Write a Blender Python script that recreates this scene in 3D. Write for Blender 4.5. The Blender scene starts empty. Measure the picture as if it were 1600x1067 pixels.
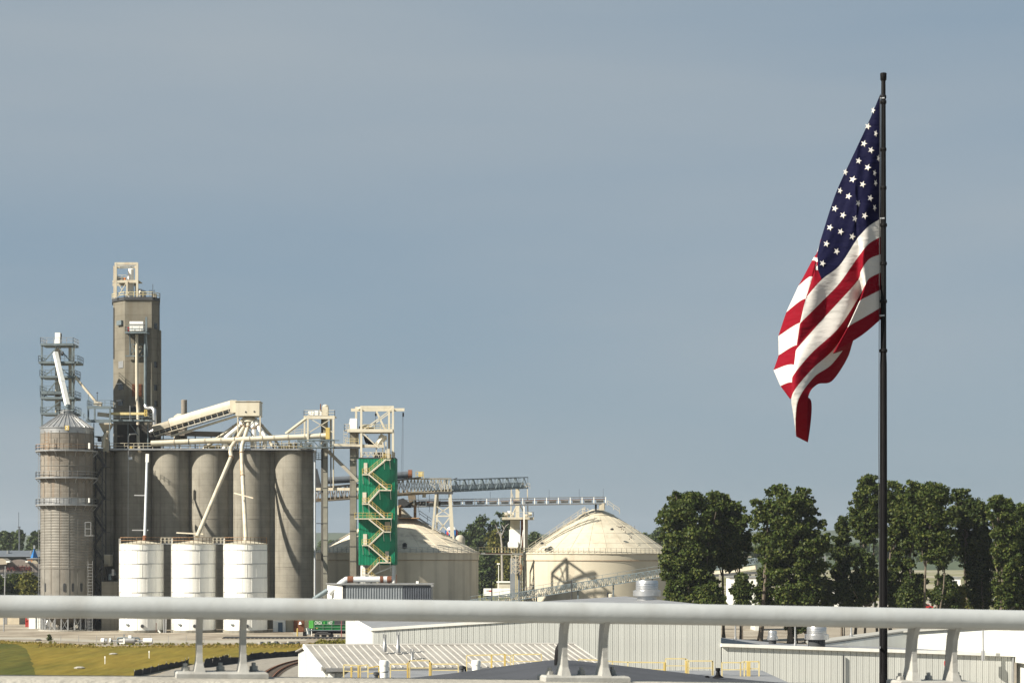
import bpy, math, random
from mathutils import Vector, Matrix
from math import radians, sin, cos, pi, sqrt

random.seed(7)
scene = bpy.context.scene
COL = scene.collection

# ------------------------------------------------------------------ camera
EYE = 15.0                       # eye height over the plant's yard (m), on the bridge
F = 1600 * 70.0 / 36.0           # focal length in photo pixels
HZ = 868.0                       # horizon row in the photograph
cd = bpy.data.cameras.new('camera')
cam = bpy.data.objects.new('camera', cd)
COL.objects.link(cam)
cam.location = (0, 0, EYE)
cam.rotation_euler = (radians(90), 0, 0)
cd.lens = 70.0
cd.sensor_width = 36.0
cd.shift_y = (HZ - 533.5) / 1600.0
cd.clip_start = 0.5
cd.clip_end = 12000
cd.dof.use_dof = True
cd.dof.focus_distance = 330
cd.dof.aperture_fstop = 13
scene.camera = cam

# ------------------------------------------------------------------ sky, sun, exposure
SUN_AZ = 60.0                    # degrees to the left of the direction back to the camera
SUN_EL = 36.0
sdir = Vector((-sin(radians(SUN_AZ)) * cos(radians(SUN_EL)),
               -cos(radians(SUN_AZ)) * cos(radians(SUN_EL)), sin(radians(SUN_EL))))
w = bpy.data.worlds.new('World')
scene.world = w
w.use_nodes = True
nt = w.node_tree
bg = nt.nodes['Background']
sky = nt.nodes.new('ShaderNodeTexSky')
sky.sky_type = 'NISHITA'
sky.sun_disc = False
sky.sun_elevation = radians(SUN_EL)
sky.sun_rotation = math.atan2(sdir.x, sdir.y)
sky.altitude = 300
sky.air_density = 1.0
sky.dust_density = 1.5
sky.ozone_density = 1.5
tc = nt.nodes.new('ShaderNodeTexCoord')
# thin high cloud: an even veil over the whole sky, a little thicker in long soft bands
mp = nt.nodes.new('ShaderNodeMapping')
mp.inputs['Scale'].default_value = (1.1, 1.1, 7.0)
mp.inputs['Rotation'].default_value = (0.0, 0.12, 0.3)
mp.inputs['Location'].default_value = (2.22, 1.26, 5.4)
nz = nt.nodes.new('ShaderNodeTexNoise')
nz.inputs['Scale'].default_value = 1.6
nz.inputs['Detail'].default_value = 3.5
nz.inputs['Roughness'].default_value = 0.45
rp = nt.nodes.new('ShaderNodeValToRGB')
rp.color_ramp.elements[0].position = 0.36
rp.color_ramp.elements[0].color = (0, 0, 0, 1)
rp.color_ramp.elements[1].position = 0.74
rp.color_ramp.elements[1].color = (1, 1, 1, 1)
veil = nt.nodes.new('ShaderNodeMix'); veil.data_type = 'RGBA'
veil.inputs[0].default_value = 0.84
veil.inputs[7].default_value = (2.40, 3.24, 4.0, 1)
band = nt.nodes.new('ShaderNodeMix'); band.data_type = 'RGBA'
band.inputs[7].default_value = (3.75, 4.2, 4.5, 1)
bm_ = nt.nodes.new('ShaderNodeMath'); bm_.operation = 'MULTIPLY'; bm_.inputs[1].default_value = 0.75
L = nt.links.new
L(tc.outputs['Generated'], mp.inputs['Vector'])
L(mp.outputs['Vector'], nz.inputs['Vector'])
L(nz.outputs['Fac'], rp.inputs['Fac'])
L(sky.outputs['Color'], veil.inputs[6])
L(veil.outputs[2], band.inputs[6])
L(rp.outputs['Color'], bm_.inputs[0])
L(bm_.outputs[0], band.inputs[0])
L(band.outputs[2], bg.inputs['Color'])
bg.inputs['Strength'].default_value = 0.050

sl = bpy.data.lights.new('sun', 'SUN')
sl.energy = 5.0
sl.angle = radians(0.5)
sl.color = (1.0, 0.915, 0.78)
so = bpy.data.objects.new('sun', sl)
COL.objects.link(so)
so.rotation_euler = sdir.to_track_quat('Z', 'Y').to_euler()
so.location = sdir * 300

vs = scene.view_settings
vs.view_transform = 'Standard'
vs.look = 'None'
vs.exposure = 1.1
vs.gamma = 1.0
vs.use_curve_mapping = False


# ------------------------------------------------------------------ helpers
def X(px, Y): return (px - 800.0) / F * Y
def Z(py, Y): return EYE - (py - HZ) / F * Y
def P(px, py, Y): return Vector((X(px, Y), Y, Z(py, Y)))
def M(n, Y): return n / F * Y          # photo pixels to metres at depth Y


def tag(o, label=None, cat=None, group=None, kind=None):
    if label: o['label'] = label
    if cat: o['category'] = cat
    if group: o['group'] = group
    if kind: o['kind'] = kind
    return o


def thing(name, label, cat, loc=(0, 0, 0), group=None):
    o = bpy.data.objects.new(name, None)
    o.empty_display_size = 0.5
    COL.objects.link(o)
    o.location = loc
    return tag(o, label, cat, group)


class MB:
    def __init__(s): s.v = []; s.f = []
    def add(s, vs_, fs):
        n = len(s.v)
        s.v.extend([Vector(a) for a in vs_])
        s.f.extend([tuple(i + n for i in f) for f in fs])
        return s
    def box(s, x0, x1, y0, y1, z0, z1):
        return s.add([(x0,y0,z0),(x1,y0,z0),(x1,y1,z0),(x0,y1,z0),(x0,y0,z1),(x1,y0,z1),(x1,y1,z1),(x0,y1,z1)],
                     [(0,3,2,1),(4,5,6,7),(0,1,5,4),(1,2,6,5),(2,3,7,6),(3,0,4,7)])
    def beam(s, p, q, w_, h_=None):
        p = Vector(p); q = Vector(q); h_ = h_ or w_
        d = (q - p)
        if d.length < 1e-6: return s
        d.normalize()
        up = Vector((0, 0, 1)) if abs(d.z) < 0.95 else Vector((0, 1, 0))
        a = d.cross(up).normalized() * w_ / 2
        b = a.cross(d).normalized() * h_ / 2
        vs_ = [p-a-b, p+a-b, p+a+b, p-a+b, q-a-b, q+a-b, q+a+b, q-a+b]
        return s.add(vs_, [(0,1,2,3),(7,6,5,4),(0,4,5,1),(1,5,6,2),(2,6,7,3),(3,7,4,0)])
    def tube(s, pts, r, n=8, caps=True):
        pts = [Vector(p) for p in pts]
        rs = r if isinstance(r, (list, tuple)) else [r] * len(pts)
        base = len(s.v)
        for i, p in enumerate(pts):
            if i == 0: d = pts[1] - p
            elif i == len(pts) - 1: d = p - pts[i-1]
            else: d = (pts[i+1] - p).normalized() + (p - pts[i-1]).normalized()
            d.normalize()
            ref = Vector((0, 1, 0)) if abs(d.y) < 0.9 else Vector((0, 0, 1))
            a = d.cross(ref).normalized(); b = d.cross(a).normalized()
            for k in range(n):
                t = 2 * pi * k / n
                s.v.append(p + (a * cos(t) + b * sin(t)) * rs[i])
        for i in range(len(pts) - 1):
            for k in range(n):
                a0 = base + i*n + k; a1 = base + i*n + (k+1) % n
                s.f.append((a0, a1, a1 + n, a0 + n))
        if caps:
            s.f.append(tuple(base + k for k in reversed(range(n))))
            e = base + (len(pts)-1)*n
            s.f.append(tuple(e + k for k in range(n)))
        return s
    def lathe(s, prof, cx, cy, n=32, cap=True, a0=0.0):
        base = len(s.v)
        for r, z in prof:
            for k in range(n):
                t = a0 + 2 * pi * k / n
                s.v.append(Vector((cx + r * cos(t), cy + r * sin(t), z)))
        m = len(prof)
        for i in range(m - 1):
            for k in range(n):
                a = base + i*n + k; b = base + i*n + (k+1) % n
                s.f.append((a, b, b + n, a + n))
        if cap:
            if prof[0][0] > 1e-4: s.f.append(tuple(base + k for k in reversed(range(n))))
            if prof[-1][0] > 1e-4: s.f.append(tuple(base + (m-1)*n + k for k in range(n)))
        return s
    def prism(s, poly, z0, z1):
        n = len(poly)
        vs_ = [(x, y, z0) for x, y in poly] + [(x, y, z1) for x, y in poly]
        fs = [tuple(reversed(range(n))), tuple(range(n, 2*n))]
        fs += [(i, (i+1) % n, n + (i+1) % n, n + i) for i in range(n)]
        return s.add(vs_, fs)
    def extr(s, poly3, vec):
        """closed 3D polygon pushed along vec"""
        n = len(poly3); vec = Vector(vec)
        a = [Vector(p) for p in poly3]
        vs_ = a + [p + vec for p in a]
        fs = [tuple(range(n)), tuple(reversed(range(n, 2*n)))]
        fs += [(i, n + i, n + (i+1) % n, (i+1) % n) for i in range(n)]
        return s.add(vs_, fs)
    def rail(s, pts, h=1.1, t=0.07, post=1.6, mids=1):
        pts = [Vector(p) for p in pts]
        for a, b in zip(pts[:-1], pts[1:]):
            for m in range(mids + 1):
                zz = Vector((0, 0, h * (1 - m / (mids + 1.0))))
                s.beam(a + zz, b + zz, t)
            n = max(1, int(round((b - a).length / post)))
            for i in range(n + 1):
                p = a.lerp(b, i / n)
                s.beam(p, p + Vector((0, 0, h)), t)
        return s
    def ringrail(s, cx, cy, r, z, h=1.1, t=0.07, n=24, a0=0, a1=2*pi, mids=1):
        pts = [(cx + r*cos(a0 + (a1-a0)*i/n), cy + r*sin(a0 + (a1-a0)*i/n), z) for i in range(n + 1)]
        return s.rail(pts, h, t, 99, mids)
    def truss(s, p, q, h, wid, n, t=0.12, td=0.08, post=True, zig=True):
        """box truss: p,q bottom centre ends, height h, width wid (across, in plan)"""
        p = Vector(p); q = Vector(q); d = (q - p); e = Vector((d.x, d.y, 0)).normalized()
        a = Vector((-e.y, e.x, 0)) * wid / 2
        up = Vector((0, 0, h))
        for sd in (-1, 1):
            s.beam(p + a*sd, q + a*sd, t); s.beam(p + a*sd + up, q + a*sd + up, t)
            for i in range(n + 1):
                b = p.lerp(q, i / n) + a*sd
                if post: s.beam(b, b + up, td)
                if zig and i < n:
                    c = p.lerp(q, (i + 1) / n) + a*sd
                    if i % 2: s.beam(b, c + up, td)
                    else: s.beam(b + up, c, td)
        for i in range(n + 1):
            b = p.lerp(q, i / n)
            s.beam(b - a, b + a, td); s.beam(b - a + up, b + a + up, td)
        return s
    def build(s, name, mat, parent=None, smooth=False, label=None):
        off = Vector((0, 0, 0))
        o = parent
        while o is not None:
            off += Vector(o.location); o = o.parent
        me = bpy.data.meshes.new(name)
        me.from_pydata([tuple(v - off) for v in s.v], [], s.f)
        me.update()
        if mat: me.materials.append(mat)
        if smooth:
            me.polygons.foreach_set('use_smooth', [True] * len(me.polygons))
            try: me.set_sharp_from_angle(angle=radians(40))
            except Exception: pass
        ob = bpy.data.objects.new(name, me)
        COL.objects.link(ob)
        if parent is not None: ob.parent = parent
        if label: ob['label'] = label
        return ob


def inst(src, name, parent, loc, rotz=0.0, scale=None):
    """another part that shares src's mesh"""
    o = src.copy()
    COL.objects.link(o)
    o.name = name
    o.parent = parent
    o.location = loc
    o.rotation_euler = (0, 0, rotz)
    if scale: o.scale = scale
    return o


def copy_tree(o, parent=None):
    c = o.copy(); COL.objects.link(c)
    if parent: c.parent = parent
    for ch in list(o.children): copy_tree(ch, c)
    return c


def text(name, s, size, mat, parent, loc, ext=0.03, rotz=0.0, squeeze=1.0):
    """upright raised lettering facing -Y; loc is world, centre of the line"""
    cu = bpy.data.curves.new('lettering', 'FONT')
    cu.body = s; cu.size = size; cu.extrude = ext
    cu.align_x = 'CENTER'; cu.align_y = 'CENTER'; cu.resolution_u = 3
    t = bpy.data.objects.new('lettering', cu); COL.objects.link(t)
    dg = bpy.context.evaluated_depsgraph_get(); dg.update()
    me = bpy.data.meshes.new_from_object(t.evaluated_get(dg))
    bpy.data.objects.remove(t); bpy.data.curves.remove(cu)
    for v in me.vertices:
        x, y, z = v.co
        v.co = (x * squeeze, -z, y)
    me.materials.clear(); me.materials.append(mat)
    o = bpy.data.objects.new(name, me); COL.objects.link(o)
    off = Vector((0, 0, 0)); q = parent
    while q is not None: off += Vector(q.location); q = q.parent
    o.parent = parent
    o.location = Vector(loc) - off
    o.rotation_euler = (0, 0, rotz)
    return o


# ------------------------------------------------------------------ materials
def mat(name, c1, c2=None, scale=0.6, rough=0.75, metal=0.0, bump=0.0, streak=None, samt=0.6, lift=0.0, spec=0.3, lo=0.38, hi=0.64, sscale=1.3, nr=0.62, rand=0.0):
    if max(c1) < 0.75:
        c1 = tuple(x * 0.84 for x in c1); c2 = tuple(x * 0.84 for x in c2) if c2 else None; streak = tuple(x * 0.84 for x in streak) if streak else None
    m = bpy.data.materials.new(name); m.use_nodes = True
    n = m.node_tree; N = n.nodes; l = n.links.new
    b = N['Principled BSDF']
    b.inputs['Roughness'].default_value = rough
    b.inputs['Metallic'].default_value = metal
    b.inputs['Specular IOR Level'].default_value = spec
    tcn = N.new('ShaderNodeTexCoord')
    c2 = c2 or tuple(min(1, x * 0.86) for x in c1)
    no = N.new('ShaderNodeTexNoise'); no.inputs['Scale'].default_value = scale
    no.inputs['Detail'].default_value = 8; no.inputs['Roughness'].default_value = nr
    l(tcn.outputs['Object'], no.inputs['Vector'])
    r = N.new('ShaderNodeMapRange'); r.inputs['From Min'].default_value = lo; r.inputs['From Max'].default_value = hi
    l(no.outputs['Fac'], r.inputs['Value'])
    mx = N.new('ShaderNodeMix'); mx.data_type = 'RGBA'
    mx.inputs[6].default_value = (*c1, 1); mx.inputs[7].default_value = (*c2, 1)
    l(r.outputs['Result'], mx.inputs[0])
    out = mx.outputs[2]
    if streak:
        mpn = N.new('ShaderNodeMapping'); mpn.inputs['Scale'].default_value = (1, 1, 0.05)
        l(tcn.outputs['Object'], mpn.inputs['Vector'])
        n2 = N.new('ShaderNodeTexNoise'); n2.inputs['Scale'].default_value = sscale; n2.inputs['Detail'].default_value = 5
        l(mpn.outputs['Vector'], n2.inputs['Vector'])
        r2 = N.new('ShaderNodeMapRange'); r2.inputs['From Min'].default_value = 0.5; r2.inputs['From Max'].default_value = 0.72
        r2.inputs['To Max'].default_value = samt
        l(n2.outputs['Fac'], r2.inputs['Value'])
        m2 = N.new('ShaderNodeMix'); m2.data_type = 'RGBA'
        m2.inputs[7].default_value = (*streak, 1)
        l(r2.outputs['Result'], m2.inputs[0]); l(out, m2.inputs[6])
        out = m2.outputs[2]
    if lift:                                   # cast-joint lines every `lift` metres of height
        sp = N.new('ShaderNodeSeparateXYZ'); l(tcn.outputs['Object'], sp.inputs[0])
        d = N.new('ShaderNodeMath'); d.operation = 'DIVIDE'; d.inputs[1].default_value = lift; l(sp.outputs['Z'], d.inputs[0])
        fr = N.new('ShaderNodeMath'); fr.operation = 'FRACT'; l(d.outputs[0], fr.inputs[0])
        lt = N.new('ShaderNodeMath'); lt.operation = 'LESS_THAN'; lt.inputs[1].default_value = 0.10; l(fr.outputs[0], lt.inputs[0])
        fl = N.new('ShaderNodeMath'); fl.operation = 'FLOOR'; l(d.outputs[0], fl.inputs[0])
        wn = N.new('ShaderNodeTexWhiteNoise'); wn.noise_dimensions = '1D'; l(fl.outputs[0], wn.inputs['W'])
        k = N.new('ShaderNodeMath'); k.operation = 'MULTIPLY_ADD'; k.inputs[1].default_value = 0.14; k.inputs[2].default_value = 0.0
        l(wn.outputs['Value'], k.inputs[0])
        k2 = N.new('ShaderNodeMath'); k2.operation = 'MULTIPLY_ADD'; k2.inputs[1].default_value = 0.16
        l(lt.outputs[0], k2.inputs[0]); l(k.outputs[0], k2.inputs[2])
        m3 = N.new('ShaderNodeMix'); m3.data_type = 'RGBA'; m3.blend_type = 'MULTIPLY'
        m3.inputs[7].default_value = (0.25, 0.23, 0.2, 1)
        l(k2.outputs[0], m3.inputs[0]); l(out, m3.inputs[6]); out = m3.outputs[2]
    if rand:                                   # each sheet of a wall weathers a little differently
        oi = N.new('ShaderNodeObjectInfo'); hs = N.new('ShaderNodeHueSaturation')
        rr = N.new('ShaderNodeMapRange'); rr.inputs['To Min'].default_value = 1 - rand; rr.inputs['To Max'].default_value = 1 + rand
        l(oi.outputs['Random'], rr.inputs['Value']); l(rr.outputs['Result'], hs.inputs['Value']); l(out, hs.inputs['Color']); out = hs.outputs['Color']
    l(out, b.inputs['Base Color'])
    if bump:
        bp = N.new('ShaderNodeBump'); bp.inputs['Strength'].default_value = bump; bp.inputs['Distance'].default_value = 0.05
        n4 = N.new('ShaderNodeTexNoise'); n4.inputs['Scale'].default_value = scale * 9; n4.inputs['Detail'].default_value = 5
        l(tcn.outputs['Object'], n4.inputs['Vector'])
        l(n4.outputs['Fac'], bp.inputs['Height']); l(bp.outputs['Normal'], b.inputs['Normal'])
    return m


def turf(name, gold, green, scale=0.03, mid=0.5):
    """mown or dry grass: broad patches of two growths, broken by fine tussocks"""
    m = bpy.data.materials.new(name); m.use_nodes = True
    n = m.node_tree; N = n.nodes; l = n.links.new
    b = N['Principled BSDF']; b.inputs['Roughness'].default_value = 0.95; b.inputs['Specular IOR Level'].default_value = 0.05
    tcn = N.new('ShaderNodeTexCoord')
    def noise(s, det, ro, sc=(1, 1, 1)):
        mpn = N.new('ShaderNodeMapping'); mpn.inputs['Scale'].default_value = sc; l(tcn.outputs['Object'], mpn.inputs['Vector'])
        k = N.new('ShaderNodeTexNoise'); k.inputs['Scale'].default_value = s; k.inputs['Detail'].default_value = det; k.inputs['Roughness'].default_value = ro
        l(mpn.outputs[0], k.inputs['Vector']); return k
    a = noise(scale, 6, 0.7, (1, 0.3, 1)); f = noise(0.55, 6, 0.75, (1, 0.09, 1))
    r = N.new('ShaderNodeMapRange'); r.inputs['From Min'].default_value = mid - 0.1; r.inputs['From Max'].default_value = mid + 0.1; l(a.outputs['Fac'], r.inputs['Value'])
    mx = N.new('ShaderNodeMix'); mx.data_type = 'RGBA'; mx.inputs[6].default_value = (*gold, 1); mx.inputs[7].default_value = (*green, 1); l(r.outputs['Result'], mx.inputs[0])
    r2 = N.new('ShaderNodeMapRange'); r2.inputs['From Min'].default_value = 0.3; r2.inputs['From Max'].default_value = 0.7; r2.inputs['To Min'].default_value = 0.62; r2.inputs['To Max'].default_value = 1.3; l(f.outputs['Fac'], r2.inputs['Value'])
    hs = N.new('ShaderNodeHueSaturation'); l(mx.outputs[2], hs.inputs['Color']); l(r2.outputs['Result'], hs.inputs['Value'])
    l(hs.outputs['Color'], b.inputs['Base Color'])
    bp = N.new('ShaderNodeBump'); bp.inputs['Strength'].default_value = 0.7; bp.inputs['Distance'].default_value = 0.15; l(f.outputs['Fac'], bp.inputs['Height']); l(bp.outputs[0], b.inputs['Normal'])
    return m


def leafmat(name, dark, mid, light, tr=0.28):
    m = bpy.data.materials.new(name); m.use_nodes = True
    n = m.node_tree; N = n.nodes; l = n.links.new
    N.remove(N['Principled BSDF'])
    g = N.new('ShaderNodeNewGeometry')
    rp_ = N.new('ShaderNodeValToRGB')
    e = rp_.color_ramp.elements
    e[0].color = (*dark, 1); e[0].position = 0.0
    e[1].color = (*light, 1); e[1].position = 1.0
    k = e.new(0.55); k.color = (*mid, 1)
    l(g.outputs['Random Per Island'], rp_.inputs['Fac'])
    df = N.new('ShaderNodeBsdfDiffuse'); t = N.new('ShaderNodeBsdfTranslucent')
    gl = N.new('ShaderNodeBsdfGlossy'); gl.inputs['Roughness'].default_value = 0.45
    gl.inputs['Color'].default_value = (0.5, 0.5, 0.5, 1)
    ms = N.new('ShaderNodeMixShader'); ms.inputs[0].default_value = tr
    mg = N.new('ShaderNodeMixShader'); mg.inputs[0].default_value = 0.012
    l(rp_.outputs['Color'], df.inputs['Color']); l(rp_.outputs['Color'], t.inputs['Color'])
    l(df.outputs[0], ms.inputs[1]); l(t.outputs[0], ms.inputs[2])
    l(ms.outputs[0], mg.inputs[1]); l(gl.outputs[0], mg.inputs[2])
    l(mg.outputs[0], N['Material Output'].inputs['Surface'])
    return m


CONC = mat('weathered_concrete', (0.30, 0.285, 0.242), (0.235, 0.222, 0.188), 0.35, 0.9, bump=0.25, streak=(0.115, 0.10, 0.076), samt=0.5, lift=1.22, spec=0.15)
CONC_T = mat('tower_concrete', (0.215, 0.201, 0.163), (0.168, 0.157, 0.127), 0.3, 0.9, bump=0.25, streak=(0.14, 0.12, 0.085), samt=0.55, lift=2.4, spec=0.15)
PAVE = mat('parapet_concrete', (0.40, 0.385, 0.34), (0.31, 0.295, 0.26), 3.0, 0.9, bump=0.3, streak=(0.25, 0.23, 0.2), samt=0.25)
CREAM = mat('cream_paint', (0.60, 0.56, 0.45), (0.50, 0.46, 0.36), 0.5, 0.55, streak=(0.34, 0.21, 0.11), samt=0.45)
CREAMP = mat('clean_cream_paint', (0.66, 0.62, 0.50), (0.58, 0.54, 0.43), 0.3, 0.5, streak=(0.45, 0.38, 0.26), samt=0.3)
DOME = mat('dome_coating', (0.56, 0.515, 0.405), (0.50, 0.46, 0.36), 0.18, 0.75, streak=(0.36, 0.31, 0.23), samt=0.5, sscale=0.5)
DOME2 = mat('stained_bounce_coating', (0.74, 0.67, 0.53), (0.62, 0.56, 0.44), 0.12, 0.8, streak=(0.30, 0.26, 0.2), samt=0.6, sscale=0.5)  # base lightened to stand in for light reflected onto this dome; streaks are stains
WHITE = mat('white_paint', (0.80, 0.80, 0.76), (0.74, 0.74, 0.70), 0.4, 0.5, streak=(0.55, 0.52, 0.45), samt=0.35)
WALLW = mat('white_wall_sheet', (0.62, 0.64, 0.61), (0.55, 0.57, 0.545), 0.25, 0.55, streak=(0.46, 0.45, 0.40), samt=0.45, rand=0.045)
ROOFW = mat('weathered_white_roof', (0.33, 0.318, 0.29), (0.245, 0.235, 0.215), 0.5, 0.7)
ROOFR = mat('white_roof_rib', (0.58, 0.57, 0.53), (0.48, 0.47, 0.44), 0.5, 0.5)
ROOFM = mat('white_membrane', (0.34, 0.34, 0.315), (0.30, 0.30, 0.28), 0.15, 0.7)
ROOFG = mat('grey_roof', (0.235, 0.245, 0.26), (0.19, 0.20, 0.215), 0.3, 0.7)
DARKROOF = mat('dark_membrane', (0.060, 0.064, 0.075), (0.045, 0.048, 0.056), 0.3, 0.75, bump=0.1)
GALV = mat('galvanised_steel', (0.46, 0.47, 0.47), (0.36, 0.37, 0.38), 0.8, 0.42, 0.65, streak=(0.32, 0.27, 0.21), samt=0.25)
GALVB = mat('bright_galvanised_steel', (0.62, 0.63, 0.64), (0.54, 0.55, 0.56), 1.0, 0.33, 0.8)
STAIN = mat('stained_bin_steel', (0.245, 0.223, 0.190), (0.18, 0.161, 0.135), 0.45, 0.65, 0.1, streak=(0.20, 0.14, 0.09), samt=0.55)
BINGREY = mat('grey_bin_steel', (0.245, 0.235, 0.21), (0.18, 0.172, 0.152), 0.4, 0.6, 0.15, streak=(0.22, 0.18, 0.14), samt=0.5)
BLUEST = mat('blue_grey_steel', (0.17, 0.215, 0.235), (0.12, 0.15, 0.165), 0.8, 0.6, 0.2)
DARKST = mat('dark_steel', (0.055, 0.06, 0.065), (0.035, 0.037, 0.04), 0.8, 0.6)
BLACK = mat('black_paint', (0.009, 0.009, 0.010), (0.006, 0.006, 0.007), 2.0, 0.6, spec=0.12)
YEL = mat('yellow_safety_paint', (0.60, 0.46, 0.15), (0.50, 0.37, 0.11), 1.5, 0.5, streak=(0.30, 0.16, 0.05), samt=0.3)
YELP = mat('pale_yellow_paint', (0.66, 0.57, 0.30), (0.56, 0.46, 0.22), 1.5, 0.55, streak=(0.35, 0.22, 0.08), samt=0.3)
GREEN = mat('green_wall_sheet', (0.0, 0.225, 0.115), (0.003, 0.18, 0.09), 0.4, 0.45, streak=(0.03, 0.28, 0.15), samt=0.5, rand=0.08)
RUST = mat('rust', (0.22, 0.085, 0.04), (0.12, 0.05, 0.03), 1.2, 0.9)
RUSTR = mat('rusty_rail', (0.45, 0.30, 0.17), (0.24, 0.12, 0.06), 2.0, 0.8)
REDP = mat('red_paint', (0.45, 0.03, 0.025), (0.35, 0.02, 0.02), 1.0, 0.5)
BLUEP = mat('blue_roof', (0.02, 0.16, 0.42), (0.015, 0.12, 0.34), 1.0, 0.5)
BRICK = mat('orange_brick', (0.50, 0.27, 0.14), (0.42, 0.21, 0.11), 1.5, 0.8)
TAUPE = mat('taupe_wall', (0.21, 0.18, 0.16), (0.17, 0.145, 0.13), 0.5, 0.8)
SIGNR = mat('dull_red_letters', (0.17, 0.05, 0.045), None, 1.0, 0.6)
SLATE = mat('slate_blue_roof', (0.12, 0.14, 0.165), (0.10, 0.115, 0.135), 0.4, 0.7)
SHEDB = mat('grey_shed_sheet', (0.30, 0.33, 0.36), (0.25, 0.28, 0.305), 0.5, 0.5, 0.25)
SHEDD = mat('recess_shade_sheet', (0.10, 0.115, 0.14), (0.08, 0.09, 0.11), 0.5, 0.5, 0.2)
LOCOG = mat('locomotive_green', (0.012, 0.16, 0.045), (0.008, 0.12, 0.035), 1.0, 0.45)
LOCOL = mat('bright_green', (0.10, 0.42, 0.08), (0.07, 0.34, 0.06), 1.0, 0.5)
GLASS = mat('dark_window_glass', (0.03, 0.035, 0.04), (0.02, 0.025, 0.03), 1.0, 0.12, spec=0.6)
ALU = mat('cast_aluminium', (0.51, 0.535, 0.535), (0.42, 0.44, 0.44), 1.6, 0.5, 0.2, bump=0.05, streak=(0.30, 0.29, 0.26), samt=0.4, sscale=5.0, lo=0.3, hi=0.75, nr=0.75)
ALUP = mat('aluminium_post', (0.44, 0.44, 0.415), (0.34, 0.34, 0.32), 7.0, 0.65, 0.1, bump=0.06, streak=(0.22, 0.20, 0.17), samt=0.4, sscale=12)
BARK = mat('bark', (0.15, 0.125, 0.095), (0.09, 0.075, 0.06), 1.5, 0.9, bump=0.4)
DEADW = mat('bare_wood', (0.38, 0.35, 0.31), (0.28, 0.26, 0.23), 1.5, 0.9)
LEAF = leafmat('cottonwood_leaf', (0.022, 0.036, 0.010), (0.050, 0.074, 0.017), (0.112, 0.124, 0.034))
LEAF2 = leafmat('darker_leaf', (0.018, 0.030, 0.010), (0.040, 0.060, 0.016), (0.088, 0.10, 0.028))
LEAFY = leafmat('yellowing_leaf', (0.06, 0.07, 0.016), (0.11, 0.115, 0.025), (0.2, 0.18, 0.045))
LEAFF = leafmat('far_leaf', (0.025, 0.042, 0.018), (0.05, 0.075, 0.025), (0.085, 0.105, 0.035), 0.2)
FLAGW = None


# ================================================================== SETTING: ground
def sheet(name, pts, z, m, kind='structure'):
    mb = MB(); mb.add([(x, y, z) for x, y in pts], [tuple(range(len(pts)))])
    o = mb.build(name, m); return tag(o, kind=kind)


def G(px, py): 
    """point of the level yard seen at that place of the photograph"""
    Y = EYE * F / (py - HZ)
    return (X(px, Y), Y)


DIRT = mat('gravel_dirt', (0.31, 0.275, 0.215), (0.23, 0.20, 0.155), 0.06, 0.95, bump=0.3)
YARD = mat('yard_gravel', (0.33, 0.295, 0.235), (0.21, 0.178, 0.135), 0.12, 0.95, bump=0.4, lo=0.42, hi=0.58)
CONCY = mat('concrete_drive', (0.37, 0.35, 0.295), (0.30, 0.28, 0.235), 0.1, 0.9)
GRASSM = turf('dry_grass', (0.172, 0.130, 0.026), (0.105, 0.098, 0.020), 0.05, 0.52)
GRASSG = turf('green_grass', (0.062, 0.068, 0.017), (0.110, 0.095, 0.022), 0.12, 0.56)
BALL = mat('rail_ballast', (0.29, 0.272, 0.235), (0.21, 0.195, 0.165), 0.8, 0.95, bump=0.5)
HILLM = mat('wooded_ridge', (0.035, 0.055, 0.025), (0.055, 0.075, 0.03), 0.012, 0.95)
MEADOW = mat('far_ground', (0.16, 0.16, 0.06), (0.30, 0.27, 0.2), 0.012, 0.95, lo=0.45, hi=0.55)

sheet('ground', [(-3400, -60), (3400, -60), (3400, 5100), (-3400, 5100)], 0.0, DIRT)
sheet('far_ground', [(-3000, 520), (3000, 520), (3000, 5000), (-3000, 5000)], 0.012, MEADOW)
sheet('gravel_yard', [G(-200, 1003), G(560, 1009), (60, 330), (60, 520), (-220, 520)], 0.006, YARD)
gp = [(-160, 1006), (0, 1001), (60, 1004), (100, 1006), (160, 1010), (220, 1009), (300, 1008), (380, 1007), (465, 1007), (540, 1000), (545, 1006),
      (530, 1016), (420, 1026), (330, 1032), (260, 1046), (215, 1056), (190, 1075), (-200, 1090)]
sheet('grass_field', [G(*p) for p in gp], 0.020, GRASSM)
lawn_edge = [(p[0] + (random.Random(int(p[1]*7 + k)).uniform(-2.5, 2.5)), p[1]) for q, r_ in zip([(-20, 1004.5), (8, 1005), (26, 1006.4), (37, 1011), (44, 1017), (48, 1026), (50, 1036), (54, 1048)], [(8, 1005), (26, 1006.4), (37, 1011), (44, 1017), (48, 1026), (50, 1036), (54, 1048), (60, 1066)]) for k in range(7) for p in [(q[0] + (r_[0]-q[0])*k/7, q[1] + (r_[1]-q[1])*k/7)]]
sheet('lawn', [G(*p) for p in [(-160, 1010)] + lawn_edge + [(60, 1070), (-180, 1085)]], 0.026, GRASSG)
sheet('concrete_drive', [G(*p) for p in [(-100, 997), (60, 999), (160, 1003.5), (300, 1004), (420, 1003), (478, 1000.5), (480, 998.5), (420, 999), (300, 1000), (160, 1000), (60, 996), (-100, 993)]], 0.014, CONCY)
sheet('gravel_track_bed', [G(*p) for p in [(190, 1080), (262, 1048), (330, 1035), (470, 1021), (560, 1016), (700, 1016), (700, 1090)]], 0.030, BALL)


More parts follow.
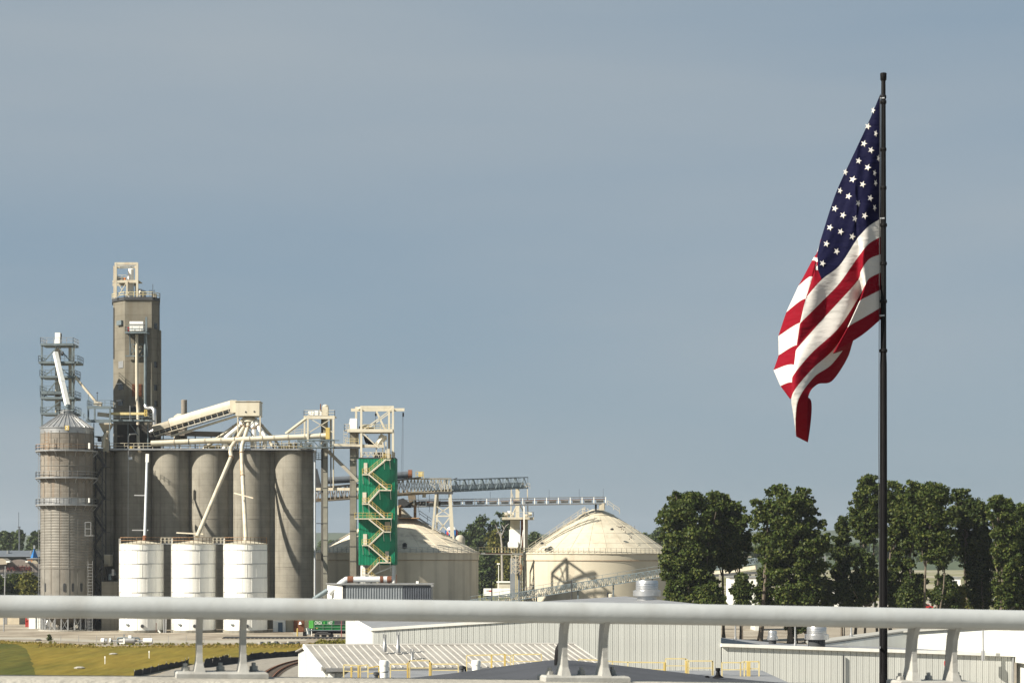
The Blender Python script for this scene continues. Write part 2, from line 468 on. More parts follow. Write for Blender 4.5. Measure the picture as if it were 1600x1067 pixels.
def ridge(name, Y, x0, x1, h, seed, m, depth=300, n=80):
    rnd = random.Random(seed)
    ph = [rnd.uniform(0, 6.28) for _ in range(6)]
    top = []
    for i in range(n + 1):
        t = i / n
        s_ = sum(sin(t * (k + 1) * 5.1 + ph[k]) / (k + 1.3) for k in range(6))
        top.append(h * (0.82 + 0.16 * s_) + rnd.uniform(-1, 1) * h * 0.02)
    mb = MB(); vs_ = []; fs = []
    for i in range(n + 1):
        x = x0 + (x1 - x0) * i / n
        vs_ += [(x, Y - depth, 0.02), (x, Y - depth * 0.35, top[i] * 0.7), (x, Y, top[i]), (x, Y + depth * 0.6, 0.02)]
    for i in range(n):
        a = i * 4; b = a + 4
        fs += [(a+k, b+k, b+k+1, a+k+1) for k in range(3)]
    mb.add(vs_, fs)
    return tag(mb.build(name, m, smooth=True), kind='structure')


ridge('hills', 4500, -2600, 2600, 80, 5, HILLM)
ridge('near_hills', 2300, -1500, 500, 34, 9, HILLM, 200)

# ================================================================== BRIDGE: deck, parapet, rail
RE = Vector((1.12, 0, 0)) ; 
e_ = Vector((4.793, 1.12, 0)).normalized()
n_ = Vector((e_.y, -e_.x, 0))            # towards the carriageway


def rdrop(x):
    def q(t): return 0.2612 + 0.02014 * t + 0.001294 * t * t
    if x > 6: return q(6) + (0.02014 + 2 * 0.001294 * 6) * (x - 6)
    if x < -6: return q(-6) + (0.02014 - 2 * 0.001294 * 6) * (x + 6)
    return q(x)


def rpt(x, n=0.0, dz=0.0):
    return Vector((x, 9.286 + 0.2337 * x, EYE - rdrop(x) + dz)) + n_ * n


def pex(x): return -0.0055 * (max(-5, min(6, x)) + 2.0)      # the concrete falls a little faster than the rail


def sweep(mb, xs, prof, ex=False):
    """prof: closed list of (n, dz)"""
    m = len(prof); base = len(mb.v)
    for x in xs:
        for a, b in prof: mb.v.append(rpt(x, a, b + (pex(x) if ex else 0)))
    for i in range(len(xs) - 1):
        for k in range(m):
            a = base + i*m + k; b = base + i*m + (k+1) % m
            mb.f.append((a, b, b + m, a + m))
    mb.f.append(tuple(base + k for k in range(m)))
    mb.f.append(tuple(base + (len(xs)-1)*m + k for k in reversed(range(m))))
    return mb


xs = [-40 + i * 0.5 for i in range(161)]
mb = MB(); sweep(mb, xs, [(0.24, -1.38), (14.0, -1.38), (14.0, -2.6), (-0.16, -2.6), (-0.16, -1.95), (0.24, -1.95)])
tag(mb.build('bridge_deck', PAVE), kind='structure')
par = thing('bridge_parapet', 'low pale concrete parapet wall under the metal bridge rail', 'parapet', rpt(0, 0, -1.38))
mb = MB(); sweep(mb, [-9 + i * 0.4 for i in range(46)], [(0.24, -1.38), (0.24, -0.335), (0.215, -0.31), (-0.135, -0.31), (-0.16, -0.335), (-0.16, -1.94), (0.23, -1.94)], True)
mb.build('parapet_wall', PAVE, par)
rl = thing('bridge_railing', 'silver round metal rail on paired curved posts along the bridge edge', 'railing', rpt(0, 0, -0.31))
mb = MB(); mb.tube([rpt(-9 + i * 0.25) for i in range(73)], 0.0502, 40)
mb.build('rail', ALU, rl, smooth=True)
mb = MB()
for px in (1085, ):
    pass


def post_mb(x):
    mb = MB()
    front = [(0.012, -0.284), (-0.006, -0.245), (-0.014, -0.20), (-0.013, -0.14), (-0.003, -0.095), (0.016, -0.063), (0.032, -0.036)]
    back = [(0.030, -0.010), (-0.02, -0.010), (-0.056, -0.025), (-0.080, -0.085), (-0.094, -0.15), (-0.102, -0.22), (-0.108, -0.284)]
    prof = front + back
    o = rpt(x)
    lf = 0.0125
    pts = []
    for s_ in (-1, 1):
        for a, b in prof:
            wd = lf * (1 + 0.9 * max(0, (-b - 0.215) / 0.07) ** 2)
            pts.append(o + n_ * a + Vector((0, 0, b * (1 - pex(x) / 0.284) if b < -0.07 else b)) + e_ * (s_ * wd))
    m = len(prof)
    # web as quads between the front and back curves
    fs = []
    for k in range(6):
        fs.append((k, k+1, m-2-k, m-1-k)); fs.append((m+k+1, m+k, m+m-1-k, m+m-2-k))
    for k in range(m):
        fs.append((k, m + k, m + (k+1) % m, (k+1) % m))
    mb.add(pts, fs)
    return mb


def bolt_mb(x, n, e):
    mb = MB(); o = rpt(x, n, -0.283 + pex(x)) + e_ * e
    mb.lathe([(0.024, o.z), (0.024, o.z + 0.004), (0.0195, o.z + 0.0045), (0.0195, o.z + 0.021), (0.016, o.z + 0.0225), (0.0105, o.z + 0.023), (0.0105, o.z + 0.036), (0.009, o.z + 0.038)], o.x, o.y, 6, a0=0.4)
    return mb


def k2x(px):
    k = (px - 800) / F
    return 9.286 * k / (1 - 0.2337 * k)


for a, b in ((-255, -186), (312.5, 381), (884, 947), (1431, 1494), (1960, 2022)):
    xa, xb = k2x(a), k2x(b); xc = (xa + xb) / 2
    o = rpt(xc)
    mb = MB()
    q = [(-0.205, -0.130), (0.205, -0.130), (0.205, 0.045), (-0.205, 0.045)]
    pl = [o + e_ * p + n_ * (s_) for p, s_ in q]
    c = 0.008
    lo_ = [(v.x, v.y, o.z - 0.3095 + pex(xc) + (rdrop(xc) - rdrop(v.x - n_.x * s_))) for v, (p, s_) in zip(pl, q)]
    md = [(v[0], v[1], v[2] + 0.02) for v in lo_]
    hi_ = [o + e_ * (p * 0.965) + n_ * (-0.042 + (s_ + 0.042) * 0.93) for p, s_ in q]
    hi_ = [(h.x, h.y, l_[2] + 0.027) for h, l_ in zip(hi_, lo_)]
    mb.add(lo_ + md + hi_, [(3,2,1,0)] + [(r + i, r + (i+1) % 4, r + 4 + (i+1) % 4, r + 4 + i) for r in (0, 4) for i in range(4)] + [(8,9,10,11)])
    mb.build('base_plate', ALUP, rl)
    for x in (xa, xb): post_mb(x).build('post', ALUP, rl)
    for e, n in ((-0.158, -0.075), (0.0, -0.085), (0.150, -0.075)):
        bolt_mb(xc, n, e).build('bolt', ALUP, rl)

# ================================================================== FLAGPOLE AND FLAG
FY = 58.0
fp = thing('flagpole', 'tall black tapered flagpole with collars and a capped top, in front of the white buildings', 'flagpole', (X(1380.5, FY), FY, 0))
mb = MB()
cx = X(1380.3, FY)
mb.lathe([(M(8.0, FY), 0), (M(7.2, FY), 6), (M(6.2, FY), Z(940, FY)), (M(5.4, FY), Z(570, FY)), (M(4.6, FY), Z(548, FY)), (M(4.3, FY), Z(345, FY)), (M(3.6, FY), Z(160, FY)), (M(3.3, FY), Z(127, FY))], cx, FY, 20)
mb.build('shaft', BLACK, fp, smooth=True)
for py, r in ((548, 6.2), (471, 5.8), (412, 5.6), (352, 5.8), (294, 5.0), (234, 4.8), (160, 4.8), (152, 4.6)):
    r = M(r, FY); z = Z(py, FY); h = M(3.0, FY)
    MB().lathe([(r * 0.8, z - h), (r, z - h * 0.6), (r, z + h * 0.6), (r * 0.8, z + h)], cx, FY, 16).build('collar', BLACK, fp, smooth=True)
MB().lathe([(M(2.6, FY), Z(128, FY)), (M(4.9, FY), Z(125, FY)), (M(5.1, FY), Z(115.5, FY)), (M(4.2, FY), Z(114.5, FY))], cx, FY, 16).build('cap', BLACK, fp, smooth=True)
MB().box(cx - 0.18, cx - 0.12, FY - 0.22, FY - 0.10, Z(1012, FY), Z(1009, FY)).build('cleat', GALVB, fp)
MB().tube([(cx - 0.13, FY - 0.12, Z(1050, FY)), (cx - 0.16, FY - 0.13, Z(700, FY)), (cx - 0.115, FY - 0.1, Z(150, FY))], 0.010, 5).build('halyard', DARKST, fp)

# control net of the cloth: per row (k stripes up from the bottom) image places of 11 columns, then distance towards the viewer
ROWS = {
 13: [(1376,146),(1358,190),(1339,229),(1328,254),(1304,308),(1282.5,372),(1284,372),(1289,378),(1290,378),(1288,374),(1285.5,372)],
 6: [(1376,342),(1357,354),(1342,369),(1336,379),(1312,414.5),(1283.5,437),(1261,464),(1263,463),(1276,442),(1267,432),(1247,447)],
 5: [(1376,370),(1360,379.5),(1347,393),(1338,405),(1312,443),(1282,473),(1252,503),(1255,503),(1270,477),(1257,467),(1229,488)],
 4: [(1376,397.5),(1358,405),(1346,423),(1340,438),(1312,470),(1276,510),(1244.5,545),(1248,546),(1262,516),(1250,504),(1216.5,525)],
 3: [(1376,426),(1358,435),(1351,447),(1343,463),(1310,512),(1270,550),(1239.5,587),(1243,592),(1258,556),(1246,539),(1216,555)],
 2: [(1376,453),(1360,461),(1342,471),(1346,482),(1304,544),(1268,577),(1239,615),(1241,640),(1252,600),(1241,570),(1208.5,578)],
 1: [(1376,480.5),(1352,495),(1324,512),(1338,514),(1302,567),(1271,590),(1246,628),(1245,682),(1256,622),(1239,598),(1220,603)],
 0: [(1376,499),(1346,524),(1302,552),(1328,548),(1301,594),(1277,601),(1262,624),(1262,691),(1268,626),(1238,622),(1235,624)],
}
DEP = {
 13: [0, -.03, -.10, -.14, -.20, -.30, -.38, -.50, -.55, -.58, -.6],
 6: [0, .18, .26, .16, .22, .34, .50, .44, -.05, -.12, -.55],
 5: [0, .20, .30, .16, .20, .36, .52, .46, -.05, -.10, -.60],
 4: [0, .22, .36, .14, .18, .38, .54, .46, -.05, -.10, -.66],
 3: [0, .24, .42, -.10, .25, .66, 1.02, .44, -.05, -.10, -.70],
 2: [0, .28, .50, -.40, .15, .75, 1.28, .40, -.05, -.10, -.70],
 1: [0, .34, .62, -.55, .05, .75, 1.28, .36, -.05, -.10, -.50],
 0: [0, .38, .70, -.62, -.05, .65, 1.10, .20, -.05, -.12, -.35],
}


def mixrow(a, b, t):
    return [((1-t)*p[0]+t*q[0], (1-t)*p[1]+t*q[1]) for p, q in zip(a, b)]


ROWS[10] = mixrow(ROWS[13], ROWS[6], 3/7.0)
for j, p in ((4, (1303, 362)), (5, (1276.5, 402)), (6, (1278, 398)), (7, (1284, 402)), (8, (1286, 402)), (9, (1283, 396)), (10, (1280.5, 391))): ROWS[10][j] = p
DEP[10] = [0, .10, .12, .08, .10, .02, -.10, -.30, -.42, -.45, -.5]
ROWS[7] = mixrow(ROWS[13], ROWS[6], 6/7.0)
for j, p in ((4, (1311, 407)), (5, (1278.5, 422)), (6, (1275, 416)), (7, (1279, 420)), (8, (1280, 418)), (9, (1274, 408)), (10, (1268.5, 407))): ROWS[7][j] = p
DEP[7] = [0, .16, .22, .15, .20, .24, .22, .05, -.22, -.3, -.5]
RK = sorted(ROWS)
NC = 11


def cr(p0, p1, p2, p3, t):
    return 0.5 * ((2*p1) + (-p0+p2)*t + (2*p0-5*p1+4*p2-p3)*t*t + (-p0+3*p1-3*p2+p3)*t*t*t)


def rowpt(k, u):
    R = ROWS[k]; D = DEP[k]
    i = min(int(u), NC - 2); t = u - i
    ids = [max(0, i-1), i, i+1, min(NC-1, i+2)]
    px, py, d = [cr(*[c[j] for j in ids], t) for c in ([r[0] for r in R], [r[1] for r in R], D)]
    return px, py, d


def cloth(u, v):
    """u column 0..10, v stripes 0..13 -> world"""
    for a, b in zip(RK[:-1], RK[1:]):
        if v <= b: break
    t = (v - a) / (b - a)
    p = rowpt(a, u); q = rowpt(b, u)
    px, py, d = [x + (y - x) * t for x, y in zip(p, q)]
    amp = min(1, u / 1.5)
    d += amp * (0.035 * sin(u * 3.1 + v * 0.55 + 0.6) + 0.011 * sin(u * 7.3 - v * 1.1) + 0.008 * sin(u * 3.0 + v * 3.1))
    px += amp * 0.6 * sin(v * 1.7 + u * 2.2)
    Y = FY - d
    return P(px, py, Y)


def flagmat(name, c):
    m = bpy.data.materials.new(name); m.use_nodes = True
    n = m.node_tree; N = n.nodes; l = n.links.new
    b = N['Principled BSDF']; b.inputs['Base Color'].default_value = (*c, 1); b.inputs['Roughness'].default_value = 0.8
    b.inputs['Specular IOR Level'].default_value = 0.08
    t = N.new('ShaderNodeBsdfTranslucent'); t.inputs['Color'].default_value = (*c, 1)
    ms = N.new('ShaderNodeMixShader'); ms.inputs[0].default_value = 0.02
    tcn = N.new('ShaderNodeTexCoord'); wv = N.new('ShaderNodeTexNoise'); wv.inputs['Scale'].default_value = 3.0; wv.inputs['Detail'].default_value = 4
    mpn = N.new('ShaderNodeMapping'); mpn.inputs['Rotation'].default_value = (0, radians(-38), 0); mpn.inputs['Scale'].default_value = (0.5, 1, 2.2)
    bp = N.new('ShaderNodeBump'); bp.inputs['Strength'].default_value = 0.5; bp.inputs['Distance'].default_value = 0.08
    l(tcn.outputs['Object'], mpn.inputs['Vector']); l(mpn.outputs[0], wv.inputs['Vector']); l(wv.outputs['Fac'], bp.inputs['Height']); l(bp.outputs[0], b.inputs['Normal'])
    l(b.outputs[0], ms.inputs[1]); l(t.outputs[0], ms.inputs[2]); l(ms.outputs[0], N['Material Output'].inputs['Surface'])
    return m


FRED = flagmat('flag_red', (0.165, 0.004, 0.012))
FWHT = flagmat('flag_white', (0.47, 0.46, 0.44))
FBLU = flagmat('flag_blue', (0.004, 0.0045, 0.022))
fl = thing('flag', 'red white and blue national flag with stars and stripes drooping from the pole', 'flag', tuple(cloth(0, 13)))
NU, NV = 10, 5           # samples per column / stripe
grid = {}
for i in range((NC-1) * NU + 1):
    for j in range(13 * NV + 1):
        grid[i, j] = cloth(i / NU, j / NV)


def gnorm(i, j):
    a = grid[min(i+1, (NC-1)*NU), j] - grid[max(i-1, 0), j]
    b = grid[i, min(j+1, 13*NV)] - grid[i, max(j-1, 0)]
    n = a.cross(b)
    return n.normalized() if n.length > 1e-9 else Vector((0, -1, 0))


def patch(name, i0, i1, j0, j1, m):
    mb = MB(); w_ = i1 - i0 + 1; nn = []
    for j in range(j0, j1 + 1):
        for i in range(i0, i1 + 1):
            mb.v.append(grid[i, j]); nn.append(gnorm(i, j))
    for j in range(j1 - j0):
        for i in range(i1 - i0):
            a = j * w_ + i
            mb.f.append((a, a+1, a+1+w_, a+w_))
    o = mb.build(name, m, fl, smooth=True)
    try: o.data.normals_split_custom_set_from_vertices([tuple(n) for n in nn])
    except Exception: pass
    return o


ce = 5 * NU
for k in range(13):
    m = FRED if k % 2 == 0 else FWHT
    patch('stripe', ce if k >= 6 else 0, (NC-1)*NU, k*NV, (k+1)*NV, m)
patch('canton', 0, ce, 6*NV, 13*NV, FBLU)
stars = [(615,277),(587,360),(627,397),(567,450),(603,484),(640,525),(538,540),(587,574),(470,598),(620,602),(510,636),(560,662),(625,654),(442,695),(487,724),
         (598,733),(535,760),(620,783),(416,788),(458,822),(570,825),(518,840),(390,887),(445,908),(505,933),(371,971),(424,1010)]
stars = [(1180 + a*0.3, 90 + b*0.3) for a, b in stars] + [(1285, 412)]
cand = {(i, j): g for (i, j), g in grid.items() if i <= ce and j >= 6*NV}
random.seed(3)
for sx, sy in stars:
    best = min(cand, key=lambda ij: (X(sx, cand[ij].y) - cand[ij].x)**2 + (Z(sy, cand[ij].y) - cand[ij].z)**2)
    i, j = best; n = gnorm(i, j)
    if n.y > 0: n = -n
    c = P(sx, sy, cand[best].y) + n * 0.02
    c.y = cand[best].y - 0.02
    a = (grid[min(i+1, ce), j] - grid[max(i-1, 0), j]).normalized()
    # star's own up: the hoist direction in the cloth's plane
    b = n.cross(a).normalized()
    if b.z < 0: b = -b
    a = b.cross(n).normalized()
    rot = radians(22) + random.uniform(-0.12, 0.12)
    sqz = 0.55 if sx > 1362 else (0.7 if sx < 1322 and sy < 320 else 0.88)
    vs_ = [c]
    hoist = Vector((cos(rot), 0, -sin(rot))); upv = Vector((sin(rot), 0, cos(rot)))
    def onp(p):      # lay the point on the cloth's tangent plane
        d = p - c
        d.y = -(n.x*d.x + n.z*d.z) / n.y if abs(n.y) > 0.25 else 0
        return c + d
    for q in range(10):
        r = M(5.9, FY) if q % 2 == 0 else M(2.35, FY)
        th = radians(90) + q * pi / 5
        vs_.append(onp(c + Vector((1, 0, 0)) * (r * cos(th - rot) * sqz) + Vector((0, 0, 1)) * (r * sin(th - rot))))
    MB().add(vs_, [(0, 1 + q, 1 + (q+1) % 10) for q in range(10)]).build('star', FWHT, fl)
for v in (0.3, 6.0, 12.7):
    p = cloth(0, v); MB().tube([p + Vector((-0.03, -0.03, 0)), p + Vector((0.10, -0.08, 0))], 0.03, 6).build('snap_hook', GALVB, fl)


# ================================================================== FRONT BUILDINGS
UA = math.atan(0.1353)
u = Vector((cos(UA), sin(UA), 0)); w_ = Vector((-sin(UA), cos(UA), 0))
A_ = Vector((-13.25, 190, 0)); LB = 34.0; DB = 50.0
B_ = A_ + u * LB
EV = 7.92; SLP = 0.0585
zz = lambda p, z: (p.x, p.y, z)
lb = thing('long_metal_building', 'long white metal building with vertical wall sheets under a low grey roof', 'building', (A_.x, A_.y, 0))
MB().extr([A_ + u*.1 + w_*.12, B_ + w_*.12, B_ + w_*.12 + Vector((0,0,EV + SLP*LB - .05)), A_ + u*.1 + w_*.12 + Vector((0,0,EV - .05))], w_ * (DB - .2)).build('wall', WALLW, lb)


def panels(parent, A, u_, L_, za, zb, z0, n, m, d=0.05, name='wall_panel', out=None):
    """n raised wall sheets along u_ from A; the top edge runs from za to zb. Equal heights share one mesh."""
    nr = out or Vector((u_.y, -u_.x, 0))
    pw = L_ / n; rot = math.atan2(u_.y, u_.x); pl_ = Vector(parent.location); src = None
    prof = [(0.012, 0.0), (0.03, -d), (pw*0.31, -d), (pw*0.35, -d*0.5), (pw*0.39, -d), (pw*0.63, -d), (pw*0.67, -d*0.5), (pw*0.71, -d), (pw - 0.03, -d), (pw - 0.012, 0.0)]
    for i in range(n):
        loc = A + u_ * (i * pw) + nr * 0.01 + Vector((0, 0, z0)) - pl_
        if src is None or za != zb:
            h = [za + (zb - za) * (i * pw + x) / L_ - z0 for x, y in prof]; k = len(prof)
            mb = MB(); mb.add([(x, y, 0) for x, y in prof] + [(x, y, hh_) for (x, y), hh_ in zip(prof, h)], [(q, q+1, k+q+1, k+q) for q in range(k-1)] + [tuple(range(k, 2*k))])
            src = mb.build(name, m); src.parent = parent; src.location = loc; src.rotation_euler = (0, 0, rot)
        else: inst(src, name, parent, loc, rot)


panels(lb, A_ + w_*.06, u, LB, EV - .05, EV + SLP*LB - .05, 2.0, 60, WALLW)
panels(lb, A_ + w_*DB, -w_, DB - .05, EV - .06, EV - .06, 2.0, 30, WALLW)
r0, r1 = A_ - u*.10 - w_*.08, B_ + u*.10 - w_*.08
MB().extr([zz(r0, EV), zz(r1, EV + SLP*(LB+.2)), zz(r1, EV + SLP*(LB+.2) + .13), zz(r0, EV + .13)], w_ * (DB + .2)).build('roof', ROOFG, lb)
MB().beam(Vector(zz(r0 + w_*.03, EV + .06)), Vector(zz(r1 + w_*.03, EV + SLP*(LB+.2) + .06)), .12, .26).build('rake_trim', WHITE, lb)
MB().beam(Vector(zz(r0 - u*.06, EV + .06)), Vector(zz(r0 - u*.06 + w_*(DB+.2), EV + .06)), .12, .24).build('eave_trim', WHITE, lb)


def turbine(name, label, px, py0, py1, Y, wpx, group=None, dark_base=True):
    """round galvanised roof ventilator: neck, wide skirt, drum, cap"""
    cx = X(px, Y); z0 = Z(py1, Y); z1 = Z(py0, Y); h = z1 - z0; r = M(wpx / 2, Y)
    t = thing(name, label, 'roof vent', (cx, Y, z0), group)
    MB().lathe([(r*.70, z0 - .5), (r*.70, z0 + h*.30)], cx, Y, 24).build('neck', DARKST if dark_base else GALVB, t, smooth=True)
    MB().lathe([(r*.72, z0 + h*.30), (r, z0 + h*.34), (r, z0 + h*.56), (r*.82, z0 + h*.60)], cx, Y, 28).build('skirt', GALVB, t, smooth=True)
    MB().lathe([(r*.80, z0 + h*.60), (r*.80, z0 + h*.93), (r*.74, z0 + h)], cx, Y, 28).build('drum', GALVB, t, smooth=True)
    for k in range(3):
        z = z0 + h * (.66 + .1 * k)
        MB().lathe([(r*.81, z - .02), (r*.835, z), (r*.81, z + .02)], cx, Y, 24, cap=False).build('hoop', GALVB, t)
    return t


tv = turbine('roof_ventilator', 'large silver round roof vent standing alone above the rail near the right storage dome', 1011, 906.5, 943, 226, 44, dark_base=False)
# stub vents on the wall side of the long building
for px, p0, p1, lab in ((601, 990, 1008, 'short grey forked vent pipe nearest the corner of the long white building'),
                        (622, 986, 1010, 'taller grey forked vent pipe at the wall of the long white building'),
                        (644, 1013, 1034, 'grey forked vent pipe through the ribbed white roof')):
    Y = 157 if px != 644 else 155
    t = thing('vent_pipe', lab, 'vent pipe', (X(px, Y), Y, Z(p1, Y) - .4), 'forked vent pipes')
    MB().lathe([(M(3.4, Y), Z(p1, Y) - .5), (M(3.4, Y), Z(p1 - 1.5, Y)), (M(2.3, Y), Z(p1 - 3, Y)), (M(2.3, Y), Z(p0 + 5, Y))], X(px, Y), Y, 12).build('pipe', GALV, t, smooth=True)
    MB().box(X(px-2.8, Y), X(px-0.8, Y), Y-.1, Y+.1, Z(p0+6, Y), Z(p0, Y)).box(X(px+1.0, Y), X(px+2.8, Y), Y-.1, Y+.1, Z(p0+6, Y), Z(p0+1, Y)).build('fork', GALV, t)

# wing: lower, its roof falling gently to the right
W0 = B_ + u*.06; LW = 29.8; WZ0, WZ1 = 6.38, 5.19
wz = lambda s: WZ0 + (WZ1 - WZ0) * s / LW
C_ = W0 + u * LW
wg = thing('metal_wing_building', 'white metal building wing with a gently falling roof edge, behind the flagpole', 'building', (W0.x, W0.y, 0))
far = [(0, 33), (1.6, 33), (9.2, 9), (19, 12), (29.6, 1.5)]
ring = [W0 + w_*.1] + [W0 + u*s + w_*d for s, d in far] + [C_ + w_*.1]
MB().prism([(p.x, p.y) for p in reversed(ring)], 0, 4.6).build('wall', WALLW, wg)
panels(wg, W0, u, LW, WZ0 - .22, WZ1 - .22, 0.5, 46, WALLW)
MB().extr([zz(W0 + w_*.12, 0), zz(C_ + w_*.12, 0), zz(C_ + w_*.12, WZ1 - .25), zz(W0 + w_*.12, WZ0 - .25)], w_ * .3).build('front_wall', WALLW, wg)
sfun = lambda p: (p - W0).dot(u)
top = [Vector(zz(p, wz(sfun(p)) - .06)) for p in ring]
MB().extr(top, (0, 0, -.14)).build('roof', ROOFG, wg)
MB().beam(Vector(zz(W0 - w_*.12 - u*.1, WZ0 - .08)), Vector(zz(C_ - w_*.12 + u*.25, WZ1 - .08)), .42, .30).build('roof_edge_trim', WHITE, wg)
MB().tube([zz(W0 + u*12.2 - w_*.25, .5), zz(W0 + u*12.2 - w_*.25, 5.2)], 0.085, 8).build('downpipe', DARKST, wg)
MB().tube([zz(C_ - u*.15 - w_*.2, .5), zz(C_ - u*.15 - w_*.2, 4.9)], 0.10, 8).build('downpipe', GALV, wg)
wr_ = thing('white_roofed_building', 'broad white roofed building rising behind the right part of the wing', 'building', (45, 208, 0))
pz = lambda x: 5.80 + .118 * (x - 31.0)
ringw = [(30.6, 205.2), (41, 208.6), (49.6, 199.6), (50.6, 188), (82, 190), (82, 219), (31.2, 211.5)]
MB().extr([(x, y, pz(x)) for x, y in ringw], (0, 0, .16)).build('roof', ROOFM, wr_)
MB().extr([(x + (.4 if x < 60 else -.4), y + .2, pz(x) - .02) for x, y in ringw], (0, 0, -3.6)).build('wall', WALLW, wr_)
an = C_ + u*.7 - w_*2
anx = thing('small_annex', 'low white annex at the right end of the wing, cut by the photograph edge', 'building', (an.x, an.y, 0))
MB().extr([zz(an, 0), zz(an + u*9, 0), zz(an + u*9, 3.4), zz(an, 4.5)], w_ * 3).build('wall', WALLW, anx)
MB().beam(Vector(zz(an - w_*.1 - u*.2, 4.62)), Vector(zz(an + u*9.2 - w_*.1, 3.52)), .5, .2).build('roof_edge', WHITE, anx)

turbine('roof_ventilator', 'wide silver roof vent on a dark curb, left of the flagpole on the wing roof', 1276, 977, 1009, 200, 38)
turbine('roof_ventilator', 'small silver roof vent with a black base on the wing roof', 1207, 985, 1006.5, 203, 17)
for px, p0, p1, Y, lab in ((1149, 972, 1000, 210, 'thin metal stack at the left end of the wing roof'), (1242.5, 974, 1009, 199, 'thin metal stack between the two roof vents'),
                           (1330, 974, 994, 209, 'thin metal stack just right of the wide roof vent'), (1536, 980, 1019, 197, 'thin metal stack on the wing roof at far right, past the rail posts')):
    t = thing('thin_stack', lab, 'stack', (X(px, Y), Y, Z(p1, Y) - .6), 'thin roof stacks')
    MB().lathe([(M(2.5, Y), Z(p1, Y)-.8), (M(2.5, Y), Z(p1 - 2, Y)), (M(1.4, Y), Z(p1 - 6, Y)), (M(1.2, Y), Z(p0, Y))], X(px, Y), Y, 10).build('pipe', GALV, t, smooth=True)
    MB().lathe([(M(3.2, Y), Z(p1, Y)-.8), (M(3.0, Y), Z(p1 - 3, Y))], X(px, Y), Y, 10).build('boot', GALVB, t)

# low building with the ribbed roof
R0, R1 = P(481, 1010, 160), P(893, 1007.5, 162)
E0, E2 = P(508, 1043, 152), P(935, 1042, 154)
K0 = P(466, 1018, 168); K1 = R1 + (K0 - R0)
rb = thing('ribbed_roof_building', 'low white metal building with a weathered ribbed roof, in front of the long building', 'building', (E0.x, E0.y, 0))
mb = MB()
g0 = lambda p, z=0: Vector((p.x, p.y, z))
sft = (E0 - R0) * 0.03
mb.add([g0(E0), g0(E2), g0(K1), g0(K0), E0 - Vector((0,0,.1)), E2 - Vector((0,0,.1)), K1 - Vector((0,0,.1)), K0 - Vector((0,0,.1)), R0 - Vector((0,0,.1)), R1 - Vector((0,0,.1))],
       [(3,2,1,0),(0,1,5,4),(2,3,7,6),(1,2,6,9,5),(3,0,4,8,7)])
mb.build('wall', WALLW, rb)
panels(rb, g0(E0) + Vector((.5, -.02, 0)), (g0(E2) - g0(E0)).normalized(), (g0(E2) - g0(E0)).length - .6, E0.z - .4, E0.z - .4, 1.0, 22, WALLW)
ov = (E0 - R0).normalized() * 0.5
oa = Vector((-0.25, 0, 0))
MB().extr([R0 + oa, R1 - oa, E2 + ov - oa, E0 + ov + oa], (0, 0, .10)).build('roof', ROOFW, rb)
MB().extr([R1 - oa, R0 + oa, K0 + oa, K1 - oa], (0, 0, .09)).build('roof', ROOFW, rb)
nrib = 41
src = None
sl_ = (E0 + ov) - R0
for i in range(nrib):
    p = R0 + oa*.8 + (R1 - R0 - oa*1.6) * (i / (nrib - 1)) + Vector((0, 0, .11))
    if src is None:
        src = MB().beam(p, p + sl_, 0.085, 0.07).build('rib', ROOFR, rb); p0 = p
    else: inst(src, 'rib', rb, p - p0)
MB().beam(R0 + oa + Vector((0,0,.15)), R1 - oa + Vector((0,0,.15)), 0.4, 0.12).build('ridge_cap', ROOFR, rb)
MB().beam(R0 + oa*1.4 + Vector((0,0,.05)), E0 + ov + oa*1.4 + Vector((0,0,.05)), 0.12, 0.34).build('barge_board', WHITE, rb)
MB().beam(E0 + ov + Vector((0,-.1,-.04)), E2 + ov + Vector((0,-.1,-.04)), 0.24, 0.26).build('gutter', GALV, rb)
MB().beam(E0 + ov*.3 + Vector((0.45,0,-.4)), E0 + ov*.3 + Vector((0.45, 0,-5)), 0.5, 0.3).build('downpipe', WHITE, rb)

# walkway roof with yellow guard rails
PZ = 6.55
pf = thing('flat_roof_building', 'flat grey roof carrying the yellow guard rails, in front of the ribbed roof', 'building', (0, 139, 0))
mb = MB(); mb.box(X(520, 132), X(1235, 132), 131.5, 147, 0, PZ); mb.build('roof_block', ROOFG, pf)
def yrail(label, pts, Y, gates=(), m=YELP, h=1.05):
    p0 = pts[0]
    t = thing('guard_rail', label, 'guard rail', (X(p0[0], Y), Y, PZ), 'yellow guard rails on the flat roof')
    for (a, za), (b, zb) in zip(pts[:-1], pts[1:]):
        A = P(a, za, Y); B = P(b, zb, Y)
        MB().beam(A, B, 0.085).build('top_rail', m, t)
        if (za + zb) / 2 < 1036:
            MB().beam(A - Vector((0,0,.5)), B - Vector((0,0,.5)), 0.06).build('mid_rail', m, t)
        else:
            MB().beam(A - Vector((0,0,.42)), B - Vector((0,0,.42)), 0.06).build('mid_rail', m, t)
    for a, za in pts:
        A = P(a, za, Y); MB().beam(A, Vector((A.x, A.y, PZ)), 0.085).build('post', m, t)
    for a, za in gates:
        A = P(a, za, Y); MB().beam(A, Vector((A.x, A.y, PZ)), 0.13).build('post', YEL, t)
    return t
yrail('yellow rail section at the left, beside the white capped pipe', [(537, 1038), (563, 1039.5), (575, 1038)], 136, ((549, 1041), (560, 1040)))
yrail('short darker yellow rail between the left section and the white capped pipe', [(575, 1043), (592, 1040)], 138, m=YEL)
yrail('yellow rail with a gate and thick post right of the white capped pipe', [(610, 1037), (637, 1037), (640, 1031.5), (671, 1031.5), (674, 1037), (716, 1037)], 137, ((637, 1035), (672, 1034)))
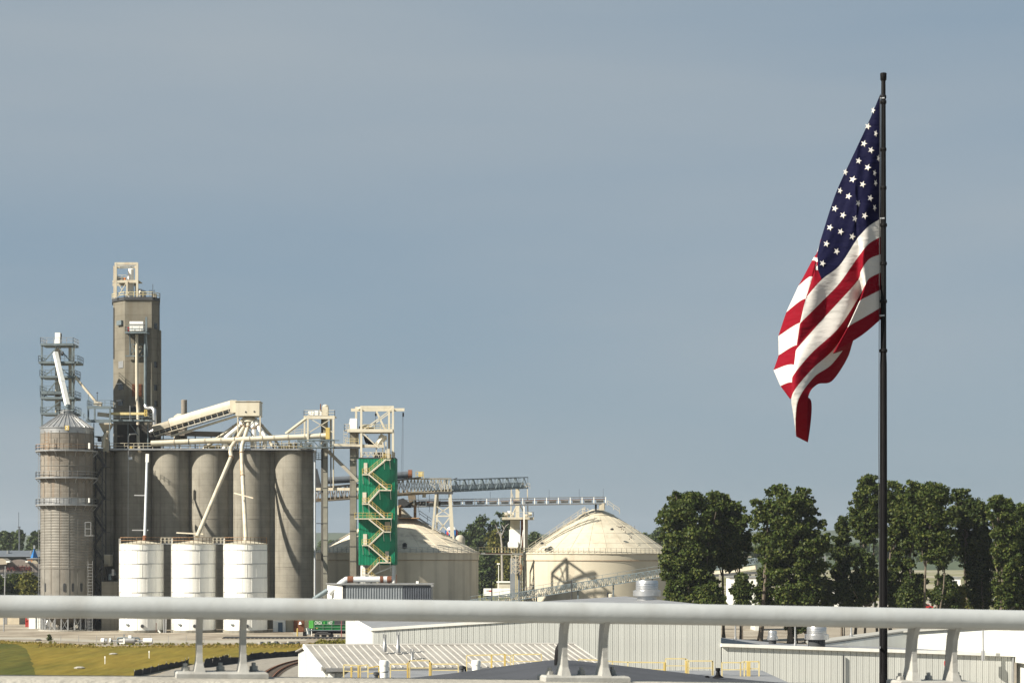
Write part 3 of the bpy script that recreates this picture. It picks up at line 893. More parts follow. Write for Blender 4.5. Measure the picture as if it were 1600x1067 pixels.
yrail('yellow rail climbing past the second white pipe in front of the ribbed roof', [(729, 1023.5), (768, 1022.5), (788, 1021.5), (798, 1024), (802, 1022), (846, 1021.5)], 144, ((789, 1022), (768, 1023)))
yrail('yellow rail in front of the long white wall, right of the middle rail posts', [(904, 1029.5), (938, 1031), (957, 1033), (981, 1034), (1038, 1034.5)], 141)
yrail('yellow gated rail before the middle of the long white wall', [(1040, 1028.5), (1071, 1028.5), (1076, 1032), (1113, 1032), (1114, 1034)], 141, ((1038, 1034), (1073, 1032)))
yrail('yellow rail with double posts at the right end of the flat roof', [(1128, 1034.5), (1157, 1034.5), (1163, 1033), (1186, 1033)], 140, ((1168, 1033), (1171, 1033)))
for px, p0, p1, wd, Y, lab in ((600, 1031, 1058, 14.5, 134, 'white capped pipe strapped between the yellow rails'), (744, 1030.5, 1048, 14, 138, 'second white pipe, beside the dark roof slope')):
    t = thing('white_pipe', lab, 'pipe', (X(px, Y), Y, PZ), 'white capped pipes')
    r = M(wd/2, Y)
    MB().lathe([(r*.92, PZ - .05), (r*.92, Z(p0 + 7, Y))], X(px, Y), Y, 18).build('pipe', WHITE, t, smooth=True)
    MB().lathe([(r, Z(p0 + 8, Y)), (r*1.04, Z(p0 + 3, Y)), (r*.9, Z(p0 + .4, Y)), (r*.2, Z(p0, Y))], X(px, Y), Y, 18).build('cap', WHITE, t, smooth=True)
    MB().lathe([(r*.96, Z(p0 + 18.5, Y)), (r*.99, Z(p0 + 18, Y)), (r*.96, Z(p0 + 17.4, Y))], X(px, Y), Y, 18, cap=False).build('strap', DARKST, t)
for px, py, Y, lab in ((588, 1053, 134, 'small black gooseneck beside the white capped pipe'), (722, 1043, 139, 'small black valve left of the second white pipe')):
    t = thing('valve', lab, 'valve', (X(px, Y), Y, PZ))
    MB().lathe([(.12, PZ), (.12, Z(py + 2, Y)), (.2, Z(py + 1, Y)), (.2, Z(py - 3, Y)), (.08, Z(py - 4, Y))], X(px, Y), Y, 12).build('body', DARKST, t, smooth=True)
    MB().tube([(X(px, Y), Y, Z(py - 1, Y)), (X(px + 5, Y), Y, Z(py - 1, Y)), (X(px + 6, Y), Y, PZ)], .08, 8).build('arm', BLACK, t, smooth=True)
t = thing('hydrant', 'red topped standpipe seen between the two posts at right', 'standpipe', (X(1481, 120), 120, 0))
Y = 120
MB().lathe([(.16, 0), (.16, Z(1056, Y)), (.09, Z(1054, Y)), (.14, Z(1050, Y)), (.09, Z(1046, Y))], X(1481, Y), Y, 12).build('pipe', RUSTR, t, smooth=True)
MB().lathe([(.10, Z(1047, Y)), (.17, Z(1044, Y)), (.17, Z(1039, Y)), (.05, Z(1037, Y))], X(1481, Y), Y, 12).build('flange', GALV, t, smooth=True)
MB().tube([(X(1476, Y), Y, Z(1036, Y)), (X(1485, Y), Y, Z(1036, Y))], .17, 10).tube([(X(1480, Y), Y, Z(1039, Y)), (X(1480, Y), Y, Z(1032, Y))], .13, 8).build('red_valve', REDP, t, smooth=True)

# dark roof just below the bridge
dk = thing('dark_roofed_building', 'building with a broad dark grey roof just below the bridge', 'building', (X(870, 110), 110, 0))
mb = MB(); prof = []
for px, py in ((590, 1064), (700, 1052), (760, 1044), (820, 1035.5), (850, 1031.5), (874, 1030), (900, 1031.5), (960, 1038), (1040, 1047.5), (1110, 1055.5), (1180, 1062.5), (1260, 1069)):
    prof.append(P(px, py, 105))
poly = prof + [Vector((prof[-1].x, 105, prof[-1].z - .6)), Vector((prof[0].x, 105, prof[0].z - .6))]
MB().extr(poly, (0, -28, 0)).build('roof', DARKROOF, dk)
MB().box(prof[0].x + .5, prof[-1].x - .5, 78, 104.5, 0, prof[0].z - .62).build('wall', TAUPE, dk)
t = thing('black_vent_hood', 'tall black curved vent hood on the crest of the dark roof', 'vent', (X(872, 100), 100, Z(1036, 100)))
MB().tube([P(871, 1064, 100), P(870.5, 1030, 100), P(872, 1014, 100), P(876, 1005, 100), P(882, 1003, 100)], [.14, .15, .15, .13, .10], 10).build('hood', BLACK, t, smooth=True)
for px, py, lab in ((1122, 1052, 'black capped vent near the right end of the dark roof'), (1105, 1056, 'low black box on the dark roof slope')):
    Y = 103; t = thing('roof_fitting', lab, 'roof fitting', (X(px, Y), Y, Z(py, Y)))
    if px == 1122: MB().lathe([(.32, Z(py+6, Y)), (.12, Z(py+2, Y)), (.09, Z(py-4, Y)), (.12, Z(py-5, Y)), (.12, Z(py-9, Y))], X(px, Y), Y, 12).build('pipe', BLACK, t, smooth=True)
    else: MB().box(X(px-3, Y), X(px+3, Y), Y-.2, Y+.2, Z(py+5, Y), Z(py, Y)).box(X(px-2, Y), X(px+2, Y), Y-.1, Y+.1, Z(py, Y), Z(py-1, Y)).build('box', BLACK, t)


# ================================================================== GRAIN PLANT
# --- six concrete silos and their deck
SY = 410.0
STOP = Z(704, SY - 4)
cents = [146, 209, 268.5, 329, 394, 459]
silo_lab = ['concrete silo at the left end, in the shade behind the stair tower', 'concrete silo below the headhouse tower, behind the leftmost white tank',
            'third concrete silo from the left, above the gap between two white tanks', 'concrete silo behind the middle white tank, crossed by a slanting white pipe',
            'concrete silo behind the right white tank, with a white pipe down its face', 'concrete silo at the right end of the row, fully in view with slanting shadows']
for i, px in enumerate(cents):
    t = thing('concrete_silo', silo_lab[i], 'silo', (X(px, SY), SY, 0), 'row of concrete silos')
    r = 4.08
    nz_ = 40
    MB().lathe([(r, 0), (r, STOP * .25), (r, STOP * .5), (r, STOP * .75), (r, STOP - 0.02)], X(px, SY), SY, 64).build('shell', CONC, t, smooth=True)
    if i < 5:
        xa, xb = X(px, SY) + r * .80, X(cents[i+1], SY) - r * .80
        MB().box(xa, xb, SY - 1.2, SY + 1.2, 0, STOP - .03).build('web_wall', CONC, t)
    for k, hh in enumerate((.35, .62)):
        z = STOP * hh
        MB().lathe([(r + .002, z - .06), (r + .05, z - .05), (r + .05, z + .05), (r + .002, z + .06)], X(px, SY), SY, 64, cap=False).build('joint_band', CONC, t)
dk_ = thing('silo_deck', 'dark roof slab with a white railing along the tops of the concrete silos', 'roof deck', (X(320, SY), SY, STOP))
xa, xb = X(114, SY), X(491, SY)
MB().box(xa, xb, SY - 4.5, SY + 5, STOP, STOP + .35).build('slab', DARKST, dk_)
MB().box(xa - .1, xb + .1, SY - 4.62, SY - 4.48, STOP + .1, STOP + .42).build('edge_beam', GALV, dk_)
MB().rail([(xa, SY - 4.45, STOP + .35), (xb, SY - 4.45, STOP + .35)], 1.15, .09, 1.9).build('railing', CREAM, dk_)
MB().rail([(xa, SY + 4.8, STOP + .35), (xb, SY + 4.8, STOP + .35)], 1.15, .09, 1.9).build('railing', CREAM, dk_)

# clutter on the deck
for k, (px, m, wd, hh, lab) in enumerate(((168, YEL, 1.1, .7, 'yellow hatch box on the silo deck left of the headhouse'), (204, YEL, .9, .6, 'yellow hatch box on the silo deck under the headhouse'),
        (322, YEL, .7, .8, 'yellow hatch box on the deck, left of a pair'), (331, YEL, 1.2, .7, 'wider yellow hatch box on the deck near the distributor pipes'),
        (341, YEL, .8, .8, 'yellow hatch box on the deck beside the first distributor pipe'))):
    t = thing('hatch_box', lab, 'hatch', (X(px, SY), SY - 3, STOP + .35), 'yellow hatch boxes on the silo deck')
    x = X(px, SY - 3)
    MB().box(x - wd/2, x + wd/2, SY - 3.5, SY - 2.6, STOP + .35, STOP + .35 + hh).build('box', m, t)
    MB().box(x - wd/2 - .06, x + wd/2 + .06, SY - 3.56, SY - 2.54, STOP + .35 + hh, STOP + .42 + hh).build('lid', m, t)

# --- headhouse tower
HY = 413.0
hh = thing('headhouse_tower', 'tall square concrete headhouse tower with chamfered sides above the silos', 'tower', (X(212, 418), 418, 0))
ZT = Z(469, HY)
pl = [(X(177, 416.2), 416.2), (X(195, HY), HY), (X(237, HY), HY), (X(248.2, 415.4), 415.4), (X(248.2, 421.5), 421.5), (X(238, 424), 424), (X(195, 424), 424), (X(177, 421), 421)]
MB().prism(pl, STOP + .4, ZT).build('shaft', CONC_T, hh)
cx_ = sum(p[0] for p in pl) / 8; cy_ = sum(p[1] for p in pl) / 8
big = [(cx_ + (x - cx_) * 1.05, cy_ + (y - cy_) * 1.05) for x, y in pl]
MB().prism(big, ZT + .003, ZT + .65).build('roof_slab', DARKST, hh)
MB().rail([(x, y, ZT + .65) for x, y in [big[0], big[1], big[2], big[3], big[4]]], 1.0, .1, 2.2).build('roof_railing', YELP, hh)
MB().box(X(238, 416), X(244, 416), 415.5, 417, ZT + .65, ZT + 1.7).build('roof_box', CREAM, hh)
MB().box(X(245.8, 414.6), X(250.3, 414.6), 414.9, 415.9, STOP + .5, Z(516, 415)).build('corner_buttress', CONC_T, hh)
def ffront(px0, px1, y0, y1, name, m, d=.12, Y=HY):
    return MB().box(X(px0, Y), X(px1, Y), Y - d, Y + .1, Z(y1, Y), Z(y0, Y)).build(name, m, hh)
# window frames and door handles are sub-parts
ffront(206.5, 221.5, 600, 619.5, 'louvre_panel', RUST); ffront(205, 212.5, 636, 647, 'door', DARKST)
for k in range(5): MB().box(X(206.7, HY), X(221.3, HY), HY - .2, HY - .1, Z(602.5 + 3.6*k, HY), Z(601 + 3.6*k, HY)).build('louvre_slat', RUST, hh)
cn = (Vector((pl[1][0], pl[1][1], 0)) - Vector((pl[0][0], pl[0][1], 0))); cu_ = cn.normalized(); cnr = Vector((cu_.y, -cu_.x, 0))
def onch(f0, f1, y0, y1, name, m, d=.12):
    a = Vector((pl[0][0], pl[0][1], 0)) + cn * f0 - cnr * .05; b = Vector((pl[0][0], pl[0][1], 0)) + cn * f1 - cnr * .05
    q = [a, b, b + cnr * (d + .05), a + cnr * (d + .05)]
    return MB().prism([(p.x, p.y) for p in q], Z(y1, 415), Z(y0, 415)).build(name, m, hh)
onch(.45, .86, 502, 509, 'vent_hood', BLUEST, .5)
onch(.48, .88, 565, 575.5, 'louvre', GALV, .1)
onch(.44, .86, 601, 609.5, 'window', GLASS, .06); onch(.42, .86, 599.5, 601, 'window_hood', GALV, .45)
onch(.44, .84, 627, 634, 'window', GLASS, .06); onch(.42, .84, 625.5, 627, 'window_hood', GALV, .45)
onch(.04, .10, 480, 560, 'cable_tray', DARKST, .15)
rn = (Vector((*pl[3], 0)) - Vector((*pl[2], 0))); ru = rn.normalized(); rnr = Vector((ru.y, -ru.x, 0))
for y0 in (505, 565, 601, 626):
    a = Vector((*pl[2], 0)) + rn * .35; b = Vector((*pl[2], 0)) + rn * .75
    q = [a - rnr*.05, b - rnr*.05, b + rnr * .07, a + rnr * .07]
    wn_ = MB().prism([(p.x, p.y) for p in q], Z(y0 + 9, 414), Z(y0, 414)).build('window', GLASS, hh)
    mid = a.lerp(b, .5) + rnr * .09
    MB().beam((mid.x, mid.y, Z(y0 + 9, 414)), (mid.x, mid.y, Z(y0, 414)), .07).build('frame', DARKST, wn_)
lx = X(249, 417)
mb = MB()
for yy in (416.6, 417.2): mb.beam((lx, yy, Z(560, 417)), (lx, yy, ZT + 1), .08)
for k in range(28): mb.beam((lx, 416.6, Z(560, 417) + k * .5), (lx, 417.2, Z(560, 417) + k * .5), .06)
mb.build('ladder', DARKST, hh)
# --- frame and leg head on the tower roof
tf = thing('rooftop_frame', 'cream steel frame round a white elevator head on the headhouse roof', 'steel frame', (X(197, 416), 416, ZT + .65))
z0, z1, zm = ZT + .65, Z(411, 414.5), Z(440.5, 414.5)
mb = MB()
for px, Y in ((181, 414.2), (214.5, 414.2), (179, 419), (213, 419)):
    MB().beam((X(px, Y), Y, z0), (X(px, Y), Y, z1), .42).build('post', CREAM, tf)
for Y in (414.2, 419):
    MB().beam((X(180, Y), Y, z1 - .2), (X(215, Y), Y, z1 - .2), .35, .55).build('top_beam', CREAM, tf)
    MB().beam((X(176, Y), Y, zm), (X(215, Y), Y, zm), .35, .5).build('mid_beam', CREAM, tf)
for px in (180, 214): MB().beam((X(px, 414.2), 414.2, z1 - .15), (X(px, 419), 419, z1 - .15), .3, .4).build('cross_beam', CREAM, tf)
MB().box(X(178, 414), X(216, 414), 414.3, 419, zm + .25, zm + .36).build('platform', CREAM, tf)
MB().beam((X(198.5, 414), 414, z0), (X(198.5, 414), 414, zm), .36).build('post', CREAM, tf)
MB().beam((X(184, 414), 414, z0 + .2), (X(197, 414), 414, zm - .3), .14).beam((X(184, 414), 414.1, zm - .3), (X(197, 414), 414.1, z0 + .2), .14).build('brace', CREAM, tf)
MB().beam((X(190, 416.5), 415, z1 - .9), (X(207, 416.5), 418, z1 - .3), .4, .5).build('hoist_beam', WHITE, tf)
MB().rail([(X(177, 414), 414.2, zm + .36), (X(197, 414), 414.2, zm + .36)], 1.0, .08, 1).build('railing', CREAM, tf)
mb = MB(); x = X(204.5, 416.5)
mb.box(x - .55, x + .55, 416, 417.2, ZT + .65, Z(439, 416.5)); mb.build('leg_casing', WHITE, tf)
MB().lathe([(.55, Z(439, 416)), (.72, Z(436, 416)), (.62, Z(428, 416)), (.66, Z(424, 416)), (.66, Z(421, 416)), (.4, Z(419.5, 416))], x, 416.5, 12).build('leg_head', WHITE, tf, smooth=True)
MB().box(X(183, 416), X(187, 416), 415.5, 416.4, zm + .4, zm + 1.3).box(X(188.5, 416), X(193, 416), 415.6, 416.4, zm + .4, zm + 1.2).build('motor', DARKST, tf)
MB().box(X(194, 416), X(197.4, 416), 415.5, 416.2, zm + .4, zm + 1.1).build('orange_guard', mat('orange_paint', (.65, .2, .05)), tf)
MB().beam((x, 416.6, Z(417, 416)), (x, 416.6, z1 - .4), .12).build('hoist_hook', DARKST, tf)
t = thing('dust_filter', 'small grey cylinder filter on the headhouse roof right of the frame', 'filter', (X(222, 415.5), 415.5, ZT + .65))
MB().lathe([(.75, ZT + .65), (.75, Z(459, 415)), (.9, Z(458.5, 415)), (.75, Z(454, 415)), (.2, Z(452.5, 415))], X(222.5, 415.5), 415.5, 16).build('drum', GALV, t, smooth=True)
MB().box(X(216, 415), X(221, 415), 415, 415.7, Z(453.5, 415), Z(451.5, 415)).build('inlet_duct', GALV, t)
t = thing('antenna_mast', 'thin forked antenna mast on the headhouse roof', 'antenna', (X(238.5, 415), 415, ZT + .65))
mb = MB()
mb.beam((X(238.8, 415), 415, ZT + .65), (X(238.8, 415), 415, Z(444, 415)), .09)
for px in (234, 236.3, 241): mb.beam((X(px, 415), 415, Z(470, 415)), (X(px, 415), 415, Z(453, 415)), .07)
mb.beam((X(233, 415), 415, Z(454, 415)), (X(242, 415), 415, Z(454, 415)), .07)
mb.build('mast', DARKST, t)

# --- platform on the tower face
wp = thing('wall_platform', 'bracketed steel platform with a white air unit high on the headhouse front', 'platform', (X(214, 412), HY, Z(520, 412)))
zp = Z(519, 411)
MB().box(X(196, 411), X(231, 411), 410.2, 412.9, zp - .3, zp).build('floor', BLUEST, wp)
MB().box(X(203, 411), X(224, 411), 410.6, 412.3, zp + .25, Z(502.5, 411)).build('air_unit', WHITE, wp)
MB().box(X(202, 411), X(225, 411), 410.5, 412.4, Z(508, 411), Z(506.5, 411)).build('unit_lip', GALV, wp)
MB().box(X(227.2, 410.3), X(230, 410.3), 410.1, 410.5, zp, Z(496, 411)).build('post', BLUEST, wp)
MB().rail([(X(196.5, 411), 412.8, zp), (X(196.5, 411), 410.3, zp), (X(229.5, 411), 410.3, zp)], 1.1, .08, 1.3).build('railing', BLUEST, wp)
MB().box(X(199.8, 411), X(202, 411), 410.6, 411, zp, zp + 1).build('red_box', REDP, wp)
mb = MB(); zb = Z(556, 412)
for px in (203, 229):
    mb.beam((X(px, 411), 410.5, zp - .3), (X(px, 411), 412.4, zb), .2)
for px in (203, 215, 216, 229): mb.beam((X(px, 412.4), 412.4, zp - .3), (X(px, 412.4), 412.4, zb), .2)
for a, b in ((203, 215), (216, 229)):
    mb.beam((X(a, 412), 412.4, Z(538, 412)), (X(b, 412), 412.4, Z(538, 412)), .14)
    mb.beam((X(a, 412), 412.4, Z(538, 412)), (X(b, 412), 412.4, zb), .14); mb.beam((X(b, 412), 412.4, Z(538, 412)), (X(a, 412), 412.4, zb), .14)
mb.beam((X(195.5, 412), 412.3, zb), (X(231, 412), 412.3, zb), .25)
mb.build('bracket_frame', BLUEST, wp)
t = thing('cream_downpipe', 'cream pipe running down the headhouse front from the bracketed platform', 'pipe', (X(214, 412), 412, STOP))
MB().tube([(X(214, 412), 411.8, Z(523, 412)), (X(214.3, 412), 411.8, Z(622, 412)), (X(216, 411.4), 411.2, Z(640, 412)), (X(215.5, 409), 409, Z(688, 411)), (X(219, 406), 405.6, Z(706, 407))], .34, 10).build('pipe', CREAM, t, smooth=True)
t = thing('blue_downpipe', 'blue grey pipe down the headhouse front ending in a silver swan neck', 'pipe', (X(227, 412), 412, STOP))
MB().tube([(X(227.2, 412), 411.9, zp), (X(227.2, 412), 411.9, Z(634, 412))], .30, 10).build('pipe', BLUEST, t, smooth=True)
MB().tube([(X(227.2, 412), 411.9, Z(633.5, 412)), (X(228.5, 411.5), 411.5, Z(638, 412)), (X(233, 410.6), 410.6, Z(638.5, 412)), (X(238, 410), 410, Z(638.5, 412)), (X(241, 409.6), 409.6, Z(642, 412)),
           (X(241, 409.5), 409.5, Z(648, 412)), (X(242, 409.5), 409.5, Z(668, 412)), (X(240, 409.5), 409.5, Z(674, 412)), (X(234, 409.5), 409.5, Z(677, 412))], .42, 10).build('swan_neck', GALVB, t, smooth=True)
t = thing('thin_vent_pipe', 'thin vent pipe on the right side of the headhouse front', 'pipe', (X(235.5, 412), 412, Z(640, 412)))
MB().tube([(X(235.5, 412), 412.6, Z(643, 412)), (X(235.5, 412), 412.6, Z(592, 412))], .17, 8).build('pipe', CREAM, t)

# --- near-black box standing in for the shaded void under the headhouse
t = thing('dark_void_box', 'near-black box standing for the shaded void under the headhouse, with steel legs', 'gallery', (X(210, 408), 408, STOP + .35))
MB().box(X(182, 409), X(238, 409), 409.6, 412.5, STOP + .36, Z(663, 409)).build('shell', mat('void_shade_brown', (.03, .027, .023)), t)
mb = MB()
for px in (200, 231): mb.beam((X(px, 407), 407, STOP + .35), (X(px, 407), 407, Z(660, 407)), .2)
mb.beam((X(203, 407), 407, Z(662, 407)), (X(216, 407), 407, Z(680, 407)), .18)
mb.build('legs', BLUEST, t)
MB().tube([(X(200.5, 406.5), 406.5, Z(703, 406)), (X(200.5, 406.5), 406.5, Z(682, 406)), (X(203, 406.5), 406.5, Z(678, 406)), (X(213, 406.5), 406.5, Z(677.5, 406))], .16, 8).build('conduit', GALV, t, smooth=True)
t = thing('catwalk', 'blue grey catwalk crossing in front of the headhouse to the transfer frame', 'catwalk', (X(188, 406), 406, Z(658, 406)))
zc = Z(658.5, 406)
MB().box(X(136, 406), X(240, 406), 404.6, 407.4, zc, zc + .3).build('floor', BLUEST, t)
MB().beam((X(172, 405), 404.5, Z(646.5, 405)), (X(229, 405), 404.5, Z(646.5, 405)), .45, .5).build('conveyor_trough', YELP, t)
MB().rail([(X(172, 405), 404.4, zc + .3), (X(240, 405), 404.4, zc + .3)], 1.1, .09, 2.4).build('railing', BLUEST, t)
MB().beam((X(204, 405), 404.3, zc), (X(204, 405), 404.3, Z(634, 405)), .12).build('lamp_post', GALV, t)
t = thing('number_sign', 'yellow sign on the catwalk in front of the headhouse', 'sign', (X(227.5, 404), 404.1, Z(645, 404)))
MB().box(X(225.3, 404), X(229.8, 404), 404.05, 404.15, Z(650, 404), Z(640, 404)).build('board', YEL, t)
for k, c in enumerate('2 2'.split()): text('number', c, .62, BLACK, t, (X(227.5, 404), 404.03, Z(642.6 + 4.8*k, 404)), .01)

# --- transfer frame with hopper, left of the headhouse
t = thing('transfer_tower', 'dark blue steel transfer frame with railings and a hopper left of the headhouse', 'steel frame', (X(155, 406), 406, Z(690, 406)))
mb = MB()
for px in (138, 148, 172):
    for Y in (403.5, 408): mb.beam((X(px, Y), Y, Z(660, Y)), (X(px, Y), Y, Z(636, Y)), .3)
for py in (636.5, 658):
    for Y in (403.5, 408): mb.beam((X(136, Y), Y, Z(py, Y)), (X(174, Y), Y, Z(py, Y)), .35, .55)
    for px in (137, 173): mb.beam((X(px, 403.5), 403.5, Z(py, 404)), (X(px, 408), 408, Z(py, 408)), .3)
mb.build('frame', BLUEST, t)
MB().box(X(136.5, 404), X(174, 404), 403.5, 408, Z(636, 404), Z(635.2, 404)).build('floor', BLUEST, t)
MB().rail([(X(137, 404), 408, Z(635, 404)), (X(137, 404), 403.5, Z(635, 404)), (X(174, 404), 403.5, Z(635, 404)), (X(174, 404), 408, Z(635, 404))], 1.2, .08, 1.1).build('railing', BLUEST, t)
MB().beam((X(152, 405), 405, Z(635, 404)), (X(152, 405), 405, Z(615, 404)), .1).build('lamp_post', DARKST, t)
MB().lathe([(.05, Z(615, 405)), (.22, Z(614, 405)), (.05, Z(612.5, 405))], X(152, 405), 405, 8).build('lamp', DARKST, t)
x = X(166, 405.5)
mb = MB(); mb.lathe([(.75, Z(706, 405)), (.62, Z(680, 405)), (.62, Z(676, 405)), (1.75, Z(663, 405)), (1.75, Z(661, 405))], x, 405.5, 4, a0=pi/4); mb.build('hopper', CREAM, t)
MB().tube([(X(170, 405), 405, Z(672, 405)), (X(163, 404), 404, Z(682, 405)), (X(161, 404), 404, Z(700, 405))], .4, 8).build('side_spout', CREAM, t, smooth=True)
MB().beam((X(153, 405), 405, Z(647, 405)), (X(172, 405), 405, Z(649, 405)), 1.0, .8).build('trough', CREAM, t)
MB().beam((X(148, 405), 404.5, Z(630, 405)), (X(160, 405), 404.5, Z(632, 405)), 1.0, .8).build('inlet', CREAM, t)
for px in (147.5, 172): MB().beam((X(px, 404), 403.5, Z(661, 404)), (X(px, 404), 403.5, STOP), .16).build('leg', BLUEST, t)
MB().box(X(149, 406), X(160, 406), 405, 408, Z(683, 406), Z(681.5, 406)).build('lower_floor', BLUEST, t)
MB().box(X(154, 406), X(159, 406), 405, 406, Z(690, 406), Z(682.5, 406)).build('motor_box', DARKST, t)

# --- elevator lattice tower behind the steel bin
TY0, TY1 = 405.6, 410.0
lt = thing('lattice_tower', 'blue grey steel lattice tower with platforms and two cream elevator legs, behind the steel bin', 'tower', (X(90, 404), 404, 0))
mb = MB()
for px in (65.5, 113.5):
    for Y in (TY0, TY1):
        MB().beam((X(px, Y), Y, 0), (X(px, Y), Y, Z(538, Y)), .34).build('post', BLUEST, lt)
lv = [(540, 64, 115), (568, 61, 122.5), (590.5, 63, 118), (615, 63.5, 102), (623.5, 64, 118.5), (648, 64, 119)]
for k, (py, a, b) in enumerate(lv):
    MB().box(X(a, TY0), X(b, TY0), TY0 - .5, TY1 + .3, Z(py, TY0), Z(py, TY0) + .42).build('platform', BLUEST, lt)
    MB().rail([(X(a, TY0), TY1 + .3, Z(py, TY0) + .42), (X(a, TY0), TY0 - .5, Z(py, TY0) + .42), (X(b, TY0), TY0 - .5, Z(py, TY0) + .42), (X(b, TY0), TY1 + .3, Z(py, TY0) + .42)], 1.15, .08, 1.3).build('railing', BLUEST if k else GALV, lt)
ys = [540, 568, 590.5, 623.5, 648, 690, 735]
for k in range(len(ys) - 1):
    m = MB()
    for Y in (TY0, TY1):
        if k in (0,):
            m.beam((X(66, Y), Y, Z(568, Y)), (X(90, Y), Y, Z(541, Y)), .2); m.beam((X(113, Y), Y, Z(568, Y)), (X(90, Y), Y, Z(541, Y)), .2)
        else:
            m.beam((X(66, Y), Y, Z(ys[k+1], Y)), (X(90 if k < 3 else 96, Y), Y, Z(ys[k] + 2, Y)), .2)
            m.beam((X(113, Y), Y, Z(ys[k+1], Y)), (X(90 if k < 3 else 96, Y), Y, Z(ys[k] + 2, Y)), .2)
    m.build('brace', BLUEST, lt)
for px, wd in ((83.5, 7.0), (105, 7.4)):
    MB().box(X(px - wd/2, 404), X(px + wd/2, 404), 407.3, 408.6, Z(760, 404), Z(540, 404)).build('leg_casing', CREAM, lt)
MB().box(X(79.5, 404), X(88.5, 404), 407.1, 408.8, Z(539, 404), Z(528, 404)).box(X(80.2, 404), X(88.5, 404), 407.2, 408.7, Z(528, 404), Z(517, 404)).build('leg_head', WHITE, lt)
MB().tube([(X(89, 408), 407.8, Z(525.5, 408)), (X(96, 408), 407.8, Z(525.5, 408))], [.3, .62], 10).build('motor', DARKST, lt)
MB().beam((X(93, 408), 407.8, Z(538, 408)), (X(93, 408), 407.8, Z(526, 408)), .22).build('motor_stand', DARKST, lt)
MB().tube([(X(96, 405), 405, Z(552, 405)), (X(99, 405), 405, Z(552.5, 405))], .42, 8).build('pulley', DARKST, lt)
mb = MB()
for k in range(4):
    za, zb_ = ys[k+1], ys[k]
    mb.beam((X(112, 404.8), 404.8, Z(za, 405)), (X(118, 404.8), 404.8, Z(zb_, 405)), .12)
mb.build('ladder_stringer', BLUEST, lt)
t = thing('bin_spout', 'white square chute slanting from the lattice tower down to the steel bin roof', 'chute', tuple(P(87, 551, 405)))
MB().beam(P(86.5, 551, 405.2), P(105.5, 633, 400.4), .82).build('chute', WHITE, t)
MB().beam(P(96, 592, 402.8), P(97.2, 597, 402.5), .9).build('joint', WHITE, t)
MB().lathe([(.42, Z(643, 395)), (.42, Z(634, 395)), (.6, Z(633, 395)), (.6, Z(630, 395))], X(106, 400), 400, 10).build('valve', BLUEST, t)
t = thing('transfer_spout', 'thin cream chute slanting from the lattice tower to the transfer frame', 'chute', tuple(P(114, 585, 403)))
MB().beam(P(113.5, 584, 406), P(150, 628, 405), .42).build('chute', CREAM, t)
MB().beam(P(138.5, 616, 404), P(138.5, 634, 404), .12).build('prop', BLUEST, t)

# --- the steel bin
SBY = 400.3; cxb = X(104.5, SBY); rb_ = M(40.3, SBY)
sb = thing('steel_bin', 'tall stained round steel bin on legs with a ribbed cone roof and ring walkways', 'silo', (cxb, SBY, 0))
z = lambda py: Z(py, SBY - rb_)
def shell(y0, y1, m, step=None, name='shell_ring', r=rb_, amp=.03):
    mb = MB(); zz0, zz1 = z(y1), z(y0)
    prof = []
    if step:
        n = max(1, int((zz1 - zz0) / step))
        for k in range(n):
            a = zz0 + (zz1 - zz0) * k / n; b = zz0 + (zz1 - zz0) * (k + 1) / n
            prof += [(r - amp, a + .001), (r + amp, a + (b-a)*.25), (r + amp, a + (b-a)*.75), (r - amp, b - .001)]
    else: prof = [(r, zz0 + .001), (r, zz1 - .001)]
    mb.lathe(prof, cxb, SBY, 72, cap=False)
    return mb.build(name, m, sb, smooth=not step)
shell(667, 676, GALV); shell(676, 703, STAIN, .95, amp=.012); shell(703, 745, STAIN, .95, amp=.012); shell(745, 777, STAIN, .95, amp=.012); shell(777, 788, GALV, .95, amp=.012); shell(788, 888, BINGREY, .55); shell(888, 936, BINGREY, None); shell(936, 966, BINGREY, None)
for py in (676, 727, 777, 888):
    MB().lathe([(rb_, z(py) - .09), (rb_ + .07, z(py) - .06), (rb_ + .07, z(py) + .06), (rb_, z(py) + .09)], cxb, SBY, 64, cap=False).build('ring_seam', BINGREY, sb)
for k in range(18):
    a = 2 * pi * k / 18 + .11; x, y = cxb + (rb_ + .05) * cos(a), SBY + (rb_ + .05) * sin(a)
    if y < SBY + 1: MB().beam((x, y, z(966)), (x, y, z(672)), .05).build('stiffener', BINGREY, sb)
nr = 30; zr0, zr1 = Z(666.5, SBY - rb_), Z(645, SBY)
MB().lathe([(rb_ * 1.035, zr0 - .12), (rb_ * 1.035, zr0), (.95, zr1)], cxb, SBY, 60).build('roof', GALV, sb, smooth=False)
for k in range(nr):
    a = 2 * pi * k / nr
    MB().beam((cxb + rb_*1.035*cos(a), SBY + rb_*1.035*sin(a), zr0 + .05), (cxb + .95*cos(a), SBY + .95*sin(a), zr1 + .05), .12, .16).build('roof_rib', GALV, sb)
MB().lathe([(1.35, zr1 - .3), (1.35, zr1 + .35), (1.2, zr1 + .45), (.5, zr1 + .7)], cxb, SBY, 24).build('roof_collar', GALV, sb, smooth=True)
MB().rail([P(120, 647, 397.5), P(131, 654, 397), P(142, 664.5, 396.5)], 1.0, .08, 1.2).build('roof_stair_rail', BLUEST, sb)
MB().ringrail(cxb, SBY, 2.0, zr1 - .4, 1.1, .08, 12).build('collar_railing', BLUEST, sb)
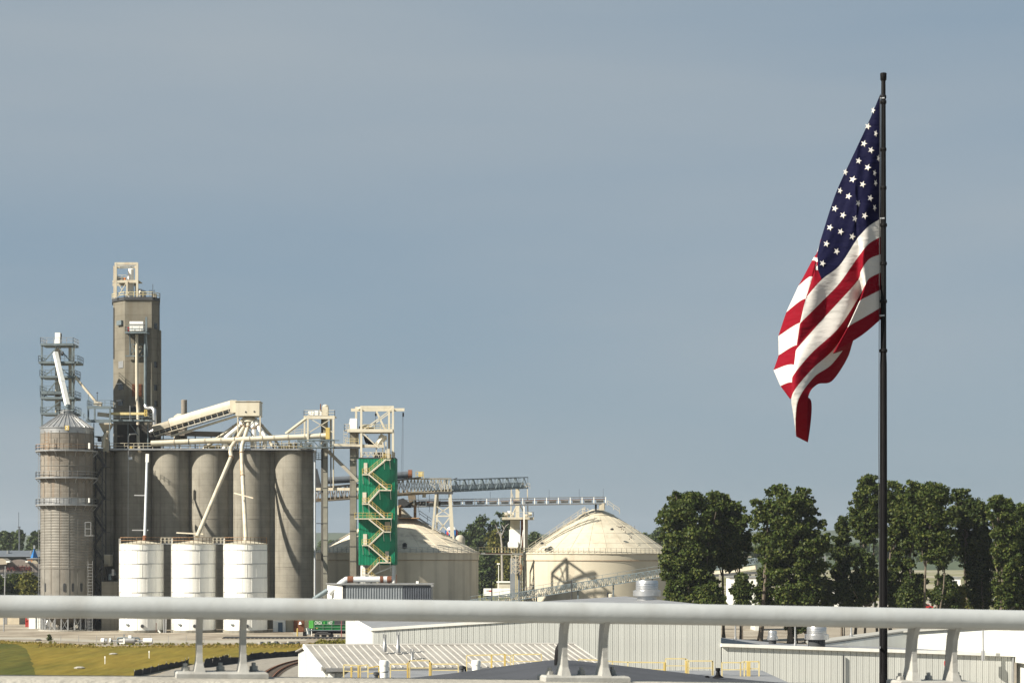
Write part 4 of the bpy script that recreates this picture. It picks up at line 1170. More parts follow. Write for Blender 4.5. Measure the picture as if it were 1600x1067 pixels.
for k, (py, ro) in enumerate(((703.5, 1.0), (746, 1.0), (788.5, .95))):
    zz_ = z(py)
    ro2 = rb_ + ro
    MB().lathe([(rb_ + .01, zz_ - .12), (ro2, zz_ - .12), (ro2, zz_ + .18), (rb_ + .01, zz_ + .18)], cxb, SBY, 64, cap=False).build('ring_walkway', GALV, sb)
    MB().ringrail(cxb, SBY, ro2 - .06, zz_ + .18, 1.1, .065, 26).build('walkway_railing', GALV if k else RUSTR, sb)
    for q in range(18):
        a = 2 * pi * q / 18
        MB().beam((cxb + ro2*cos(a), SBY + ro2*sin(a), zz_ - .12), (cxb + rb_*cos(a), SBY + rb_*sin(a), zz_ - 1.1), .1).build('bracket', GALV, sb)
for px in (70.5, 102.5, 115, 126.5):
    a = math.asin((X(px, SBY - 4) - cxb) / rb_); x, y = cxb + rb_*sin(a), SBY - rb_*cos(a)
    nrm = Vector((sin(a), -cos(a), 0)); tg = Vector((cos(a), sin(a), 0))
    pts = []
    for q in range(16):
        th = 2 * pi * q / 16
        sgn = .55 if sin(th) > 0 else -.55
        pts.append(Vector((x, y, z(917.5))) + tg * (.23 * cos(th)) + Vector((0, 0, .32 * sin(th) + sgn)) - nrm * .05)
    MB().extr(pts, nrm * .14).build('manhole', DARKST, sb)
for k in range(24):
    a = 2 * pi * k / 24
    MB().beam((cxb + (rb_-.2)*cos(a), SBY + (rb_-.2)*sin(a), 0), (cxb + (rb_-.2)*cos(a), SBY + (rb_-.2)*sin(a), z(964)), .26).build('leg', GALV, sb)
for k in range(24):
    if k % 2: continue
    a, b = 2 * pi * k / 24, 2 * pi * (k + 1) / 24
    pa, pb = [Vector((cxb + (rb_-.2)*cos(q), SBY + (rb_-.2)*sin(q), 0)) for q in (a, b)]
    zt = Vector((0, 0, z(966))); MB().beam(pa + zt*.05, pb + zt, .1).beam(pb + zt*.05, pa + zt, .1).build('leg_brace', GALV, sb)
MB().lathe([(.4, .4), (rb_ - .5, z(966))], cxb, SBY, 32, cap=False).build('hopper_bottom', STAIN, sb)
MB().lathe([(rb_ + .5, 0.01), (rb_ + .5, .28)], cxb, SBY, 48).build('base_slab', PAVE, sb)
def cage(px, Y, y0, y1, dx=.4):
    mb = MB(); x = X(px, Y)
    for s_ in (-dx, dx): mb.beam((x + s_, Y, Z(y1, Y)), (x + s_, Y, Z(y0, Y)), .065)
    n = int((Z(y0, Y) - Z(y1, Y)) / .6)
    for k in range(n): mb.beam((x - dx, Y, Z(y1, Y) + .6*k), (x + dx, Y, Z(y1, Y) + .6*k), .06)
    for k in range(0, n, 3):
        zz_ = Z(y1, Y) + .6*k
        mb.beam((x - dx, Y, zz_), (x - dx, Y - .7, zz_), .06); mb.beam((x - dx, Y - .7, zz_), (x + dx, Y - .7, zz_), .06); mb.beam((x + dx, Y - .7, zz_), (x + dx, Y, zz_), .06)
    return mb
cage(63, 398.5, 700, 985, .35).build('caged_ladder', GALV, sb)
cage(141, 396.1, 876, 985, .45).build('caged_ladder', GALV, sb)
cage(73, 394.3, 674, 702, .3).build('caged_ladder', RUSTR, sb)
MB().box(X(132, 394.5), X(146, 394.5), 394.5, 396, Z(837, 394), Z(836, 394)).rail([(X(133, 394.5), 394.5, Z(836, 394)), (X(142, 394.5), 394.5, Z(836, 394))], 2.6, .1, 1.1).build('door_platform', GALV, sb)
MB().box(X(138.5, 395.5), X(141, 395.5), 395.1, 395.9, Z(701, 395.5), Z(692, 395.5)).build('light_box', WHITE, sb)
MB().box(X(138.5, 395.5), X(140.5, 395.5), 395.1, 395.9, Z(785, 395.5), Z(778, 395.5)).build('light_box', WHITE, sb)
t = thing('bin_number_sign', 'yellow square number sign at the eave of the steel bin', 'sign', (X(104.5, 394), SBY - rb_ - .15, Z(668, 394)))
ys_ = SBY - rb_ - .15
MB().box(X(101.4, ys_), X(107.8, ys_), ys_ - .03, ys_ + .05, Z(671.8, ys_), Z(664.6, ys_)).build('board', YEL, t)
text('number', '2', .95, WHITE, t, (X(104.6, ys_), ys_ - .05, Z(668.2, ys_)), .01)

# --- stair tower between bin and silos
t = thing('stair_tower', 'dark open steel stair tower between the steel bin and the concrete silos', 'stair tower', (X(154, 403), 403, 0))
xs0, xs1 = X(146.5, 403), X(162.5, 403)
for x in (xs0, xs1):
    for Y in (401.2, 404.8): MB().beam((x, Y, 0), (x, Y, Z(704, 403)), .22).build('post', DARKST, t)
n = 11; H_ = Z(704, 403)
for k in range(n):
    za, zb_ = H_ * k / n, H_ * (k + 1) / n
    a, b = (xs0, xs1) if k % 2 else (xs1, xs0)
    Y = 402 if k % 2 else 404
    mb = MB()
    for dy in (-.45, .45): mb.beam((a, Y + dy, za + .1), (b, Y + dy, zb_), .14, .3)
    for q in range(9):
        f = (q + .5) / 9; x = a + (b - a) * f
        mb.box(min(x-.14, x+.14), max(x-.14, x+.14), Y - .45, Y + .45, za + .1 + (zb_ - za) * f, za + .16 + (zb_ - za) * f)
    for dy in (-.5, .5):
        mb.beam((a, Y + dy, za + 1.2), (b, Y + dy, zb_ + 1.1), .07)
    mb.build('flight', DARKST, t)
    MB().box(min(b, b + (.9 if b == xs1 else -.9)), max(b, b + (.9 if b == xs1 else -.9)), 401.2, 404.8, zb_ - .05, zb_ + .05).build('landing', DARKST, t)
    MB().beam((xs0, 401.2, za), (xs1, 401.2, zb_), .1).beam((xs1, 404.8, za), (xs0, 404.8, zb_), .1).build('brace', DARKST, t)

# small kit at the foot of the dark silos
t = thing('control_cabinet', 'beige cabinet on the wall between the stair tower and the leftmost white tank', 'cabinet', (X(168.5, 404), 404, Z(884, 404)))
MB().box(X(164, 404), X(173.5, 404), 403, 405.5, Z(884, 404), Z(867, 404)).build('box', mat('beige_sheet', (.40, .37, .29)), t)
MB().box(X(163.5, 404), X(174, 404), 402.9, 405.6, Z(867, 404), Z(866, 404)).build('lid', GALV, t)
MB().box(X(165, 404), X(172.5, 404), 405.2, 406, 0, Z(884, 404)).build('stand', DARKST, t)
t = thing('pump_block', 'low concrete block with small pumps beside the leftmost white tank', 'plinth', (X(174, 402), 402, 0))
MB().box(X(161, 402), X(186, 402), 400.5, 404, 0, Z(908, 402)).build('block', CONC, t)
MB().tube([(X(171, 401), 401.5, Z(906, 401)), (X(171, 401), 401.5, Z(898, 401)), (X(180, 401), 401.5, Z(896, 401))], .35, 10).build('pump', BLUEST, t, smooth=True)
MB().box(X(174.5, 401), X(178, 401), 401, 402, Z(899, 401), Z(889, 401)).build('box', GALV, t)

# --- three white tanks
WY = 391.0; wr = M(33.8, WY)
tl = ['white tank nearest the steel bin, leftmost of the three', 'white tank in the middle of the three', 'white tank beside the bare concrete silo, rightmost of the three']
proto = None
wc = [221.5, 302.5, 383.5]
for i, px in enumerate(wc):
    cx = X(px, WY)
    if proto is None:
        t = thing('white_tank', tl[i], 'tank', (cx, WY, 0), 'white tanks in front of the silos'); proto = t
        zt = Z(849, WY - wr)
        courses = [0.5, 2.9, 5.45, 7.95, 10.45, 12.95, 15.5, zt]
        courses = [0.5] + [Z(y, WY - wr) for y in (945, 925.5, 902.5, 880.5, 859.5, 849)]
        for k in range(len(courses) - 1):
            MB().lathe([(wr, courses[k] + .02), (wr, courses[k+1] - .02)], cx, WY, 64, cap=False).build('shell_course', WHITE, t, smooth=True)
            if k: MB().lathe([(wr - .01, courses[k] - .07), (wr + .055, courses[k] - .06), (wr + .055, courses[k] + .06), (wr - .01, courses[k] + .07)], cx, WY, 64, cap=False).build('seam', GALV, t)
            for q in range(14):
                a = 2 * pi * (q + (k % 2) * .5) / 14 + .2
                if sin(a) < .3: MB().beam((cx + (wr+.012)*cos(a), WY + (wr+.012)*sin(a), courses[k] + .1), (cx + (wr+.012)*cos(a), WY + (wr+.012)*sin(a), courses[k+1] - .1), .05).build('plate_seam', WHITE, t)
        MB().lathe([(wr + .06, zt - .12), (wr + .06, zt), (.3, zt + .62), (.05, zt + .66)], cx, WY, 64).build('roof', CREAM, t, smooth=False)
        MB().lathe([(wr + .22, 0.01), (wr + .22, .5)], cx, WY, 64).build('base_ring', CONC, t)
        a0, a1 = radians(195), radians(375)
        MB().ringrail(cx, WY, wr - .1, zt + .05, 1.15, .085, 15, a0, a1).build('railing', RUSTR, t)
        # ladder with cage down the left side
        mb = MB(); lx_ = cx - wr * .93; ly_ = WY - wr * .42
        for s_ in (-.25, .25): mb.beam((lx_ + s_*.3, ly_ + s_, .6), (lx_ + s_*.3, ly_ + s_, zt + 1), .07)
        for q in range(36): mb.beam((lx_ - .075, ly_ - .25, .6 + .5*q), (lx_ + .075, ly_ + .25, .6 + .5*q), .05)
        mb.build('ladder', WHITE, t)
        # manway and name plate low on the front
        for dx, nm in ((.9, 'manway'),):
            a = math.asin(dx / wr) ; x, y = cx + wr*sin(a), WY - wr*cos(a)
            pts = [Vector((x + .34*cos(2*pi*q/14), y - .02, 1.35 + .34*sin(2*pi*q/14))) for q in range(14)]
            MB().extr(pts, (0, -.16, 0)).build(nm, DARKST, t)
        if True:
            a = math.asin(-2.1 / wr); x, y = cx + wr*sin(a), WY - wr*cos(a)
            MB().box(x - .3, x + .32, y - .42, y + .2, 1.5, 1.76).build('name_plate', BLUEST, t)
    else:
        t = copy_tree(proto); t.location.x = cx; t['label'] = tl[i]
for i in range(2):
    a, b = X(wc[i], WY) + wr - .3, X(wc[i+1], WY) - wr + .3
    t = thing('link_walkway', ['short railed walkway bridging the leftmost and middle white tanks', 'short railed walkway bridging the middle and rightmost white tanks'][i], 'walkway', ((a + b)/2, WY - 1, zt), 'walkways between the white tanks')
    MB().box(a, b, WY - 1.5, WY - .5, zt - .1, zt + .08).build('floor', GALV, t)
    MB().rail([(a, WY - 1.5, zt + .08), (b, WY - 1.5, zt + .08)], 1.1, .09, .9).build('railing', CREAM, t)
    MB().rail([(a, WY - .5, zt + .08), (b, WY - .5, zt + .08)], 1.1, .09, .9).build('railing', CREAM, t)
t = thing('drain_pipes', 'pair of blue grey pipes in the gap right of the leftmost white tank', 'pipe', (X(257.5, WY - 3), WY - 3, 0))
for px in (256.2, 259.2): MB().tube([(X(px, WY-3), WY - 3, 0), (X(px, WY-3), WY - 3, Z(962, WY))], .14, 8).build('pipe', GALVB, t)
MB().tube([(X(247, WY-4.6), WY - 4.6, .55), (X(250.5, WY-4.6), WY - 4.6, .1)], .15, 8).build('outlet', WHITE, t)
MB().beam((X(244, WY-4.4), WY - 4.4, .2), (X(244, WY-4.4), WY - 4.4, 2.0), .1).build('rusty_post', RUST, t)

# pipes falling to the tanks
t = thing('tank_spout', 'grey white pipe dropping straight to the leftmost white tank', 'chute', tuple(P(230, 712, 404)))
MB().beam(P(230.5, 709, 402), P(230.0, 722, 402), .65, .7).build('inlet_box', WHITE, t)
MB().tube([P(229.8, 721, 402), P(226, 842, 391.5), P(226, 847, 391.2)], .27, 10).build('pipe', mat('pale_blue_white', (.60, .64, .66)), t, smooth=True)
MB().beam(P(210, 773.5, 400), P(227, 773.8, 399.5), .22).build('strut', GALV, t)
MB().beam(P(207, 828, 397), P(232, 828, 392.5), .22).build('strut', GALV, t)
MB().tube([P(226.2, 838, 392), P(226, 845, 391.2)], .42, 10).build('rusty_valve', RUST, t)
t = thing('long_hanging_rod', 'thin rod with a lamp hanging down the face of the second silo', 'rod', tuple(P(200.5, 704, 404)))
MB().beam(P(200.5, 704, 404.5), P(200, 840, 404.5), .09).build('rod', GALV, t)
MB().beam(P(203, 704, 404.4), P(203.5, 714, 404.4), .1).build('lamp_stem', DARKST, t)
MB().box(X(201, 404), X(206.5, 404), 403.9, 404.6, Z(718, 404), Z(714, 404)).build('lamp', GALVB, t)

# --- inclined covered conveyor, head box and distributor
CY = 409.0
t = thing('covered_conveyor', 'cream covered conveyor climbing from the headhouse to the distributor box', 'conveyor', tuple(P(247, 680, CY)))
A = P(240, 671, CY); B = P(366, 633.5, CY); d = (B - A).normalized(); upv = Vector((0, 0, 1)); upv = (upv - d * upv.dot(d)).normalized(); sid = d.cross(upv).normalized()
rr = 1.30
prof = [(rr*cos(th), rr*.95*sin(th)) for th in [pi*k/10 for k in range(11)]] + [(-rr, -.55), (rr, -.55)]
A2 = A.lerp(B, .21)
MB().extr([A2 + sid*a + upv*(b) for a, b in prof], B - A2).build('cover', CREAMP, t, smooth=True)
MB().extr([A + sid*a*.94 + upv*(b*.8 - .1) for a, b in prof], (A2 - A)*.97).build('tail_cover', mat('grey_tail_sheet', (.36, .33, .26)), t, smooth=True)
mb = MB()
for s_ in (-1, 1):
    mb.beam(A + sid*s_*1.35 - upv*1.5, B + sid*s_*1.35 - upv*1.5, .16); mb.beam(A + sid*s_*1.35 - upv*.5, B + sid*s_*1.35 - upv*.5, .16)
    for k in range(15):
        p = A.lerp(B, k / 14) + sid*s_*1.35; mb.beam(p - upv*1.5, p - upv*.5, .11)
mb.build('side_frame', CREAM, t)
MB().beam(A - upv*1.0, B - upv*1.0, 1.9, .25).build('return_pan', DARKST, t)
MB().beam(A + d*3 - upv*2.35, B - upv*2.2, .5, .42).build('under_pipe', CREAMP, t)
MB().box(X(361, CY), X(371, CY), CY - 1.5, CY + 1.5, Z(645, CY), Z(626, CY)).build('head_cover', CREAMP, t)
hb = thing('distributor_head', 'cream box house over a fan of grain pipes above the silo deck', 'grain distributor', (X(389, CY), CY, STOP + .35))
bx0, bx1 = X(370.5, CY), X(407.5, CY)
MB().box(bx0, bx1, CY - 2.4, CY + 2.4, Z(649.5, CY - 2.4), Z(627.5, CY - 2.4)).build('box_house', CREAMP, hb)
MB().box(bx0 - .15, bx1 + .15, CY - 2.55, CY + 2.55, Z(627.4, CY - 2.4), Z(626.3, CY - 2.4)).build('roof', CREAM, hb)
for px, py in ((384, 643.5), (397.5, 643)):
    pts = [Vector((X(px, CY-2.4) + .17*cos(2*pi*q/10), CY - 2.35, Z(py, CY-2.4) + .19*sin(2*pi*q/10))) for q in range(10)]
    MB().extr(pts, (0, -.12, 0)).build('port', DARKST, hb)
for px in (371.5, 406.5):
    for Y in (CY - 2.2, CY + 2.2): MB().beam((X(px, Y), Y, STOP + .35), (X(px, Y), Y, Z(650, Y)), .26).build('post', CREAM, hb)
MB().lathe([(1.9, Z(659.5, CY)), (1.85, Z(656, CY)), (1.3, Z(652.5, CY)), (.6, Z(650, CY))], X(389.5, CY), CY, 24).build('distributor_dome', CREAMP, hb, smooth=True)
MB().beam((X(373, CY), CY - 2.2, Z(690, CY)), (X(405, CY), CY - 2.2, Z(652, CY)), .14).beam((X(405, CY), CY - 2.2, Z(690, CY)), (X(373, CY), CY - 2.2, Z(652, CY)), .14).build('brace', DARKST, hb)
spouts = [
 ([(379,658,409),(376,665,408),(353.5,683,406),(353,690,406),(350,702,406)], .50, 'leftmost thick grain pipe of the distributor fan, bent twice to the deck'),
 ([(383,659,408.2),(382,666,407.6),(372,683,405.8),(361,699,404.6),(360,706,404),(361.5,713,403),(308,838,392)], .42, 'long grain pipe slanting across the silos to the middle white tank'),
 ([(388.5,659,407.8),(387.5,666,407.4),(378,697,404.6),(377.5,706,404.2),(379,742,401.5),(384,838,392),(384,846,391.5)], .42, 'grain pipe falling nearly straight to the rightmost white tank'),
 ([(395,659,407.8),(396,668,407.6),(397,703,407)], .55, 'short straight grain pipe of the distributor fan'),
 ([(399.5,658,408),(402,664,407.8),(413,680,407),(414,690,406.8),(413,702,406.5)], .50, 'grain pipe right of the straight one, bent to the deck'),
 ([(403,657,409),(408,664,409),(424,681,409),(422,688,409),(422,692,409),(432,702,408)], .34, 'thin rightmost grain pipe with a kink near the deck'),
 ([(374,660,410),(366,666,410),(338,686,410),(318,702,410)], .34, 'thin far grain pipe running out to the left'),
 ([(376,661,411),(372,672,411),(362,692,411),(344,702,411)], .30, 'thin grain pipe hidden behind the thick left one'),
 ([(401,659,411),(412,672,411.5),(426,682,411.5),(440,702,411.5)], .26, 'thinnest grain pipe at the far right of the fan'),
]
for pts, r, lab in spouts:
    t = thing('grain_pipe', lab, 'grain pipe', tuple(P(*pts[0])), 'grain pipes of the distributor')
    W_ = [P(*p) for p in pts]
    MB().tube(W_, r, 10).build('pipe', CREAM if r < .5 else WHITE, t, smooth=True)
    for p, q in zip(W_[:-1], W_[1:]):
        if (q - p).length > 2.5:
            dd = (q - p).normalized(); MB().tube([p + dd*.15, p + dd*.3], r*1.25, 10).build('flange', RUSTR, t)
    if 'nearly straight' in lab: MB().tube([P(377.6, 716, 403.6), P(378.8, 741, 401.6)], r*1.03, 10).build('rusty_section', RUSTR, t)
for px, a, b, lab in ((312, 300, 318, 'short cream cross pipe over the middle white tank'), (384, 366, 396, 'short cream cross pipe over the rightmost white tank')):
    t = thing('cross_pipe', lab, 'pipe', tuple(P(px, 833, 394)))
    MB().beam(P(a - 24 if px == 312 else a, 832 if px == 312 else 770, 396), P(b, 834 if px == 312 else 778, 394), .24).build('pipe', CREAM, t)

# long cream pipe along the deck, dark gallery behind
t = thing('deck_conveyor_pipe', 'long cream conveyor tube running over the silo deck', 'conveyor', tuple(P(240, 692, 406)))
MB().tube([P(236, 692.5, 405.5), P(380, 686.5, 405.5), P(512, 680.5, 405.5)], .54, 14).build('tube', CREAMP, t, smooth=True)
for px in (272, 295, 320, 345, 366, 390, 410, 428, 450, 476, 500):
    py = 692.5 - (px - 236) / 276 * 12
    MB().tube([P(px - .4, py, 405.5), P(px + .4, py, 405.5)], .64, 14).build('flange', CREAM if px != 295 else DARKST, t)
    MB().beam(P(px + 2, py + 3, 405.8), Vector((P(px + 2, py, 405.8).x, 405.8, STOP + .35)), .18).build('support', CREAM, t)
MB().box(X(509, 405), X(515, 405), 404.8, 406.3, Z(686, 405), Z(668, 405)).build('yellow_head', YEL, t)
t = thing('deck_gallery', 'dark low steel gallery behind the cream tube on the silo deck', 'gallery', tuple(P(300, 690, 412)))
MB().beam(P(243, 676, 412.5), P(362, 679, 412.5), 1.6, 1.0).build('gallery', mat('brown_grey_sheet', (.23, .20, .165)), t)
MB().beam(P(243, 689, 412.5), P(362, 689, 412.5), 1.6, .8).build('lower_gallery', mat('brown_grey_sheet_dark', (.20, .18, .15)), t)
for px in (255, 280, 305, 330, 352): MB().beam(P(px, 675, 412), P(px, 703, 412), .2).build('support', DARKST, t)
t = thing('exhaust_stack', 'short grey exhaust stack behind the covered conveyor', 'stack', tuple(P(287.5, 690, 414)))
MB().lathe([(.62, Z(690, 414)), (.62, Z(625, 414)), (.52, Z(624.5, 414))], X(287.7, 414), 414, 14).build('stack', mat('grey_brown_stack', (.26, .235, .2)), t, smooth=True)
MB().lathe([(1.4, Z(690, 414)), (1.4, Z(650, 414)), (.7, Z(646, 414))], X(282, 415), 415, 14).build('base_drum', CREAM, t, smooth=True)
# clutter at right of deck
t = thing('deck_equipment', 'tangle of small frames and drives on the deck at the right end of the silos', 'equipment', tuple(P(470, 700, 407)))
mb = MB(); rnd = random.Random(4)
for k in range(16):
    px = 432 + k * 3.6; h = rnd.uniform(5, 15)
    mb.beam(P(px, 703, 407 + rnd.uniform(-1, 3)), P(px + rnd.uniform(-2, 2), 703 - h, 407), .16)
for k in range(6):
    px = rnd.uniform(434, 484); mb.box(X(px, 408), X(px + rnd.uniform(3, 7), 408), 407, 409, STOP + .35, STOP + .35 + rnd.uniform(.6, 1.4))
mb.build('frames', CREAM, t)
MB().rail([P(440, 702, 406), P(486, 702, 406)], 1.1, .09, 1).build('rail', YELP, t)
for px in (452, 461, 471, 480): MB().box(X(px, 406.6), X(px + 4, 406.6), 406.3, 407.3, STOP + .36, STOP + 1.1 + (px % 3) * .2).build('drive', [YEL, DARKST, BLUEST, YELP][px % 4], t)

# --- right-hand elevator frame
rf = thing('steel_gantry', 'cream steel frame with an elevator head at the right end of the silo deck', 'steel frame', tuple(P(500, 700, 408)))
for px, Y, y0 in ((481, 405, 690), (521, 405, 700), (476, 409.5, 680), (517, 409.5, 700)):
    MB().beam((X(px, Y), Y, Z(y0, Y)), (X(px, Y), Y, Z(649, Y)), .36).build('post', CREAMP, rf)
for Y in (405, 409.5):
    MB().beam((X(478, Y), Y, Z(652.5, Y)), (X(523, Y), Y, Z(652.5, Y)), .4, .5).build('top_beam', CREAMP, rf)
    MB().beam((X(482, Y), Y, Z(676, Y)), (X(521, Y), Y, Z(652, Y)), .16).beam((X(482, Y), Y, Z(652, Y)), (X(521, Y), Y, Z(676, Y)), .16).build('brace', CREAM, rf)
MB().box(X(476, 405), X(523, 405), 404.8, 409.8, Z(650.6, 405), Z(649.6, 405)).build('floor', CREAM, rf)
MB().beam(P(446, 677, 406), P(479, 652, 405), .34).beam(P(450, 677, 406), P(483, 652, 405), .26).build('raking_strut', CREAMP, rf)
MB().rail([P(475, 649.6, 409.8), P(475, 649.6, 404.9), P(523, 649.6, 404.9), P(523, 649.6, 409.8)], 1.1, .1, 1.4).build('railing', CREAM, rf)
MB().box(X(504, 407), X(513, 407), 406, 408.2, Z(649.5, 407), Z(636, 407)).build('leg_head', CREAMP, rf)
MB().lathe([(.55, Z(640, 407)), (.62, Z(634, 407)), (.3, Z(632, 407))], X(508.5, 407), 407, 12).build('head_cap', CREAMP, rf, smooth=True)
MB().box(X(500, 406.5), X(503, 406.5), 406, 407, Z(649, 407), Z(640, 407)).build('motor', WHITE, rf)
MB().box(X(482, 406.5), X(490, 406.5), 406, 407.5, Z(649, 407), Z(643, 407)).box(X(492, 406.5), X(497, 406.5), 406, 407.5, Z(649, 407), Z(642, 407)).build('drive_box', WHITE, rf)
MB().beam(P(501, 642, 406), P(501, 631, 406), .2).build('red_vent', RUST, rf)
MB().rail([P(450, 680, 408), P(482, 677, 408)], 1, .08, 1.5).build('ramp_rail', CREAM, rf)
el = thing('grain_elevator', 'grey square elevator leg standing between the last silo and the green tower', 'elevator leg', (X(507, 407), 407, 0))
MB().box(X(505.5, 407), X(512, 407), 406.3, 407.6, 0, Z(650, 407)).build('casing', mat('grey_green_sheet', (.27, .265, .22), (.21, .205, .17), streak=(.13, .12, .1)), el)
MB().box(X(502, 407.5), X(505.3, 407.5), 407, 408.4, 0, Z(650, 407)).build('return_casing', mat('dark_grey_sheet', (.12, .115, .10)), el)
for py in (716, 737, 762, 792, 817, 843, 868, 895): MB().box(X(505.2, 407), X(512.3, 407), 406.22, 406.32, Z(py + .6, 407), Z(py, 407)).build('casing_flange', DARKST, el)
for px, m, y1 in ((492, mat('pale_pipe', (.50, .53, .56)), 703), (517, DARKST, 700), (521, CREAM, 700)):
    t = thing('riser_pipe', {492: 'pale thin riser pipe beside the last concrete silo', 517: 'dark thin riser right of the grey elevator leg', 521: 'cream thin riser between the two elevator legs'}[px], 'pipe', (X(px, 406), 405.8, 0))
    MB().tube([(X(px, 405.8), 405.8, 0 if px == 492 else Z(762, 406)), (X(px, 405.8), 405.8, Z(y1, 406))], .19 if px == 492 else .14, 8).build('pipe', m, t)
t = thing('ladder_cage_unit', 'dark caged platform beside the top of the last concrete silo', 'platform', tuple(P(497, 715, 408)))
MB().rail([P(494, 717, 406), P(502, 717, 406)], 1.3, .1, .5, 2).box(X(494, 407), X(502, 407), 406, 408, Z(718, 407), Z(717, 407)).build('cage', BLUEST, t)
MB().extr([P(493.5, 768, 407), P(502, 762, 407), P(495, 732, 407), P(493.5, 732, 407)], (0, 1.2, 0)).build('dark_hopper', DARKST, t)
t = thing('blue_catwalk', 'blue steel catwalk at deck level right of the silos', 'catwalk', tuple(P(498, 700, 404)))
MB().truss(P(466, 700, 404), P(522, 699, 404), 1.5, 2.2, 5, .2, .12).build('truss', BLUEST, t)
MB().box(X(466, 404), X(521, 404), 403, 405, Z(700, 404), Z(699, 404)).build('floor', BLUEST, t)
MB().beam(P(464, 687.5, 403), P(530, 688, 403), .2, .25).build('hand_rail', BLUEST, t)
t = thing('link_bridge', 'narrow cream bridge from the silo deck to the frame on the green tower', 'bridge', tuple(P(548, 695, 405)))
MB().beam(P(522, 695, 405), P(592, 697, 405), 1.3, .5).build('conveyor_box', CREAM, t)
MB().beam(P(522, 699.5, 405), P(565, 699.5, 405), 1.4, .25).build('under_beam', DARKST, t)
MB().rail([P(540, 692.5, 404.3), P(560, 693, 404.3)], 1.0, .08, .9).build('railing', YELP, t)
t = thing('slant_chute', 'grey chute slanting from the elevator leg to the foot of the green tower', 'chute', tuple(P(512, 705, 406)))
MB().beam(P(511, 703, 406), P(560, 752, 405), .62, .62).build('chute', mat('grey_cream_sheet', (.33, .31, .26)), t)
t = thing('low_beam', 'pale horizontal beam between the elevator legs and the green tower', 'beam', tuple(P(530, 764, 406)))
MB().beam(P(494, 764, 407), P(561, 764, 405.5), .4, .55).build('beam', CREAM, t)
MB().beam(P(494, 817.5, 407), P(505, 817.5, 407), .15).build('tie', DARKST, t)
e2 = thing('grain_elevator', 'tall grey elevator leg with a white head immediately left of the green tower', 'elevator leg', (X(552, 406), 406, 0))
MB().box(X(547, 406), X(557, 406), 405.3, 406.9, 0, Z(671, 406)).build('casing', mat('brown_grey_leg', (.23, .215, .175), (.18, .165, .135), streak=(.12, .11, .09)), e2)
for py in (700, 720, 749, 775, 803, 829, 853, 876): MB().box(X(546.7, 406), X(557.3, 406), 405.2, 405.32, Z(py + .7, 406), Z(py, 406)).build('casing_flange', DARKST, e2)
MB().box(X(546, 406), X(558, 406), 405, 407, Z(671, 406), Z(660, 406)).build('leg_head', WHITE, e2)
MB().tube([(X(547, 406), 406, Z(660, 406)), (X(557.5, 406), 406, Z(660, 406))], .8, 12).build('head_cap', WHITE, e2, smooth=True)
MB().rail([P(538, 672, 407), P(538, 672, 405), P(546, 672, 405)], 1.2, .09, .6).box(X(538, 406), X(546, 406), 405, 407, Z(673, 406), Z(672, 406)).build('platform', CREAM, e2)
cage(540, 405, 672, 692, .35).build('ladder', CREAM, e2)

# --- green tower with zigzag stair
GY = 404.0
gt = thing('green_stair_tower', 'green sheet-clad tower with a white zigzag outside stair', 'tower', (X(587, GY), GY, 0))
gx0, gx1 = X(561, GY), X(617.3, GY); gz0, gz1 = Z(882.5, GY), Z(716, GY)
MB().box(gx0 + .07, gx1 - .07, GY + .07, GY + 7, gz0, gz1 - .02).build('core', GREEN, gt)
def corr(p0, p1, z0, z1, n, d, m, name, parent):
    p0 = Vector((p0[0], p0[1], 0)); p1 = Vector((p1[0], p1[1], 0)); u = (p1 - p0) / n; nr = Vector((u.y, -u.x, 0)).normalized()
    mb = MB(); top = []; 
    for i in range(n):
        for f, o in ((0, 0), (.30, 0), (.42, 1), (.78, 1), (.90, 0)):
            top.append(p0 + u * (i + f) + nr * (o * d))
    top.append(p1)
    vs_ = [(p.x, p.y, z0) for p in top] + [(p.x, p.y, z1) for p in top]; k = len(top)
    mb.add(vs_, [(i, i+1, k+i+1, k+i) for i in range(k - 1)])
    return mb.build(name, m, parent)
npan = 6
for k in range(npan):
    a, b = gx0 + (gx1 - gx0) * k / npan + .006, gx0 + (gx1 - gx0) * (k + 1) / npan - .006
    corr((a, GY), (b, GY), gz0, gz1, 4, .05, GREEN, 'wall_panel', gt)
corr((gx1, GY), (gx1, GY + 7), gz0, gz1, 14, .09, GREEN, 'wall_panel', gt)
corr((gx0, GY + 7), (gx0, GY), gz0, gz1, 14, .09, GREEN, 'wall_panel', gt)
MB().box(gx0 - .1, gx1 + .1, GY - .12, GY + 7.1, gz1, gz1 + .18).build('roof_slab', DARKST, gt)
for x in (gx0 + .55, gx1 - .4):
    for Y in (GY + .3, GY + 6.5): MB().beam((x, Y, 0), (x, Y, gz0), .5).build('leg', WHITE, gt)
for Y in (GY + .3, GY + 6.5):
    MB().beam((gx0 + .5, Y, gz0 - 2.9), (gx1 - .4, Y, gz0 - .2), .16).build('leg_brace', WHITE, gt)
    MB().beam((gx0 + .5, Y, gz0 - 2.9), (gx1 - .4, Y, gz0 - 2.9), .25).build('base_beam', WHITE, gt)
land = [(599, 610, 717.5, 0), (565.5, 577, 740.5, 0), (592, 611, 765, 0), (565.5, 577, 786.5, 0), (554, 612, 809.5, 1), (598, 610.5, 830, 0), (565.5, 577, 851, 0), (592, 610.5, 878, 0), (566, 577, 897, 0)]
fy0, fy1 = GY - 1.9, GY - .08
